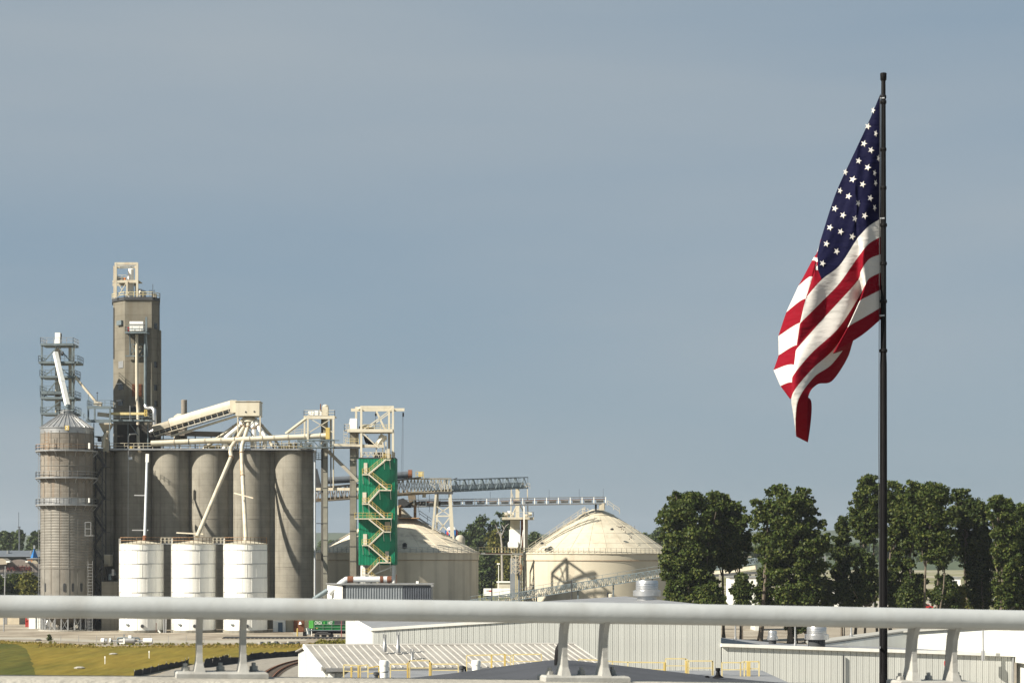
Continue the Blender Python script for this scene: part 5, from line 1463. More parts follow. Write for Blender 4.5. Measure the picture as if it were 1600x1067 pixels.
for k, (a, b, py, wide) in enumerate(land):
    zz_ = Z(py, fy0)
    MB().box(X(a, fy0), X(b, fy0), fy0, fy1, zz_ - .20, zz_ + .02).build('landing', CREAMP, gt)
    MB().rail([(X(a, fy0), fy0, zz_), (X(b, fy0), fy0, zz_)], 1.1, .075, .95 if not wide else .8).build('landing_rail', YEL, gt)
    e = a if k % 2 else b
    MB().rail([(X(e, fy0), fy0, zz_), (X(e, fy0), fy1, zz_)], 1.1, .075, 1).build('landing_rail', YEL, gt)
    MB().beam((X(a + 1, fy0), fy0 + .1, zz_ - .2), (X(a + 1, fy0), fy1, zz_ - 1.9), .10).beam((X(b - 1, fy0), fy0 + .1, zz_ - .2), (X(b - 1, fy0), fy1, zz_ - 1.9), .10).build('landing_bracket', WHITE, gt)
fl_ = [((603, 717.5), (576, 740)), ((576, 741), (605, 765)), ((593, 765), (575, 785.5)), ((576, 787), (601, 809)), ((576.5, 811), (600, 830)), ((598.5, 830.5), (577, 851)), ((576, 852), (606, 878)), ((592, 878), (575, 896)), ((577, 898), (591, 911))]
for (a, ya), (b, yb) in fl_:
    p, q = P(a, ya, fy0), P(b, yb, fy0)
    MB().beam(p, q, .10, .27).build('stringer', CREAMP, gt)
    dv = Vector((0, 1.75, 0)); MB().beam(p + dv, q + dv, .10, .27).build('stringer', CREAMP, gt)
    mb = MB(); n = 11
    for k in range(n):
        c = p.lerp(q, (k + .5) / n); mb.box(c.x - .16, c.x + .16, c.y + .05, c.y + 1.72, c.z - .02, c.z + .04)
    mb.build('treads', GALV, gt)
    up = Vector((0, 0, 1.05)); mb = MB(); mb.beam(p + up, q + up, .075); mb.beam(p + up*.55, q + up*.55, .06)
    for k in range(5): c = p.lerp(q, k / 4); mb.beam(c, c + up, .065)
    mb.build('stair_rail', YEL, gt)
BDOOR = mat('beige_door', (.62, .58, .47))
for a, b, y0, y1 in ((568.5, 574, 723, 739.8), (566.5, 572.5, 769, 785.8), (567.5, 573.5, 834, 850.3), (602, 607.5, 861, 877.4)):
    d_ = MB().box(X(a, GY), X(b, GY), GY - .2, GY + .05, Z(y1, GY), Z(y0, GY)).build('door', BDOOR, gt)
    MB().box(X(b - 1.1, GY), X(b - .5, GY), GY - .28, GY - .2, Z(y1 - 7.6, GY), Z(y1 - 8.6, GY)).build('handle', DARKST, d_)
MB().box(X(601.5, GY), X(609.5, GY), GY - .25, GY + .05, Z(829, GY), Z(815, GY)).build('door', mat('wide_beige_door', (.55, .50, .38)), gt, label='wide beige door on the fifth landing from the top')
MB().box(X(605, GY), X(609, GY), GY - .5, GY + .05, Z(716, GY), Z(701, GY)).build('door', CREAM, gt)

# frame on top of the green tower
gf = thing('tower_top_frame', 'open cream steel crane frame on top of the green tower', 'steel frame', (X(590, GY), GY, gz1 + .2))
zt_ = Z(635.5, GY)
posts = [(564.5, GY + .3), (614, GY + .3), (556.5, GY + 6.6), (608, GY + 6.6)]
for px, Y in posts:
    MB().beam((X(px, Y), Y, gz1 + .18 if px != 556.5 else Z(672, Y)), (X(px, Y), Y, zt_), .42).build('post', CREAMP, gf)
for px, Y in ((559, GY + 6.6),): MB().beam((X(px, Y), Y, gz1 + .18), (X(px, Y), Y, Z(672, Y)), .4).build('post', CREAMP, gf)
MB().beam(P(563, 636, GY + .3), P(615.5, 636, GY + .3), .4, .5).build('top_beam', CREAMP, gf)
MB().beam(P(555, 637.5, GY + 6.6), P(609, 637.5, GY + 6.6), .4, .5).build('top_beam', CREAMP, gf)
MB().beam(P(548.5, 640.5, GY + 3.4), P(632, 640, GY + 3.4), .45, .6).build('crane_beam', CREAMP, gf)
for (a, Ya), (b, Yb) in ((posts[0], posts[2]), (posts[1], posts[3])): MB().beam((X(a, Ya), Ya, zt_ - .1), (X(b, Yb), Yb, zt_ - .1), .35, .4).build('side_beam', CREAMP, gf)
zf = Z(672, GY)
MB().box(X(543, GY), X(613, GY), GY + .2, GY + 6.8, zf - .3, zf).build('mid_floor', CREAM, gf)
MB().beam(P(543, 672.5, GY + .1), P(613.5, 672.5, GY + .1), .3, .65).build('floor_beam', CREAMP, gf)
for Y in (GY + .3, GY + 6.6):
    MB().beam((X(566, Y), Y, zf), (X(613, Y), Y, zt_ - .4), .2).beam((X(587, Y), Y, zt_ - .4), (X(603, Y), Y, zf), .2).build('brace', CREAMP, gf)
    MB().beam((X(566, Y), Y, zf - .5), (X(592, Y), Y, Z(700, Y)), .22).build('lower_brace', CREAMP, gf)
MB().rail([P(566, 671.8, GY + .2), P(613, 671.8, GY + .2), P(613, 671.8, GY + 6.5)], 1.1, .08, 1.3).build('railing', YELP, gf)
MB().rail([P(563, 715, GY + .1), P(616, 715, GY + .1), P(617, 715, GY + 6.8)], 1.1, .08, 1.3).build('roof_railing', CREAM, gf)
MB().box(X(561, GY+2), X(571, GY+2), GY + 1.5, GY + 3, zf, Z(665, GY)).box(X(576, GY+2), X(584, GY+2), GY + 1.6, GY + 2.8, zf, Z(667, GY)).build('drive', DARKST, gf)
MB().tube([P(566, 668, GY + 1.2), P(575, 668, GY + 1.2)], .55, 10).build('gearbox', CREAM, gf, smooth=True)
MB().tube([P(570, 688, GY + 2), P(576, 686, GY + 2)], .75, 12).build('pulley', BLACK, gf)
MB().extr([P(575, 696, GY + 2), P(588, 693, GY + 2), P(573, 685, GY + 2)], (0, .6, 0)).build('belt_guard', BLACK, gf)
mb = MB(); mb.tube([P(600, 681, GY + 1.6), P(595, 688, GY + 1.4), P(588, 698, GY + 1.2)], [.8, .7, .5], 8); mb.build('spout', CREAMP, gf, smooth=True)
MB().box(X(592, GY+2), X(604, GY+2), GY + 1.2, GY + 3, Z(686, GY), Z(680, GY)).build('inlet_box', CREAMP, gf)
MB().beam(P(566, 697, GY + .6), P(600, 697, GY + .6), .4, .6).build('conveyor_box', CREAM, gf)
for a, b in ((566, 575), (575, 584), (584, 592)): MB().beam(P(a, 714, GY + .5), P((a+b)/2, 706, GY + .5), .14).beam(P((a+b)/2, 706, GY + .5), P(b, 714, GY + .5), .14).build('lattice', CREAM, gf)
for px in (588, 598, 603): MB().beam(P(px, 715, GY + .8), P(px, 690, GY + .8), .22).build('post', CREAM, gf)
MB().box(X(583, GY), X(602, GY), GY + 2, GY + 5, gz1 + .2, Z(706, GY)).build('machine', TAUPE, gf)
MB().beam(P(587, 641, GY + 3.4), P(587, 672, GY + 3.4), .07).build('hoist_chain', DARKST, gf)
MB().box(X(586, GY+3.4), X(588.5, GY+3.4), GY + 3.2, GY + 3.6, Z(648, GY), Z(644, GY)).build('hoist', BLACK, gf)
MB().beam(P(630, 643, GY + 3.4), P(629.5, 748, GY + 3.4), .05).beam(P(629, 643, GY + 3.4), P(627, 745, GY + 3.4), .04).build('hoist_rope', DARKST, gf)
MB().box(X(628.8, GY+3.4), X(631.2, GY+3.4), GY + 3.2, GY + 3.6, Z(649, GY), Z(643, GY)).build('trolley', BLACK, gf)

# --- grey shed and pipe in front
SHY = 384.0
sh = thing('grey_shed', 'grey corrugated shed with a bright white end wall below the green tower', 'shed', (X(590, SHY), SHY, 0))
zs = Z(913.5, SHY)
xa, xb, xm = X(536, SHY), X(673.5, SHY), X(629.5, SHY)
lx0 = X(512, SHY + 9)
mb = MB(); mb.prism([(xa, SHY + .1), (xb, SHY + .1), (xb, SHY + 9), (lx0, SHY + 9)], 0, zs - .05); mb.build('wall', SHEDB, sh)
corr((xa + .5, SHY), (xm, SHY), 0, zs - .15, 22, .12, SHEDB, 'wall_sheet', sh)
MB().box(xm, xb, SHY - .01, SHY + .09, 0, zs - .1).build('side_bay', SHEDD, sh)  # dark sheet flush with the front, coloured for the shade of an open recess
corr((xm + .05, SHY - .03), (xb, SHY - .03), 0, zs - .5, 12, .1, SHEDD, 'wall_sheet', sh)
MB().box(xa - .1, xa + .5, SHY - .06, SHY + .1, 0, zs - .05).build('corner_trim', DARKST, sh)
corr((lx0 - .05, SHY + 9), (xa - .08, SHY), 0, zs - .1, 18, .08, WHITE, 'end_wall_sheet', sh)
mb = MB(); mb.prism([(xa - .5, SHY - .5), (xb + .3, SHY - .5), (xb + .3, SHY + 9.2), (lx0 - .4, SHY + 9.2)], zs, zs + .25); mb.build('roof', GALV, sh)
MB().box(xb, xb + .5, SHY - .7, SHY - .3, zs - .3, zs + .1).build('lamp', GALV, sh)
MB().box(X(650, SHY + 3), X(654, SHY + 3), SHY + 3, SHY + 3.5, zs + .25, zs + .7).build('roof_lamp', WHITE, sh)
pp = thing('shed_roof_pipe', 'thick pale pipe with rusty joints lying along the grey shed roof', 'pipe', tuple(P(575, 908, SHY + 4)))
MB().tube([P(514, 927, SHY + 5), P(534, 910, SHY + 5), P(541, 905, SHY + 5), P(612, 904.5, SHY + 5)], .58, 14).build('pipe', mat('pale_grey_pipe', (.60, .62, .63)), pp, smooth=True)
for a, b in ((543, 552), (594, 599), (605, 612)): MB().tube([P(a, 905, SHY + 5), P(b, 904.7, SHY + 5)], .63, 14).build('rusty_joint', RUST, pp, smooth=True)
for px in (560, 580, 608): MB().beam(P(px, 906, SHY + 5), Vector((P(px, 906, SHY+5).x, SHY + 5, zs + .2)), .3).build('saddle', DARKST, pp)
MB().beam(P(619, 913, SHY + 3), P(619, 897, SHY + 3), .1).build('red_post', RUST, pp)
t = thing('bent_flue', 'dark bent flue pipe left of the grey shed', 'pipe', tuple(P(495, 935, 385)))
MB().tube([P(484, 945, 389), P(492, 935, 389), P(512, 922, 389)], .5, 10).build('flue', BLUEST, t, smooth=True)


# ================================================================== STORAGE DOMES
def dome(px, Y, Rpx, y_eave, y_cap, cap_px, y_apex, m, label):
    cx = X(px, Y); R = M(Rpx, Y); ze = Z(y_eave, Y)
    t = thing('storage_dome', label, 'storage dome', (cx, Y, 0))
    rc = M(cap_px, Y); zc = Z(y_cap, Y); za = Z(y_apex, Y)
    MB().lathe([(R, 0), (R, ze - 1.45)], cx, Y, 96).build('wall', m, t, smooth=True)
    MB().lathe([(R + .12, ze - 1.5), (R + .12, ze - .1)], cx, Y, 96).build('eave_band', m, t, smooth=True)
    MB().lathe([(R + .16, ze - 1.56), (R + .22, ze - 1.53), (R + .16, ze - 1.48)], cx, Y, 96, cap=False).build('eave_angle', RUSTR, t)
    n = 5
    prof = [(R + .3, ze - .12), (R + .3, ze)]
    for k in range(1, n + 1):
        f = k / n
        prof.append((R + .3 + (rc * .92 - R - .3) * f, ze + (zc - ze) * f + .22 * sin(pi * f)))
    MB().lathe(prof, cx, Y, 48).build('cone_roof', m, t, smooth=True)
    for k in (1, 2, 3):
        f = k / 4.0; r = R + .3 + (rc*.92 - R - .3) * f; z = ze + (zc - ze) * f + .22 * sin(pi * f)
        MB().lathe([(r + .08, z - .03), (r, z + .05), (r - .08, z + .05)], cx, Y, 72, cap=False).build('roof_seam', m, t)
    for k in range(24):
        a = 2 * pi * k / 24 + .1
        pts = []
        for q in range(n + 1):
            f = q / n; r = R + .3 + (rc*.92 - R - .3) * f; z = ze + (zc - ze) * f + .22 * sin(pi * f) + .03
            pts.append((cx + r*cos(a), Y + r*sin(a), z))
        if sin(a) < .3:
            mb = MB()
            for p, q in zip(pts[:-1], pts[1:]): mb.beam(p, q, .07, .05)
            mb.build('roof_rib', m, t)
    MB().lathe([(rc, zc - .35), (rc, zc), (rc * .96, zc + .1), (rc*.25, za), (.05, za + .05)], cx, Y, 48).build('cap', m, t)
    MB().lathe([(rc + .02, zc - .4), (rc + .12, zc - .36), (rc + .02, zc - .2)], cx, Y, 48, cap=False).build('cap_angle', RUSTR, t)
    MB().ringrail(cx, Y, R + .15, ze, 1.15, .065, 44, pi, 2*pi, 2).build('eave_railing', CREAM if m is DOME else GALV, t)
    return t, cx, R, ze, zc, rc


rd, rcx, rR, rze, rzc, rrc = dome(932.5, 447, 114.5, 864.5, 804.5, 27.5, 795.5, DOME, 'cream storage dome on the right with a clean cone roof, behind the slanting conveyor')
ld, lcx, lR, lze, lzc, lrc = dome(620, 437, 127.5, 863.5, 806, 22, 790, DOME2, 'stained shadowed storage dome on the left, behind the green tower')
# stair up the left slope of the right dome
a = P(826, 862, 440); b = P(914, 801, 440)
mb = MB()
for dy in (-.6, .6): mb.beam(a + Vector((0, dy, .1)), b + Vector((0, dy, .1)), .12, .3)
mb.build('roof_stair', CREAM, rd)
MB().rail([a + Vector((0, -.6, .2)), b + Vector((0, -.6, .2))], 1.15, .09, 1.9).rail([a + Vector((0, .6, .2)), b + Vector((0, .6, .2))], 1.15, .09, 1.9).build('stair_rail', CREAM, rd)
MB().rail([P(949, 790, 444), P(968, 803, 444)], 1.2, .1, 1.5).rail([P(949, 790, 442), P(968, 803, 442)], 1.2, .1, 1.5).build('top_stair_rail', CREAM, rd)
MB().rail([P(910, 804, 440), P(919, 804, 439.5)], 1.3, .12, 1).build('top_gate', CREAM, rd)
MB().box(X(842, 437), X(853, 437), 434.5, 436.5, Z(852, 437), Z(846, 437)).build('roof_hatch', DOME, rd)
for px, py in ((956.5, 826), (847, 848)): MB().lathe([(.3, Z(py+2, 433)), (.4, Z(py, 433)), (.1, Z(py-1.5, 433))], X(px, 433), 433.5, 10).build('roof_vent', DARKST, rd)
mb = MB(); rnd = random.Random(12)
for k in range(24):                                   # chipped patches of the coating
    px = rnd.uniform(962, 992) if k < 22 else rnd.uniform(976, 1006); py = (823 + rnd.gauss(0, 1.6)) if k < 22 else (841 + rnd.gauss(0, .7))
    if k % 4 == 0: px = rnd.uniform(968, 990); py = rnd.uniform(824, 840)
    # lay each flake on the cone
    for it in range(2):
        Y = 432.0
        for _ in range(12):
            x = X(px, Y); z = Z(py, Y); f = (z - rze) / (rzc - rze); r = rR + .3 + (rrc*.92 - rR - .3) * f
            dx = x - rcx
            if abs(dx) >= r: break
            Y = 444 - sqrt(r*r - dx*dx)
    nrm = Vector((dx, Y - 444, 9)).normalized()
    c = Vector((x, Y, z)) + nrm * .08
    s_ = rnd.uniform(.05, .13); tt = Vector((-nrm.y, nrm.x, 0)).normalized(); uu = nrm.cross(tt)
    pts = [c + tt*s_*1.5*cos(q*pi/3)*rnd.uniform(.6, 1.2) + uu*s_*sin(q*pi/3)*rnd.uniform(.6, 1.2) for q in range(6)]
    mb.extr(pts, nrm * -.2)
o = mb.build('worn_patch', TAUPE, rd); o['kind'] = 'stuff'
# head works on the left dome
MB().box(X(622, 432), X(655, 432), 431, 439, Z(810, 432), Z(808.5, 432)).build('top_deck', RUSTR, ld)
mb = MB()
for px in (625, 648.5): mb.beam(P(px, 810, 434), P(px, 789, 434), .6)
mb.build('deck_column', RUSTR, ld)
MB().extr([P(636, 768, 435), P(648, 768, 435), P(651, 790, 435), P(640, 790, 435)], (0, 2, 0)).build('drop_chute', mat('brown_chute', (.20, .165, .12)), ld)
MB().rail([P(655, 806, 434), P(668, 815, 433), P(690, 829, 432)], 1.2, .1, 2).build('slope_stair_rail', GALV, ld)
MB().beam(P(655, 810, 434), P(690, 832, 432), .8, .2).build('slope_stair', GALV, ld)
for px, py in ((632, 852),): MB().lathe([(.5, Z(py, 420) - .5), (.5, Z(py, 420) + .3), (.2, Z(py, 420) + .6)], X(px, 420), 420.8, 12).build('roof_vent', DARKST, ld, smooth=True)

# ================================================================== CONVEYOR GALLERIES
t = thing('upper_gallery', 'weathered cream truss conveyor gallery running from behind the silos over the left dome', 'conveyor gallery', tuple(P(640, 770, 432)))
MB().truss(P(486, 784, 424), P(640, 769.5, 431), 2.9, 2.6, 22, .22, .13).build('rear_truss', mat('brown_truss', (.40, .34, .26), (.30, .25, .2)), t)
MB().truss(P(640, 769, 431), P(702, 768.5, 434), 2.9, 2.6, 12, .22, .13).build('front_truss', CREAM, t)
MB().beam(P(486, 782, 424), P(704, 766.5, 434), 1.6, .75).build('belt_trough', mat('rusty_trough', (.38, .31, .20), (.26, .19, .12)), t)
MB().beam(P(486, 764.5, 424), P(655, 746, 431), 2.7, .3).build('roof_sheet', DARKST, t)
MB().tube([P(505, 751, 427), P(548, 748.5, 428), P(641, 741, 431)], [.75, .75, .75], 14).build('dark_tube', SLATE, t, smooth=True)
MB().tube([P(638, 741, 431), P(644, 741, 431)], 1.0, 14).build('tube_head', RUST, t)
MB().extr([P(632, 747, 432), P(644, 747, 432), P(642, 736, 432), P(634, 737, 432)], (0, 1.6, 0)).build('head_box', RUSTR, t)
MB().box(X(654, 432), X(660.5, 432), 431, 432.6, Z(745, 432), Z(737, 432)).build('yellow_box', YELP, t)
MB().rail([P(650, 747, 430), P(662, 747, 430)], 1.4, .1, .8).build('railing', YEL, t)
t = thing('dark_gallery', 'dark blue grey truss conveyor gallery ending over the cream middle tower', 'conveyor gallery', tuple(P(760, 765, 450)))
p, q = P(704, 768, 434), P(817.5, 762.5, 470)
MB().truss(p, q, 2.55, 2.4, 17, .20, .13).build('truss', BLUEST, t)
dv = q - p; DBP = mat('dull_blue_panel', (.40, .44, .46))
for k in range(17):
    c = p + dv * ((k + .5) / 17); MB().beam(c + Vector((-.55, 1, .7)), c + Vector((.55, 1.6, .7)), .2, 1.5).build('inner_panel', DBP, t)
MB().beam(p + Vector((0, 0, .35)), q + Vector((0, 0, .35)), 1.4, .35).build('belt', BLUEST, t)
MB().beam(P(705, 750, 434), P(714, 747, 436), .2).build('end_strut', DARKST, t)
t = thing('lower_gallery', 'pale lower conveyor gallery running from the left dome to the top of the right dome', 'conveyor gallery', tuple(P(800, 790, 446)))
p, q = P(628, 791.5, 435), P(946, 786.5, 444)
mb = MB(); up = Vector((0, 0, 1.45)); wv_ = Vector((0, 1.2, 0))
for s_ in (-1, 1):
    mb.beam(p + wv_*s_*.6, q + wv_*s_*.6, .22, .3); mb.beam(p + wv_*s_*.6 + up, q + wv_*s_*.6 + up, .16)
mb.build('stringers', GALV, t)
for k in range(18):
    c = p + (q - p) * (k / 17) - wv_*.62
    MB().beam(c, c + up, .17).build('frame_post', WHITE if k > 4 else BLUEST, t)
mb = MB()
for k in range(17):
    c0, c1 = p + (q - p) * ((k + .22) / 17) + Vector((0, 0, .62)), p + (q - p) * ((k + .82) / 17) + Vector((0, 0, .62))
    mb.tube([c0, c1], .34, 8)
mb.build('idler_guards', mat('pale_guard', (.33, .35, .35), (.22, .2, .18)), t, smooth=True)
MB().beam(p + Vector((0, .3, 1.0)), q + Vector((0, .3, 1.0)), .9, .12).build('belt', RUST, t)
MB().beam(P(656, 786, 436), P(687, 786, 438), 1.3, 1.0).build('dark_housing', DARKST, t)
MB().extr([P(622, 793, 434), P(622, 780, 434), P(630, 778, 434), P(642, 786, 434), P(642, 793, 434)], (0, 1.5, 0)).build('tail_housing', DARKST, t)
mb = MB()
for px, y0 in ((766, 745), (858, 765), (905, 764), (942.5, 763)): mb.beam(P(px, 787, 444), P(px, y0 if px > 800 else 768, 444), .06)
mb.build('lightning_rods', DARKST, t)
MB().beam(P(931, 786, 444), P(931, 797, 444), .45).beam(P(944, 786, 444), P(944, 796, 444), .3).build('end_leg', DARKST, t)
MB().box(X(936, 444), X(944, 444), 443, 445, Z(797, 444), Z(786, 444)).build('drop_box', CREAM, t)
t = thing('gallery_trestle', 'cream braced trestle holding the upper gallery over the slope of the left dome', 'trestle', tuple(P(692, 840, 431)))
f0, f1 = 428.5, 433
for px0, px1, Y, yb in ((681, 676, f0, 828), (704, 708.5, f0, 842), (684, 682, f1, 828), (702, 705, f1, 838)):
    MB().beam(P(px0, 771, Y), P(px1, yb, Y), .42).build('leg', CREAMP, t)
for Y in (f0, f1):
    MB().beam(P(679, 806, Y), P(705.5, 806, Y), .3).beam(P(681, 790, Y), P(704, 806, Y), .2).beam(P(704, 790, Y), P(680, 806, Y), .2).build('brace', CREAMP, t)
    MB().beam(P(679, 806, Y), P(707, 838, Y), .24).beam(P(704, 806, Y), P(687, 828, Y), .24).build('brace', CREAMP, t)
MB().beam(P(679, 770, f0), P(708, 770, f0), .5, .5).build('head_beam', DARKST, t)
for px in (653.5, 671): MB().beam(P(px, 772, 432), P(px, 800, 432), .08).build('hanging_cable', DARKST, t)
MB().box(X(660, 432), X(665.5, 432), 431.6, 432, Z(777, 432), Z(769, 432)).build('cable_tray', CREAM, t)

# ================================================================== MIDDLE TOWER
MY = 470.0
mt = thing('middle_tower', 'cream loading tower with a machinery platform between the two domes', 'tower', (X(808, MY), MY, 0))
MB().box(X(797, MY), X(812.5, MY), MY, MY + 4, Z(858, MY), Z(812, MY)).build('upper_casing', CREAMP, mt)
MB().box(X(814.5, MY), X(825, MY), MY + 1.2, MY + 4.5, Z(858, MY), Z(812, MY)).build('rear_casing', CREAMP, mt)
for py in (818, 824, 830): MB().box(X(796.8, MY), X(812.7, MY), MY - .06, MY, Z(py + .5, MY), Z(py, MY)).build('casing_seam', CREAM, mt)
MB().box(X(784.5, MY), X(834, MY), MY - 3, MY + 6, Z(811.5, MY), Z(808, MY)).build('platform', CREAM, mt)
MB().rail([P(785, 808, MY + 6), P(785, 808, MY - 2.9), P(833.5, 808, MY - 2.9), P(833.5, 808, MY + 6)], 1.2, .09, 1.2).build('platform_railing', CREAM, mt)
MB().box(X(805.5, MY), X(811.5, MY), MY, MY + 1.5, Z(808, MY), Z(763, MY)).build('drop_chute', CREAMP, mt)
mb = MB()
for px, tx in ((798, 799), (825, 824)):
    mb.beam(P(px, 808, MY + 3), P(tx, 764, MY + 3), .24)
mb.beam(P(799, 790, MY + 3), P(812, 768, MY + 3), .16).beam(P(799, 768, MY + 3), P(806, 790, MY + 3), .16).beam(P(800, 806, MY + 3), P(808, 788, MY), .2).beam(P(822, 806, MY + 3), P(812, 788, MY), .2)
mb.build('upper_frame', CREAM, mt)
MB().rail([P(816, 764, MY - 1), P(828, 764, MY - 1)], 1.3, .09, .9).build('top_railing', CREAM, mt)
for a, b, y0 in ((788, 792, 801), (793, 797, 798), (800, 803, 801), (818, 824, 803), (826, 831, 800)):
    MB().tube([P(a, y0 + 3, MY - 1.5), P(b, y0 + 3, MY - 1.5)], M(3, MY), 10).build('fan', CREAM if a != 793 else WHITE, mt, smooth=True)
MB().box(X(795.5, MY), X(813, MY), MY - .4, MY + 4.2, Z(850, MY), Z(827, MY)).build('white_wrap', WHITE, mt)
mb = MB(); rnd = random.Random(2)
pts = []
for q in range(28):
    th = 2 * pi * q / 28; r = 1 + .10 * sin(q * 2.7) + rnd.uniform(-.05, .05)
    pts.append(P(801.5 + 8.2 * math.copysign(abs(cos(th)) ** .45, cos(th)) * (1 + .05*sin(q*2.7)), 850.5 + 5.6 * math.copysign(abs(sin(th)) ** .5, sin(th)) * r, MY - 1.6))
mb.extr(pts, (0, 3, 0)); mb.build('sack_cover', WHITE, mt)
MB().beam(P(815.5, 858, MY), P(815.5, 812, MY), .5).build('rusty_column', RUST, mt)
mb = MB()
for Y in (MY - .5, MY + 3):
    for px in (799, 806, 813): mb.beam(P(px, 896, Y), P(px, 858, Y), .22)
    for k in range(5):
        y0 = 862 + 7 * k
        mb.beam(P(799, y0, Y), P(813, y0, Y), .16); mb.beam(P(799, y0, Y), P(806, y0 + 7, Y), .14); mb.beam(P(813, y0, Y), P(806, y0 + 7, Y), .14)
o = mb.build('stair_lattice', CREAM, mt); o['kind'] = 'stuff'
MB().box(X(797, MY), X(813, MY), MY + .4, MY + 3.5, 0, Z(872, MY)).build('base_casing', SHEDB, mt)
MB().box(X(813.4, MY), X(815.6, MY), MY + .4, MY + 3.5, 0, Z(858, MY)).build('corner_post', CREAM, mt)
mb = MB()
for px in (805.6, 808.6): mb.beam(P(px, 940, MY - .2), P(px, 896, MY - .2), .1)
for k in range(26): mb.beam(P(805.4, 938 - k*1.7, MY - .2), P(808.8, 938 - k*1.7, MY - .2), .09)
mb.build('ladder', YELP, mt)
MB().beam(P(819, 866, MY - 4), P(818.6, 783, MY - 4), .30).beam(P(818, 828, MY - 4), P(814, 856, MY - 2), .2).build('white_post', WHITE, mt)
MB().beam(P(818, 935, MY - 6), P(817.5, 884, MY - 6), .25).build('black_post', BLACK, mt)
mb = MB(); rnd = random.Random(8)
for k in range(14):
    px = rnd.uniform(812, 822); py = rnd.uniform(858, 892); mb.beam(P(px, py, MY - 3), P(px + rnd.uniform(-3, 3), py + rnd.uniform(3, 9), MY - 3), .18)
mb.build('rusty_pipes', RUSTR, mt)
t = thing('dome_catwalk', 'white catwalk with yellow posts joining the left dome eave to the middle tower', 'catwalk', tuple(P(785, 866, 455)))
MB().beam(P(748, 864.5, 440), P(822, 865.5, 466), 1.4, .42).build('deck', WHITE, t)
MB().rail([P(749, 863.3, 439.4), P(822, 864, 465.4)], 1.25, .09, 1.9).build('railing', YELP, t)
MB().beam(P(749, 863.6, 439.3), P(800, 864.2, 453), .1, .2).build('kick_plate', RUST, t)

# ================================================================== LONG SLANTING CONVEYOR before the right dome
t = thing('slanting_conveyor', 'long blue grey truss conveyor slanting up across the foot of the right dome', 'conveyor', tuple(P(900, 925, 405)))
p, q = P(735, 949, 408), P(1058, 897, 398)
MB().truss(p, q, 1.55, 1.6, 62, .15, .09).build('truss', BLUEST, t)
MB().beam(p + Vector((0, 0, .3)), q + Vector((0, 0, .3)), 1.1, .45).build('trough', CREAM, t)
MB().rail([p + Vector((0, -.8, 1.5)), q + Vector((0, -.8, 1.5))], .8, .07, 3.2, 0).build('hand_rail', BLUEST, t)
for px in (840, 905, 960, 1020):
    f = (px - 735) / 323; c = p.lerp(q, f)
    MB().beam(c, (c.x, c.y, 0), .3).build('support', BLUEST, t)
for px, y0, y1, Y, lab, arm in ((893, 906, 945, 398, 'dark lamp post with a short arm in front of the right dome', 1), (753, 894, 945, 440, 'dark utility pole beside the left dome', 0), (768.5, 896, 945, 445, 'second dark utility pole before the white trailer', 0)):
    t = thing('utility_pole', lab, 'pole', (X(px, Y), Y, 0))
    MB().lathe([(.17, 0), (.12, Z(y0, Y))], X(px, Y), Y, 8).build('pole', DARKST, t)
    if arm: MB().beam(P(893, 908, Y), P(898, 907.5, Y), .08).box(X(896.5, Y), X(899, Y), Y - .2, Y + .2, Z(908.2, Y), Z(907, Y)).build('lamp', GALV, t)
    else: MB().box(X(px - 1.5, Y), X(px + 1.5, Y), Y - .2, Y + .2, Z(y0 + 2, Y), Z(y0, Y)).build('cap', DARKST, t)
t = thing('yard_tank', 'small cream cylinder behind the slanting conveyor', 'tank', (X(957, 420), 420, 0))
MB().lathe([(M(4.2, 420), 0), (M(4.2, 420), Z(928, 420)), (.2, Z(926, 420))], X(955, 420), 420, 16).build('shell', CREAM, t, smooth=True)
MB().beam((X(949.5, 418), 418, 0), (X(949.5, 418), 418, Z(925, 418)), .35).beam(P(949, 926.5, 418), P(956, 926.5, 418), .2).build('post', DARKST, t)

# ================================================================== FAR YARD: trailer, shed, painted tank
TY = 690.0
t = thing('box_trailer', 'white box trailer parked between the left dome and the middle tower', 'trailer', (X(780, TY), TY, 0))
MB().box(X(755.5, TY), X(812, TY), TY, TY + 2.6, 1.2, Z(919, TY)).build('box', WHITE, t)
for px in (762, 766): MB().tube([(X(px, TY), TY + .1, .55), (X(px, TY), TY + 2.5, .55)], .52, 14).build('wheel', BLACK, t)
MB().box(X(760, TY), X(764, TY), TY - .02, TY + .01, Z(923.5, TY), Z(921.8, TY)).build('grey_mark', GALV, t); MB().box(X(764, TY), X(769, TY), TY - .02, TY + .01, Z(924, TY), Z(921.8, TY)).build('red_mark', REDP, t)
MB().box(X(756, TY), X(811, TY), TY + .4, TY + 2.2, .9, 1.2).build('chassis', DARKST, t)
t = thing('small_cream_shed', 'small cream flat roofed shed behind the white trailer', 'shed', (X(790, 720), 720, 0))
MB().box(X(776.5, 720), X(815, 720), 720, 728, 0, Z(910, 720)).build('wall', mat('cream_shed_wall', (.60, .56, .46)), t)
MB().box(X(775.8, 720), X(816, 720), 719.6, 728.4, Z(910, 720), Z(908, 720)).build('roof', WHITE, t)
t = thing('painted_tank', 'round tank painted red white and blue beyond the left dome', 'tank', (X(706, 600), 600, 0))
Y = 600; r = M(9.5, Y); cx = X(706, Y)
for k, (y0, y1, m) in enumerate(((823, 827.5, WHITE), (827.5, 836, REDP), (836, 842, BLUEP))):
    pr = [(sqrt(max(.01, 1 - ((y - 833) / 11.0) ** 2)) * r, Z(y, Y)) for y in [y1 + (y0 - y1) * q / 4 for q in range(5)]]
    MB().lathe(pr, cx, Y, 24).build('painted_band', m, t, smooth=True)
MB().lathe([(1.2, 0), (.8, Z(841, Y))], cx, Y, 12).build('stem', WHITE, t)
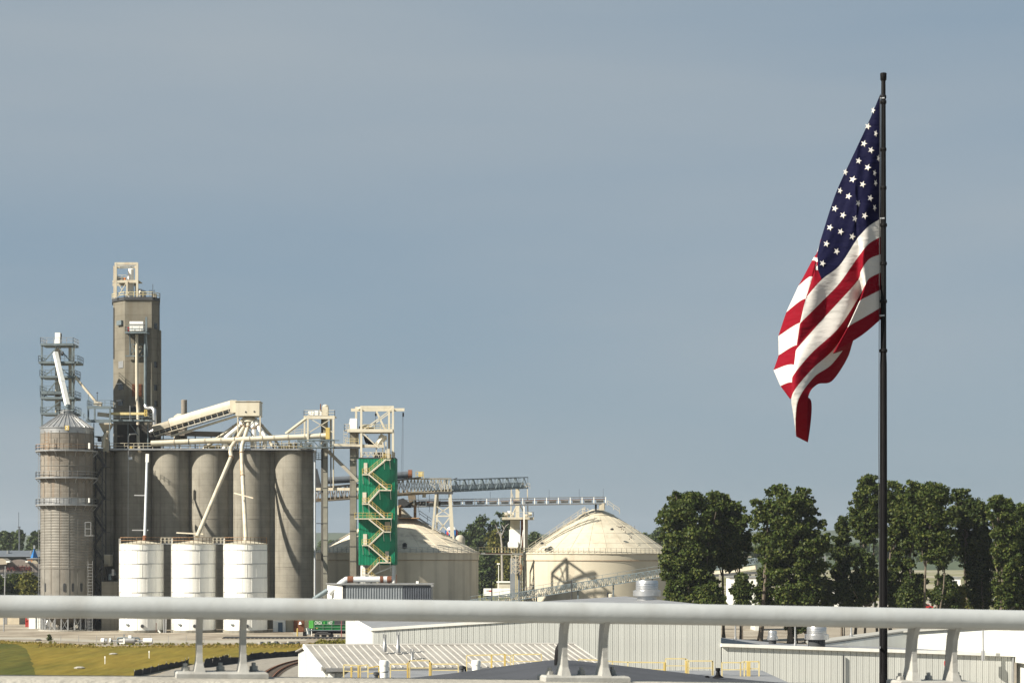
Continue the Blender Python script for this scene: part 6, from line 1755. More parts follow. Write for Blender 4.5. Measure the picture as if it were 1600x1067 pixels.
for a in (3.6, 4.4, 5.2): MB().beam((cx + r*.98*cos(a), Y + r*.98*sin(a), Z(836, Y)), (cx + r*.98*cos(a), Y + r*.98*sin(a), Z(828, Y)), .8, .3).build('blue_mark', BLUEP, t)
t = thing('small_round_tank', 'pale round topped tank beyond the slope of the left dome', 'tank', (X(719, 560), 560, 0))
MB().lathe([(M(7.6, 560), 0), (M(7.6, 560), Z(843, 560)), (M(6.6, 560), Z(838.5, 560)), (M(3.5, 560), Z(836, 560)), (.1, Z(835.3, 560))], X(719, 560), 560, 24).build('shell', mat('pale_tan', (.46, .42, .34)), t, smooth=True)
t = thing('yard_lamp', 'white yard lamp among the far trees between the domes', 'street lamp', (X(779, 640), 640, 0))
MB().beam((X(779, 640), 640, 0), (X(779, 640), 640, Z(881, 640)), .2).box(X(776.5, 640), X(781, 640), 639.6, 640.4, Z(881.5, 640), Z(879.5, 640)).build('lamp', WHITE, t)

# ================================================================== FAR LEFT: riverside building and its roofs
AY = 620.0
am = thing('sign_building', 'low taupe building with an arched gable and dull red sign letters at far left', 'building', (X(25, AY), AY, 0))
pts = [P(-40, 888, AY), P(-3, 888, AY)]
pts = [P(-60, 884, AY), P(0, 879.5, AY), P(15, 877, AY)] + [P(15 + 26 * f, 877 - 3.4 * sin(pi * f) , AY) for f in (.15, .3, .5, .7, .85)] + [P(41, 877, AY), P(50, 880.5, AY), P(110, 880.5, AY)]
poly = pts + [Vector((pts[-1].x, AY, 0)), Vector((pts[0].x, AY, 0))]
MB().extr(poly, (0, 4, 0)).build('wall', TAUPE, am)
MB().box(X(-60, AY), X(100, AY), AY + 4, AY + 18, 0, Z(882, AY)).build('rear_wall', TAUPE, am)
for k in range(14):
    px = -14 + 6 * k; MB().box(X(px, AY), X(px + .7, AY), AY - .1, AY, Z(893, AY), Z(881.5, AY)).build('wall_seam', TAUPE, am)
text('sign_lettering', 'AMERISTAR', 1.95, SIGNR, am, (X(29.5, AY), AY - .2, Z(888, AY)), .12, squeeze=.76)
MB().extr([P(-60, 873, AY - 1), P(4, 872, AY - 1), P(11, 876, AY - 1), P(11, 881, AY - 1), P(-60, 886, AY - 1)], (0, 6, 0)).build('side_bay', mat('tan_bay', (.42, .37, .29)), am)
MB().box(X(-60, AY), X(100, AY), AY - 3, AY - .3, 0, Z(893.5, AY)).build('porch', DARKST, am)
MB().box(X(12, AY), X(17.6, AY), AY - 2, AY + 2, Z(878.5, AY), Z(876, AY)).build('white_roof_unit', WHITE, am)
MB().box(X(42, AY), X(46, AY), AY - 2, AY + 2, Z(878, AY), Z(876, AY)).build('white_roof_unit', WHITE, am)
lr = thing('long_roof_building', 'long building with a slate blue roof behind the sign building', 'building', (X(20, 700), 700, 0))
MB().box(X(-120, 700), X(130, 700), 700, 726, 0, Z(869.5, 700)).build('wall', DARKST, lr)
MB().extr([P(-120, 869.5, 698), P(130, 869.5, 698), P(130, 860.8, 712), P(-120, 860.8, 712)], (0, .2, .25)).build('roof', SLATE, lr)
for px in (12.5, 49): MB().box(X(px - 1, 705), X(px + 1.4, 705), 704, 706, Z(868, 705), Z(860, 705)).build('chimney', GALV, lr)
cu = thing('brick_turret', 'orange brick turret with a steep blue pyramid roof at far left', 'turret', (X(53, 640), 640, 0))
cx, Y = X(51.5, 640), 640; h_ = M(6.6, 640)
def sq(hw, z, c=None): return [(cx - hw, Y - hw, z), (cx + hw, Y - hw, z), (cx + hw, Y + hw, z), (cx - hw, Y + hw, z)]
MB().box(cx - M(7.2, Y), cx + M(1.2, Y), Y - h_, Y + h_, 0, Z(872.5, Y)).build('wall', BRICK, cu)
MB().box(cx + M(1.2, Y), cx + M(8, Y), Y - h_*.7, Y + h_, 0, Z(872.5, Y)).build('shade_toned_bay', TAUPE, cu)  # taupe puts the turret's shaded side into the wall colour
MB().box(cx - M(8.5, Y), cx + M(9, Y), Y - h_*1.2, Y + h_*1.2, Z(873, Y), Z(871.3, Y)).build('cornice', GALV, cu)
z0, z1 = Z(871.2, Y), Z(855.5, Y); ax = cx + M(2.0, Y)
hw = M(5.8, Y)
MB().add([(ax - hw, Y - hw*.2, z0), (ax - hw*.1, Y - hw*1.2, z0), (ax + hw, Y + hw*.2, z0), (ax, Y + hw, z0), (ax, Y, z1)], [(0,1,4),(1,2,4),(2,3,4),(3,0,4),(3,2,1,0)]).build('pyramid_roof', BLUEP, cu)
MB().beam((ax, Y, z1 - .3), (ax, Y, Z(851.5, Y)), .5).build('finial', GALVB, cu)
MB().tube([P(54, 880, 632), P(54, 880, 636)], M(5.0, 634), 20).build('round_window', mat('cream_disc', (.62, .55, .40)), cu)
t = thing('radio_mast', 'thin lattice radio mast on the skyline at far left', 'mast', (X(29, 900), 900, 0))
mb = MB(); mb.beam((X(29.2, 900), 900, 0), (X(29.2, 900), 900, Z(800, 900)), .22); mb.beam((X(30.5, 900), 900, 0), (X(30.5, 900), 900, Z(822, 900)), .3); mb.beam((X(28, 900), 900, Z(823, 900)), (X(32, 900), 900, Z(823, 900)), .5)
mb.build('mast', SLATE, t)
LY = 395.0
t = thing('street_lamp', 'pale street lamp pole with a low lamp arm at the left edge', 'street lamp', (X(6, LY), LY, 0))
MB().tube([(X(5.8, LY), LY, 0), (X(8.4, LY), LY, Z(884, LY))], [.14, .10], 8).build('pole', GALV, t)
MB().tube([P(7.4, 902, LY), P(4.5, 901, LY), P(3.8, 897, LY)], .12, 8).lathe([(.1, Z(900, LY)), (.3, Z(898, LY)), (.1, Z(896.6, LY))], X(3.8, LY), LY, 10).build('lamp', GALVB, t)
# sheds under the rail at far left
for x0, x1, y0, y1, Y, m, nm, lab in ((-30, 30, 950, 974.5, 436, mat('cream_block', (.60, .53, .40)), 'low_cream_shed', 'low cream shed left of the steel bin legs'),
                                      (45, 63, 952, 980.5, 410, WHITE, 'white_cabin', 'small white cabin beside the steel bin legs')):
    t = thing(nm, lab, 'shed', (X((x0 + x1)/2, Y), Y, 0))
    MB().box(X(x0, Y), X(x1, Y), Y, Y + 6, 0, Z(y0, Y)).build('wall', m, t)
    MB().box(X(x0, Y) - .2, X(x1, Y) + .2, Y - .2, Y + 6.2, Z(y0, Y), Z(y0, Y) + .25).build('roof', GALV, t)
    MB().box(X(x0 + (x1-x0)*.58, Y), X(x0 + (x1-x0)*.68, Y), Y - .06, Y + .1, .05, 2.3).build('door', GALV if nm[0] == 'l' else BLUEST, t)
t = thing('red_gate', 'red metal gate post beside the white cabin', 'gate', (X(42, 420), 420, 0))
MB().beam((X(41, 420), 420, 0), (X(41, 420), 420, 1.9), .3).beam((X(44, 420), 420, 0), (X(44, 420), 420, 1.6), .3).beam((X(41, 420), 420, 1.2), (X(44, 420), 420, 1.2), .3).build('post', REDP, t)

# ================================================================== RAILWAY
def track(name, label, pts, gauge=1.44, tie=True, m=RUST):
    t = thing(name, label, 'railway track', (pts[0][0], pts[0][1], 0.03))
    W_ = [Vector((x, y, 0)) for x, y in pts]
    # dense polyline (Catmull-Rom)
    D = []
    for i in range(len(W_) - 1):
        p0, p1, p2, p3 = W_[max(0, i-1)], W_[i], W_[i+1], W_[min(len(W_)-1, i+2)]
        for k in range(10): D.append(Vector(cr(p0, p1, p2, p3, k / 10)))
    D.append(W_[-1])
    for s_ in (-1, 1):
        mb = MB(); R_ = []
        for i, p in enumerate(D):
            d = (D[min(i+1, len(D)-1)] - D[max(i-1, 0)]).normalized(); R_.append(p + Vector((-d.y, d.x, 0)) * s_ * gauge / 2 + Vector((0, 0, .24)))
        for a, b in zip(R_[:-1], R_[1:]): mb.beam(a, b, .12, .18)
        mb.build('rail', m, t)
    src = None; acc = 0; tot = 0
    for a, b in zip(D[:-1], D[1:]):
        d = b - a; L_ = d.length
        while acc < L_ and tot < 220:
            c = a + d * (acc / L_); an = math.atan2(d.y, d.x)
            if src is None:
                src = MB().box(-.12, .12, -1.3, 1.3, 0, .12).build('sleeper', mat('sleeper_wood', (.10, .08, .065)), None)
                src.parent = t; src.location = c - Vector(t.location) + Vector((0, 0, .03)); src.rotation_euler = (0, 0, an)
            else: inst(src, 'sleeper', t, c - Vector(t.location) + Vector((0, 0, .03)), an)
            acc += .75; tot += 1
        acc -= L_
    return t


track('railway_track', 'curved railway track on pale ballast right of the left rail posts', [G(405, 1075), G(428, 1050), G(462, 1036), G(520, 1026), G(600, 1020)], m=RUST)
track('railway_track', 'straight railway track in front of the white tanks under the green locomotive', [G(350, 997.0), G(480, 997.3), G(545, 997.5), G(640, 998)], m=DARKST)
QY = 363.0
lo = thing('locomotive', 'green locomotive with white lettering on the track beside the white buildings', 'locomotive', (X(515, QY), QY, 0.3))
z_ = lambda py: Z(py, QY)
MB().box(X(490.5, QY), X(600, QY), QY, QY + 3, z_(983.5), z_(962)).build('hood', LOCOG, lo)
MB().box(X(482.5, QY), X(489.8, QY), QY - .05, QY + 3, z_(981), z_(964)).build('cab_nose', LOCOL, lo)
MB().box(X(522.5, QY), X(538.5, QY), QY - .06, QY, z_(975.8), z_(969)).build('radiator_grille', DARKST, lo)
MB().box(X(482, QY), X(600, QY), QY - .15, QY + 3.1, z_(985), z_(983.6)).build('running_board', BLUEST, lo)
MB().rail([(X(491, QY), QY - .12, z_(983.6)), (X(560, QY), QY - .12, z_(983.6))], 1.0, .05, 1.6).build('hand_rail', GALV, lo)
MB().box(X(487, QY), X(600, QY), QY + .2, QY + 2.8, z_(989.5), z_(985)).build('frame', BLACK, lo)
for px in (495, 506, 517, 545, 556): MB().tube([(X(px, QY), QY + .25, z_(992.6)), (X(px, QY), QY + .45, z_(992.6))], .48, 16).build('wheel', DARKST, lo)
MB().beam((X(493, QY), QY + .05, z_(989.5)), (X(517, QY), QY + .05, z_(990.2)), .2, .35).tube([(X(494, QY), QY, z_(989)), (X(503, QY), QY, z_(987.3)), (X(512, QY), QY, z_(988.3)), (X(516, QY), QY, z_(991))], .12, 8).build('bogie_frame', mat('dusty_black', (.06, .06, .062)), lo)
MB().box(X(524, QY), X(530, QY), QY + .1, QY + .3, z_(994), z_(991.5)).build('step', GALV, lo)
MB().box(X(524.6, QY), X(526.8, QY), QY + .02, QY + .1, z_(993.8), z_(992.2)).build('tag', WHITE, lo)
MB().box(X(478, QY), X(485, QY), QY + .3, QY + 2.6, z_(991), z_(981)).build('front_platform', BLUEST, lo)
MB().beam(P(486.8, 993, QY - .05), P(486.8, 982, QY - .05), .12).beam(P(481, 990, QY - .05), P(478.5, 981, QY - .05), .12).build('step_rail', WHITE, lo)
MB().box(X(472.5, QY), X(478, QY), QY + .8, QY + 2, z_(993.5), z_(987)).build('coupler', BLACK, lo)
text('lettering', 'CRGX', .80, WHITE, lo, (X(497.4, QY), QY - .03, z_(972.8)), .015, squeeze=.62)
text('lettering', '1437', .80, WHITE, lo, (X(515.5, QY), QY - .03, z_(972.8)), .015, squeeze=.58)
MB().box(X(505.7, QY), X(507.5, QY), QY - .05, QY, z_(976), z_(970.5)).build('green_stripe', LOCOL, lo)
MB().box(X(493.8, QY), X(496.4, QY), QY - .05, QY, z_(981.7), z_(979.6)).build('yellow_tag', YEL, lo)
t = thing('red_marker_post', 'thin red post in front of the green locomotive', 'post', (X(533.5, 360), 360, 0))
MB().beam((X(533.5, 360), 360, 0), (X(533.5, 360), 360, Z(968, 360)), .13).build('post', mat('faded_red', (.32, .10, .10)), t)
t = thing('rust_red_door_shed', 'rust red boarded shed left of the locomotive', 'shed', (X(467, 392), 392, 0))
MB().box(X(459, 392), X(474, 392), 392, 397, 0, Z(955, 392)).build('wall', RUST, t)
for k in range(5): MB().box(X(460.2 + 2.9*k, 392), X(462.7 + 2.9*k, 392), 391.93, 392.0, .2, Z(957, 392)).build('plank', RUST, t)
MB().lathe([(.35, Z(975, 391.5)), (.15, Z(971, 391.5))], X(469, 391.5), 391.8, 8).build('lamp_shade', WHITE, t)
t = thing('cream_block_wall', 'cream wall of the low building between the rightmost tank and the rust red shed', 'shed', (X(452, 394), 394, 0))
MB().box(X(446, 394), X(458.6, 394), 394, 399, 0, Z(958, 394)).build('wall', mat('cream_wall', (.62, .56, .42)), t)
MB().box(X(474.2, 394), X(481.5, 394), 394, 399, 0, Z(958, 394)).build('end_wall', mat('pale_cream_wall', (.66, .60, .46)), t)
MB().box(X(426, 393), X(445.6, 393), 393.5, 399, 0, Z(956, 393)).build('white_front', WHITE, t)
MB().box(X(434.2, 393), X(441.2, 393), 393.35, 393.5, 0, Z(972, 393)).build('door', mat('blue_grey_door', (.10, .15, .21)), t)
t = thing('yellow_bollard', 'yellow bollard in front of the rust red shed', 'bollard', (X(464.8, 372), 372, 0))
MB().lathe([(.14, 0), (.14, 1.35), (.05, 1.5)], X(464.8, 372), 372, 10).build('post', YEL, t)
t = thing('low_block_wall', 'low grey block wall in front of the rust red shed', 'wall', (X(465, 376), 376, 0))
MB().box(X(457.5, 376), X(474, 376), 376, 376.4, 0, Z(987.4, 376)).build('wall', PAVE, t)

# silt fence, debris, pipe manifold
def low_fence(name, label, pts, h, m):
    t = thing(name, label, 'silt fence', (pts[0][0], pts[0][1], 0))
    rnd = random.Random(len(pts) * 7)
    V = []
    for (x, y), (x2, y2) in zip(pts[:-1], pts[1:]):
        for k in range(8): V.append((x + (x2 - x)*k/8, y + (y2 - y)*k/8))
    V.append(pts[-1]); mb = MB(); hs = [h * rnd.uniform(.7, 1.06) for _ in V]
    n = len(V)
    lv_ = [(-.7, .0), (-.25, .75), (.0, 1.0), (.22, .7), (.8, .0)]
    for (x, y), hh_ in zip(V, hs):
        for o, f in lv_: mb.v.append(Vector((x, y + o * hh_, .03 + hh_ * f)))
    for i in range(n - 1):
        for k in range(4): a = i*5 + k; mb.f.append((a, a+5, a+6, a+1))
    mb.build('fabric', m, t)
    for i in range(0, n, 4):
        x, y = V[i]; MB().beam((x, y, 0), (x + rnd.uniform(-.1, .1), y, hs[i] + .2), .06).build('stake', DEADW, t)
    return t
SILT = mat('black_fabric', (.018, .018, .02), (.03, .03, .03), 1.5, .8)
low_fence('silt_fence', 'sagging black silt fence along the left edge of the gravel beside the dry grass', [G(210, 1057), G(235, 1051.5), G(260, 1045), G(285, 1040), G(294, 1037)], .8, SILT)
low_fence('silt_fence', 'short black silt fence heap between the two left rail posts', [G(320, 1036), G(335, 1034), G(350, 1031.5), G(357, 1030)], .75, SILT)
low_fence('silt_fence', 'long black silt fence running toward the ribbed roof building', [G(318, 1043), G(345, 1039), G(375, 1035), (G(395, 1030)), G(430, 1027), G(470, 1024.5), G(500, 1023)], .95, SILT)
t = thing('rubble_row', 'row of dark rubble lumps on the gravel in front of the rightmost tank', 'rubble', (*G(438, 1006), 0))
rnd = random.Random(6)
for k in range(17):
    px = 405 + k * 3.8; x, y = G(px, 1006 + rnd.uniform(-.8, .8)); r = rnd.uniform(.25, .55)
    pr = [(r * rnd.uniform(.8, 1.1), 0.02), (r * rnd.uniform(.8, 1.2), r*.5), (r*.5, r * rnd.uniform(.8, 1.2))]
    MB().lathe(pr, x, y, 6, a0=rnd.random()*3).build('lump', DARKST if k % 3 else PAVE, t)
mf = thing('pipe_manifold', 'valve station of white drums and grey pipes at the edge of the grass', 'pipework', (*G(200, 1005.5), 0))
GYm = 339.5
g = lambda px, py: P(px, py, GYm)
for a, b, m in ((158, 163, WHITE), (164.5, 168, GALVB), (171, 173.5, WHITE), (224, 238, WHITE)):
    MB().tube([(X(a, GYm), GYm, .50), (X(b, GYm), GYm, .50)], .46, 14).build('drum', m, mf, smooth=True)
MB().tube([g(183.5, 1005), g(183.5, 997.5), g(185, 996.2), g(216, 996.2), g(218, 998), g(218.5, 1005)], .14, 8).build('pipe_loop', BLUEST, mf, smooth=True)
MB().tube([g(172, 1001), g(230, 1001)], .16, 8).build('header_pipe', GALV, mf, smooth=True)
MB().tube([(X(196, GYm), GYm, .55), (X(211, GYm), GYm, .55)], .5, 14).build('filter_body', GALV, mf, smooth=True)
MB().box(X(186, GYm), X(192, GYm), GYm, GYm + .8, 0, .9).box(X(193, GYm), X(195, GYm), GYm - .2, GYm + .7, 0, 1.0).build('pedestal', WHITE, mf)
MB().box(X(200.6, GYm), X(205.5, GYm), GYm - .2, GYm + .3, Z(997, GYm), Z(992, GYm)).build('gauge_box', WHITE, mf)
MB().beam(g(194, 996), g(194, 992), .2).beam(g(194, 992.5), g(194, 990), .3).build('valve', GALVB, mf)
MB().beam(g(203, 1001), g(203, 996), .15).build('riser', GALV, mf)

# ================================================================== HAZE
HB = MB().box(-3600, 3600, -70, 5300, -1.0, 112.0)
hz = HB.build('haze', None)
hm = bpy.data.materials.new('haze_air'); hm.use_nodes = True
hn = hm.node_tree
hn.nodes.remove(hn.nodes['Principled BSDF'])
pv = hn.nodes.new('ShaderNodeVolumePrincipled')
pv.inputs['Color'].default_value = (0.80, 0.87, 0.95, 1)
pv.inputs['Density'].default_value = 0.00007
pv.inputs['Anisotropy'].default_value = 0.2
hn.links.new(pv.outputs[0], hn.nodes['Material Output'].inputs['Volume'])
hz.data.materials.append(hm)
tag(hz, kind='stuff')

# ================================================================== TREES
def crown(mb, clumps, n, leaf, rnd, flat=.8):
    """leaf-size faces on and in a set of clumps (centre, radius)"""
    wts = [r ** 2 for c, r in clumps]; tot = sum(wts)
    for (c, r), wgt in zip(clumps, wts):
        for _ in range(int(n * wgt / tot)):
            th = rnd.uniform(0, 2*pi); cz = rnd.uniform(-1, 1); s_ = sqrt(1 - cz*cz)
            rad = r * (rnd.random() ** .48) * rnd.uniform(.72, 1.36)
            d = Vector((s_*cos(th), s_*sin(th), cz))
            p = c + Vector((d.x, d.y, d.z * flat)) * rad
            nn = (d * .75 + Vector((rnd.gauss(0, .9), rnd.gauss(0, .9), rnd.gauss(0, .9) + .3))).normalized()
            a = nn.cross(Vector((rnd.gauss(0, 1), rnd.gauss(0, 1), rnd.gauss(0, 1)))).normalized(); b = nn.cross(a)
            l = leaf * rnd.uniform(.6, 1.35)
            k = len(mb.v)
            mb.v += [p - a*l*.5, p + b*l*.36, p + a*l*.5, p - b*l*.36]
            mb.f.append((k, k+1, k+2, k+3))


def make_tree(name, label, cat, px, Y, env, lower, n, leaf, seed, m, trunks, group=None, nclump=46, dead=None):
    """env: list of (height px row, left px, right px) giving the crown outline; depth taken equal to the width"""
    rnd = random.Random(seed)
    t = thing(name, label, cat, (X(px, Y), Y, 0), group)
    rows = sorted(env)
    def at(py):
        for (y0, a0, b0), (y1, a1, b1) in zip(rows[:-1], rows[1:]):
            if y0 <= py <= y1:
                f = (py - y0) / (y1 - y0); return a0 + (a1-a0)*f, b0 + (b1-b0)*f
        return None
    clumps = []; y0, y1 = rows[0][0], rows[-1][0]
    tries = 0
    while len(clumps) < nclump * 3 and tries < 9000:
        tries += 1
        py = y0 + (y1 - y0) * rnd.random()
        a, b = at(py); wd = b - a
        if rnd.random() > (wd + 14) / 150: continue
        r_ = rnd.uniform(7, 14) if wd > 50 else rnd.uniform(5, 9.5)
        hw = max(1.0, wd / 2 - r_ * .72)
        th = rnd.uniform(0, 2*pi); q = sqrt(rnd.random()) 
        if rnd.random() < .45: q = rnd.uniform(.8, 1.0)
        x = (a + b) / 2 + hw * q * cos(th); dy = M(hw, Y) * q * sin(th) * .85
        c = P(x, min(py + r_*.25, y1), Y); c.y = Y + dy
        clumps.append((c, M(r_, Y)))
    # crest: clumps that draw the outline
    for k in range(len(rows)):
        y, a, b = rows[k]
        if k == 0 or k < len(rows) - 1:
            for xx in (a, b):
                r_ = rnd.uniform(4.5, 8)
                xx2 = xx + (r_*.7 if xx == a else -r_*.7)
                clumps.append((P(xx2, y + r_*.7, Y + rnd.uniform(-1.5, 1.5)), M(r_, Y)))
    for _ in range(int(nclump * .8)):
        py = y0 + (y1 - y0) * rnd.random() ** 1.3; a, b = at(py); sd = rnd.choice((-1, 1))
        r_ = rnd.uniform(2.2, 5.0); xx = (a if sd < 0 else b) + sd * rnd.uniform(-4, 3.5)
        clumps.append((P(xx, py, Y + rnd.uniform(-3, 3)), M(r_, Y)))
    mb = MB(); crown(mb, clumps, int(n * 2.9), leaf * .95, rnd)
    mb.build('crown', m, t)
    # trunks and limbs
    tb = MB()
    for (xb, xt, yt, r) in trunks:
        p0 = Vector((X(xb, Y), Y + rnd.uniform(-1, 1), 0)); p1 = P(xt, yt, Y)
        mid = p0.lerp(p1, .5) + Vector((rnd.uniform(-.6, .6), rnd.uniform(-.5, .5), 0))
        tb.tube([p0, p0.lerp(mid, .15), mid, p1], [r*1.4, r*.85, r*.6, r*.2], 8)
    tb.build('trunk', BARK, t)
    srt = sorted(clumps, key=lambda c: rnd.random())[:12]
    for c, r in srt:
        xb, xt, yt, rr_ = min(trunks, key=lambda q: abs(X(q[1], Y) - c.x))
        p0 = Vector((X(xb, Y), Y, 0)); p1 = P(xt, yt, Y)
        f = max(.25, min(.95, (c.z - p0.z) / (p1.z - p0.z) * .72)); s_ = p0.lerp(p1, f)
        if c.z < s_.z: continue
        MB().tube([s_, s_.lerp(c, .55) + Vector((0, 0, -.4)), c], [rr_*.42, rr_*.3, .05], 6).build('limb', BARK, t)
    return t


TG = 'row of cottonwood trees beyond the white buildings'
T = make_tree
T('cottonwood_tree', 'leafy tree overlapping the right storage dome, leftmost of the tall row', 'tree', 1078, 345,
  [(768, 1055, 1082), (778, 1048, 1108), (795, 1036, 1116), (812, 1027, 1122), (832, 1032, 1125), (855, 1040, 1122), (875, 1030, 1116), (895, 1034, 1114), (915, 1042, 1125), (945, 1036, 1132)], 945, 15000, .55, 1, LEAF,
  [(1078, 1072, 790, .45), (1098, 1108, 800, .35)], TG, 62)
T('cottonwood_tree', 'thinner leafy tree right of the one overlapping the dome', 'tree', 1135, 350,
  [(768, 1108, 1118), (776, 1104, 1140), (790, 1102, 1160), (806, 1104, 1170), (830, 1106, 1174), (852, 1110, 1174), (872, 1114, 1166), (892, 1120, 1154)], 893, 10500, .55, 2, LEAF,
  [(1131, 1124, 790, .30), (1158, 1150, 800, .24)], TG, 38)
T('cottonwood_tree', 'broad leafy tree standing alone left of the flagpole, second broad crown in the row', 'tree', 1228, 340,
  [(758, 1208, 1222), (766, 1200, 1262), (780, 1180, 1270), (796, 1174, 1272), (815, 1174, 1286), (835, 1176, 1292), (855, 1180, 1296), (880, 1192, 1292), (905, 1200, 1288), (945, 1206, 1284)], 945, 17000, .55, 3, LEAF,
  [(1187, 1200, 800, .42), (1236, 1232, 790, .5), (1262, 1258, 800, .35)], TG, 66)
T('cottonwood_tree', 'small dark tree between the broad crown and the flagpole', 'tree', 1314, 352,
  [(808, 1313, 1320), (820, 1306, 1326), (840, 1302, 1330), (865, 1300, 1332), (890, 1297, 1330), (915, 1300, 1326)], 920, 4200, .5, 4, LEAF2,
  [(1315, 1316, 815, .25)], TG, 22)
T('cottonwood_tree', 'tall leafy tree with a leaning pale trunk directly behind the flagpole', 'tree', 1352, 348,
  [(745, 1350, 1366), (754, 1342, 1376), (772, 1336, 1382), (792, 1326, 1380), (812, 1326, 1378), (832, 1334, 1374), (846, 1338, 1372)], 850, 8500, .5, 5, LEAF,
  [(1334, 1358, 770, .30), (1372, 1366, 790, .28)], TG, 34)
T('cottonwood_tree', 'low bushy tree at the foot of the flagpole, left side', 'tree', 1345, 343,
  [(858, 1336, 1350), (875, 1330, 1366), (895, 1328, 1374), (915, 1330, 1374), (946, 1326, 1366)], 946, 5200, .5, 6, LEAF2, [(1350, 1350, 870, .25)], TG, 26)
T('cottonwood_tree', 'leafy tree right behind the flagpole, its crown just right of the pole', 'tree', 1410, 345,
  [(752, 1386, 1400), (760, 1380, 1412), (775, 1378, 1440), (800, 1380, 1444), (825, 1384, 1440), (850, 1384, 1432), (875, 1386, 1430), (900, 1388, 1428), (946, 1392, 1424)], 946, 10500, .5, 7, LEAF,
  [(1392, 1398, 780, .36), (1422, 1424, 780, .3)], TG, 46)
T('cottonwood_tree', 'tall leafy tree with two bare stems, right of the crown beside the flagpole', 'tree', 1450, 338,
  [(752, 1424, 1436), (760, 1416, 1482), (775, 1414, 1484), (800, 1420, 1484), (825, 1424, 1490), (848, 1430, 1492), (868, 1438, 1488), (886, 1444, 1482)], 888, 10000, .5, 8, LEAF,
  [(1443, 1446, 775, .28), (1462, 1470, 790, .28), (1459, 1480, 830, .2)], TG, 40)
T('cottonwood_tree', 'dark leafy tree between the two stemmed tree and the right edge', 'tree', 1512, 346,
  [(765, 1494, 1512), (772, 1486, 1516), (790, 1484, 1546), (815, 1484, 1552), (845, 1488, 1556), (880, 1504, 1556), (910, 1506, 1550), (948, 1510, 1540)], 948, 11500, .5, 9, LEAF2,
  [(1518, 1510, 790, .4), (1536, 1532, 800, .3)], TG, 48)
T('cottonwood_tree', 'leafy tree second from the right edge of the photograph', 'tree', 1560, 338,
  [(776, 1552, 1566), (784, 1546, 1582), (800, 1544, 1590), (830, 1548, 1594), (860, 1552, 1594), (895, 1556, 1590), (948, 1556, 1586)], 948, 9000, .5, 10, LEAF,
  [(1562, 1560, 795, .36)], TG, 42)
T('cottonwood_tree', 'leafy tree cut by the right edge of the photograph', 'tree', 1604, 344,
  [(786, 1590, 1612), (800, 1582, 1624), (830, 1578, 1630), (870, 1580, 1630), (910, 1586, 1628), (950, 1588, 1624)], 950, 9000, .5, 11, LEAF, [(1604, 1603, 800, .36)], TG, 42)
SG = 'bushes at the feet of the tall trees'
for k, (px, wd, y0, y1, n, m, lab) in enumerate(((1192, 15, 888, 946, 2000, LEAF2, 'bush against the left stem of the broad tree left of the flagpole'), (1290, 14, 905, 948, 1800, LEAF2, 'bush between the broad tree and the small dark tree'),
        (1318, 16, 908, 948, 1800, LEAF2, 'bush at the foot of the small dark tree left of the flagpole'), (1394, 16, 896, 950, 2000, LEAF2, 'bush touching the right side of the flagpole'), (1436, 18, 898, 950, 2200, LEAF, 'low bush left of the two bare stems'),
        (1530, 22, 890, 952, 2600, LEAF2, 'broad dark bush below the dark tree near the right edge'), (1596, 16, 900, 954, 1900, LEAF2, 'bush in the right corner under the last tree'), (1060, 16, 900, 946, 1900, LEAF, 'bush at the left foot of the tree by the dome'))):
    T('bush', lab, 'bush', px, 342 + k, [(y0, px - wd*.4, px + wd*.4), ((y0+y1)/2, px - wd, px + wd), (y1, px - wd*.9, px + wd*.9)], y1, n, .45, 140 + k, m, [(px, px, y0 + 8, .12)], SG, 14)
for k, (px, wd, y0, y1, n, m, lab) in enumerate(((1160, 17, 898, 946, 3000, LEAF2, 'dark bush below the gap between the two broad tree crowns'), (1112, 20, 912, 948, 2400, LEAF, 'bush at the right foot of the tree by the dome'),
        (1420, 18, 905, 950, 2300, LEAF2, 'bush right of the foot of the flagpole'), (1478, 24, 900, 950, 3200, LEAF2, 'bush under the tree with two bare stems'), (1500, 10, 918, 952, 1200, LEAFY, 'small yellowish bush right of the two bare stems'),
        (1572, 26, 880, 952, 3600, LEAF, 'bush near the right edge below the rightmost trees'), (1246, 26, 905, 990, 3600, LEAF2, 'dark bush at the foot of the broad tree left of the flagpole'))):
    T('bush', lab, 'bush', px, 336 + k, [(y0, px - wd*.4, px + wd*.4), ((y0+y1)/2, px - wd, px + wd), (y1, px - wd*.9, px + wd*.9)], y1, n, .45, 40 + k, m, [(px, px, y0 + 8, .12)], SG, 14)

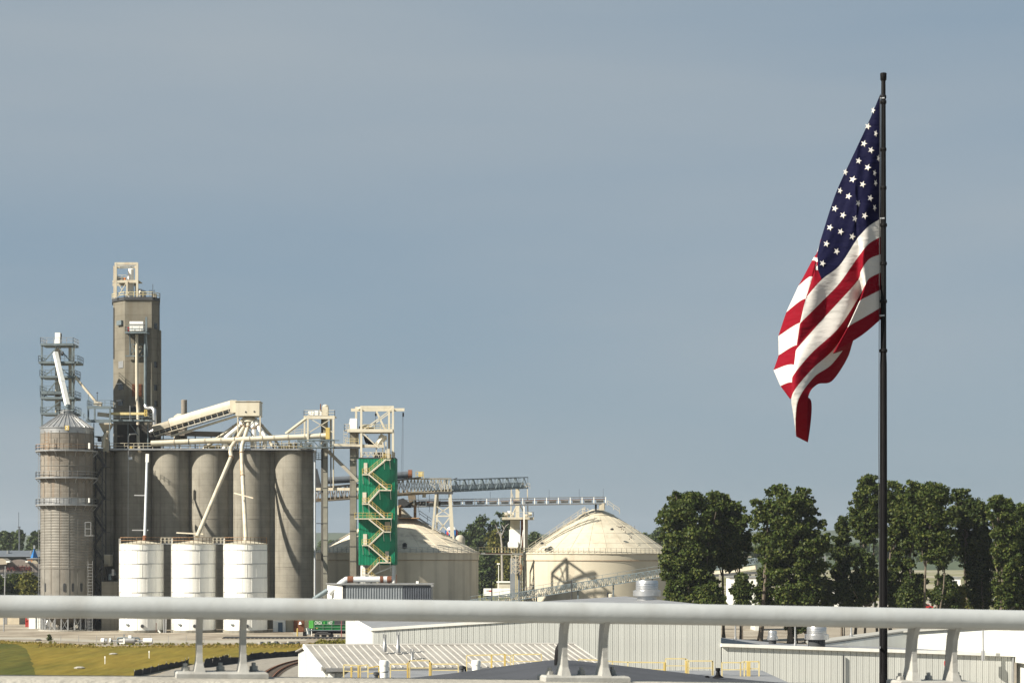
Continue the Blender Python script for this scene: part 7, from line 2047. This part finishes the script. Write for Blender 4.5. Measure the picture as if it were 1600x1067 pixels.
# trees beyond the plant
FG = 'far trees beyond the storage domes'
fts = [(722, 770, 18, 832, LEAFF, 'dark far tree just right of the trestle'), (752, 790, 22, 808, LEAFF, 'tall far tree in the gap between the domes'), (773, 760, 14, 828, LEAFY, 'yellow green far tree between the domes'),
       (786, 800, 24, 801, LEAFF, 'tallest far tree, left of the middle tower'), (739, 800, 16, 820, LEAFF, 'rounded far tree between the trestle and the tallest far tree'), (792, 740, 16, 866, LEAFY, 'low yellowish far tree below the white catwalk'),
       (762, 750, 20, 860, LEAFF, 'low dark far tree behind the white trailer'), (836, 860, 16, 831, LEAFF, 'far tree right of the middle tower'), (1032, 820, 22, 826, LEAFF, 'far tree at the right shoulder of the right dome'),
       (686, 780, 18, 842, LEAFF, 'far tree under the trestle'), (38, 560, 0, 0, None, '')]
for k, (px, Y, wd, y0, m, lab) in enumerate(fts[:-1]):
    y1 = 930
    T('far_tree', lab, 'tree', px, Y, [(y0, px - wd*.35, px + wd*.3), (y0 + 12, px - wd*.8, px + wd*.8), (y0 + 34, px - wd, px + wd), ((y0+y1)/2 + 15, px - wd, px + wd), (y1, px - wd*.7, px + wd*.7)], y1, 2800, 1.05, 70 + k, m, [(px, px, y0 + 15, .5)], FG, 26)
t = thing('dead_tree', 'bare pale dead tree in front of the far trees, left of the middle tower', 'tree', (X(786, 730), 730, 0))
mb = MB(); p0 = Vector((X(785, 730), 730, 0)); mb.tube([p0, P(784, 850, 730), P(782, 832, 730)], [.5, .35, .2], 6)
for a, b in (((783, 838), (790, 822)), ((790, 822), (795, 818)), ((788, 826), (784, 819)), ((783, 840), (774, 819)), ((779, 830), (776, 833))): mb.tube([P(*a, 730), P(*b, 730)], [.22, .08], 5)
mb.build('trunk', DEADW, t)
for k, (px, Y, wd, y0, y1, m, lab) in enumerate(((46, 560, 15, 896, 950, LEAFY, 'olive green tree below the sign at far left'), (20, 575, 20, 898, 950, LEAF2, 'dark tree in shade under the sign building at far left'), (-2, 570, 14, 902, 950, LEAF2, 'dark tree cut by the left edge of the photograph'))):
    T('far_tree', lab, 'tree', px, Y, [(y0, px - wd*.5, px + wd*.5), (y0 + 12, px - wd, px + wd), (y1 - 14, px - wd, px + wd), (y1, px - wd*.6, px + wd*.6)], y1, 2600, .8, 90 + k, m, [(px, px, y0 + 8, .3)], 'trees before the sign building', 20)


def wood(name, label_kind, x0, x1, Y, tops, n, leaf, seed, m, depth=60, base=0.0):
    """a far-off wood that reads as one mass: leaf clumps under a wavy top line"""
    rnd = random.Random(seed); mb = MB(); cl = []
    N_ = int((x1 - x0) / 5)
    for k in range(N_):
        px = x0 + (x1 - x0) * (k + rnd.random()) / N_
        f = (px - x0) / (x1 - x0) * (len(tops) - 1); i = min(int(f), len(tops) - 2); top = tops[i] + (tops[i+1] - tops[i]) * (f - i) + rnd.uniform(-2, 5)
        Yk = Y + rnd.uniform(0, depth); h = Z(top, Y)
        r = rnd.uniform(3.2, 6.0) * M(1, Y) * 1.0
        for q in range(4):
            cl.append((Vector((X(px, Y) + rnd.uniform(-r, r)*.6, Yk, max(base + r*.5, h - r*.8 - q * r * 1.25))), r))
    crown(mb, cl, n, leaf, rnd); o = mb.build(name, m); return tag(o, kind='stuff')


wood('wooded_bank', None, -60, 72, 900, [829, 828, 832, 830, 826, 836], 15000, 1.3, 21, LEAFF)
wood('far_wood', None, 480, 700, 1500, [846, 842, 838, 836, 840, 842], 12000, 1.9, 22, LEAFF)
wood('far_wood', None, 800, 1120, 1250, [848, 842, 836, 828, 832, 838, 842], 16000, 1.7, 23, LEAFF)
wood('far_wood', None, 1090, 1620, 1100, [842, 846, 850, 848, 846, 846, 850, 846, 850], 22000, 1.7, 24, LEAFF)
wood('far_wood', None, 66, 500, 1700, [852, 850, 852], 6000, 2.2, 26, LEAFF)

# ================================================================== seen through the tree row
t = thing('far_conveyor', 'distant conveyor bridge with lamp posts, seen between the two broad trees', 'conveyor', tuple(P(1145, 890, 560)))
MB().beam(P(1112, 896, 565), P(1182, 886, 560), 2, 1.1).build('trough', CREAM, t)
MB().truss(P(1118, 890, 565), P(1182, 880, 560), 1.5, 2, 14, .2, .14).build('truss', BLUEST, t)
MB().beam(P(1112, 899, 565), P(1185, 894, 560), 2.4, .7).build('under_frame', DARKST, t)
for px, y0, y1 in ((1150, 871, 886), (1155, 875, 887), (1161, 873, 886), (1168, 868, 885)): MB().beam(P(px, y1, 561), P(px, y0, 561), .22).build('lamp_post', GALV, t)
MB().beam(P(1163, 869.5, 561), P(1174, 869.5, 561), .2).build('cross_arm', CREAM, t)
for px in (1125, 1152, 1172): MB().beam(P(px, 897, 562), Vector((P(px, 897, 562).x, 562, 0)), .5).build('pier', PAVE, t)
for nm, lab, cat, x0, x1, y0, Y, m in (('far_white_building', 'white flat building under the distant conveyor', 'building', 1140, 1192, 902, 520, WHITE), ('white_cabin', 'small pale cabin at the right foot of the gap between the broad trees', 'shed', 1180, 1190, 921, 400, WALLW),
                             ('far_white_building', 'white low building left of the flagpole, seen under the small dark tree', 'building', 1287, 1312, 916, 470, WHITE), ('far_white_building', 'small white house among the tree stems right of the flagpole', 'house', 1486, 1501, 903, 640, WHITE),
                             ('far_white_building', 'white house among far trees near the right edge', 'house', 1545, 1560, 905, 680, WALLW)):
    t = thing(nm, lab, cat, (X((x0+x1)/2, Y), Y, 0))
    MB().box(X(x0, Y), X(x1, Y), Y, Y + 8, 0, Z(y0, Y)).build('wall', m, t)
    MB().box(X(x0, Y) - .3, X(x1, Y) + .3, Y - .3, Y + 8.3, Z(y0, Y), Z(y0, Y) + .35).build('roof', GALV, t)
    xm_ = (x0 + x1) / 2; MB().box(X(xm_ - 2, Y), X(xm_ + 2, Y), Y - .05, Y + .1, Z(y0 + 8, Y), Z(y0 + 4, Y)).build('window', GLASS, t)
def car(label, px, Y, m, py=None):
    t = thing('parked_car', label, 'car', (X(px, Y), Y, 0))
    x = X(px, Y)
    sd = [(-2.2,.35),(-2.2,.75),(-1.4,.85),(-.8,1.4),(.9,1.42),(1.5,.9),(2.2,.8),(2.2,.35)]
    MB().extr([(x + a, Y, b) for a, b in sd], (0, 1.7, 0)).build('body', m, t)
    MB().extr([(x + a, Y - .03, b) for a, b in [(-1.15,.92),(-.7,1.33),(.8,1.35),(1.25,.92)]], (0, 1.76, 0)).build('window', GLASS, t)
    for a in (-1.35, 1.35): MB().tube([(x + a, Y - .05, .34), (x + a, Y + 1.75, .34)], .34, 14).build('wheel', BLACK, t)
car('orange red car glimpsed between the tree stems right of the flagpole', 1446, 560, REDP); car('orange red pickup seen through the trees beside the first red car', 1437, 590, mat('orange_red', (.5, .10, .03)))
car('white car parked at far left below the sign', 40, 520, WHITE); car('grey car parked at far left behind the street lamp', 24, 530, GALV)
for px, y0, Y, lab in ((1289, 868, 460, 'grey utility pole between the broad tree and the small dark tree'), (1313, 880, 455, 'pale pole beside the small dark tree'), (1366, 876, 430, 'thin pale pole just left of the flagpole'), (1437, 900, 500, 'white post between the tree stems')):
    t = thing('utility_pole', lab, 'pole', (X(px, Y), Y, 0)); MB().beam((X(px, Y), Y, 0), (X(px, Y), Y, Z(y0, Y)), .3).beam((X(px - 4, Y), Y, Z(y0 + 3, Y)), (X(px + 4, Y), Y, Z(y0 + 3, Y)), .15).build('pole', GALV, t)
sheet('far_road', [G(1270, 941), G(1400, 938), G(1600, 934), G(1800, 930), G(1800, 938), G(1600, 944), G(1400, 950), G(1270, 954)], .04, CONCY)
sheet('verge', [G(1380, 921), G(1620, 918), G(1620, 928), G(1380, 930)], .05, GRASSG)

# ================================================================== grass tufts and yard litter
rnd = random.Random(31)
mb = MB()
def inside(x, y, poly):
    c = False; j = len(poly) - 1
    for i in range(len(poly)):
        xi, yi = poly[i]; xj, yj = poly[j]
        if (yi > y) != (yj > y) and x < (xj - xi) * (y - yi) / (yj - yi) + xi: c = not c
        j = i
    return c
GPOLY = [G(*p) for p in gp]
cnt = 0
while cnt < 1500:
    py = 1000.5 + 11 * rnd.random(); px = rnd.uniform(-10, 545)
    x, y = G(px, py)
    if not inside(x, y, GPOLY) or (px < 60 and py > 1006): continue
    cnt += 1
    h = rnd.uniform(.05, .16) * (2.2 if py < 1012 else 1)
    for q in range(3):
        th = rnd.uniform(0, pi); w2 = rnd.uniform(.05, .14); lean = rnd.gauss(0, .12); k = len(mb.v)
        mb.v += [Vector((x - cos(th)*w2, y - sin(th)*w2, .02)), Vector((x + cos(th)*w2, y + sin(th)*w2, .02)), Vector((x + lean, y + rnd.gauss(0, .12), h))]
        mb.f.append((k, k+1, k+2)); x += rnd.uniform(-.25, .25); y += rnd.uniform(-.25, .25)
GT = leafmat('grass_blade', (.15, .135, .032), (.23, .17, .045), (.30, .225, .07), .2)
tag(mb.build('grass_tufts', GT), kind='stuff')
mb = MB(); cl = []
for px, py in [(rnd.uniform(105, 470), 1007 + rnd.uniform(-.6, .8)) for _ in range(160)] + [(rnd.uniform(495, 545), rnd.uniform(1003, 1010)) for _ in range(50)] + [(rnd.uniform(0, 100), 1003.5 + rnd.uniform(-.3, 2)) for _ in range(26)]:
    x, y = G(px, py); r = rnd.uniform(.16, .42) * (1.6 if px > 480 else .7); cl.append((Vector((x, y, r*.5)), r))
crown(mb, cl, 5200, .26, rnd)
tag(mb.build('weeds', leafmat('weed_leaf', (.09, .10, .018), (.14, .14, .026), (.2, .17, .04), .2)), kind='stuff')
for px, py, s_, m, lab in ((60, 1000, .35, DARKST, 'dark lump at the top edge of the green lawn'), (124, 1044, .45, PAVE, 'pale flat stone lying in the dry grass'), (177, 1022, .4, PAVE, 'grey stone in the dry grass below the pipe manifold'),
                       (233, 1028, .3, WHITE, 'white stake in the dry grass left of the first rail post'), (164, 1037, .25, WHITE, 'small white stake in the middle of the dry grass')):
    x, y = G(px, py); st = 'stake' in lab
    t = thing('marker_stake' if st else 'stone', lab, 'stake' if st else 'stone', (x, y, 0))
    if st: MB().beam((x, y, 0), (x, y, 1.1), .09).box(x - .08, x + .08, y - .06, y - .04, .8, 1.1).build('stake', m, t)
    else: MB().lathe([(s_*1.6, 0), (s_*1.7, s_*.3), (s_*.9, s_*.6)], x, y, 7).build('stone', m, t)
t = thing('roadside_plant', 'single tall weed at the edge of the green lawn', 'plant', (*G(76, 1002), 0))
mb = MB(); x, y = G(77, 1001.5); crown(mb, [(Vector((x, y, .5)), .5), (Vector((x, y, 1.0)), .3)], 160, .3, rnd); mb.build('leaves', LEAF2, t)
for k in range(9):
    px = 95 + k * 28; x, y = G(px, 1003 + .3 * k * .3)
    t = thing('fence_post', ['thin wire fence post nearest the tall weed on the green lawn edge','thin wire fence post just left of the pipe manifold drums','thin wire fence post behind the pipe manifold loop','thin wire fence post right of the last manifold drum','thin wire fence post left of the first rail post','thin wire fence post in line with the first rail post','thin wire fence post between the two left rail posts','thin wire fence post in line with the lit silt fence','thin wire fence post farthest right along the dry grass'][k], 'post', (x, y, 0), 'thin wire fence posts along the grass'); MB().beam((x, y, 0), (x, y, 1.2), .07).build('post', GALV, t)
# ------------------------------------------------------------------ render
scene.render.engine = 'CYCLES'
scene.render.resolution_x = 1024
scene.render.resolution_y = 682
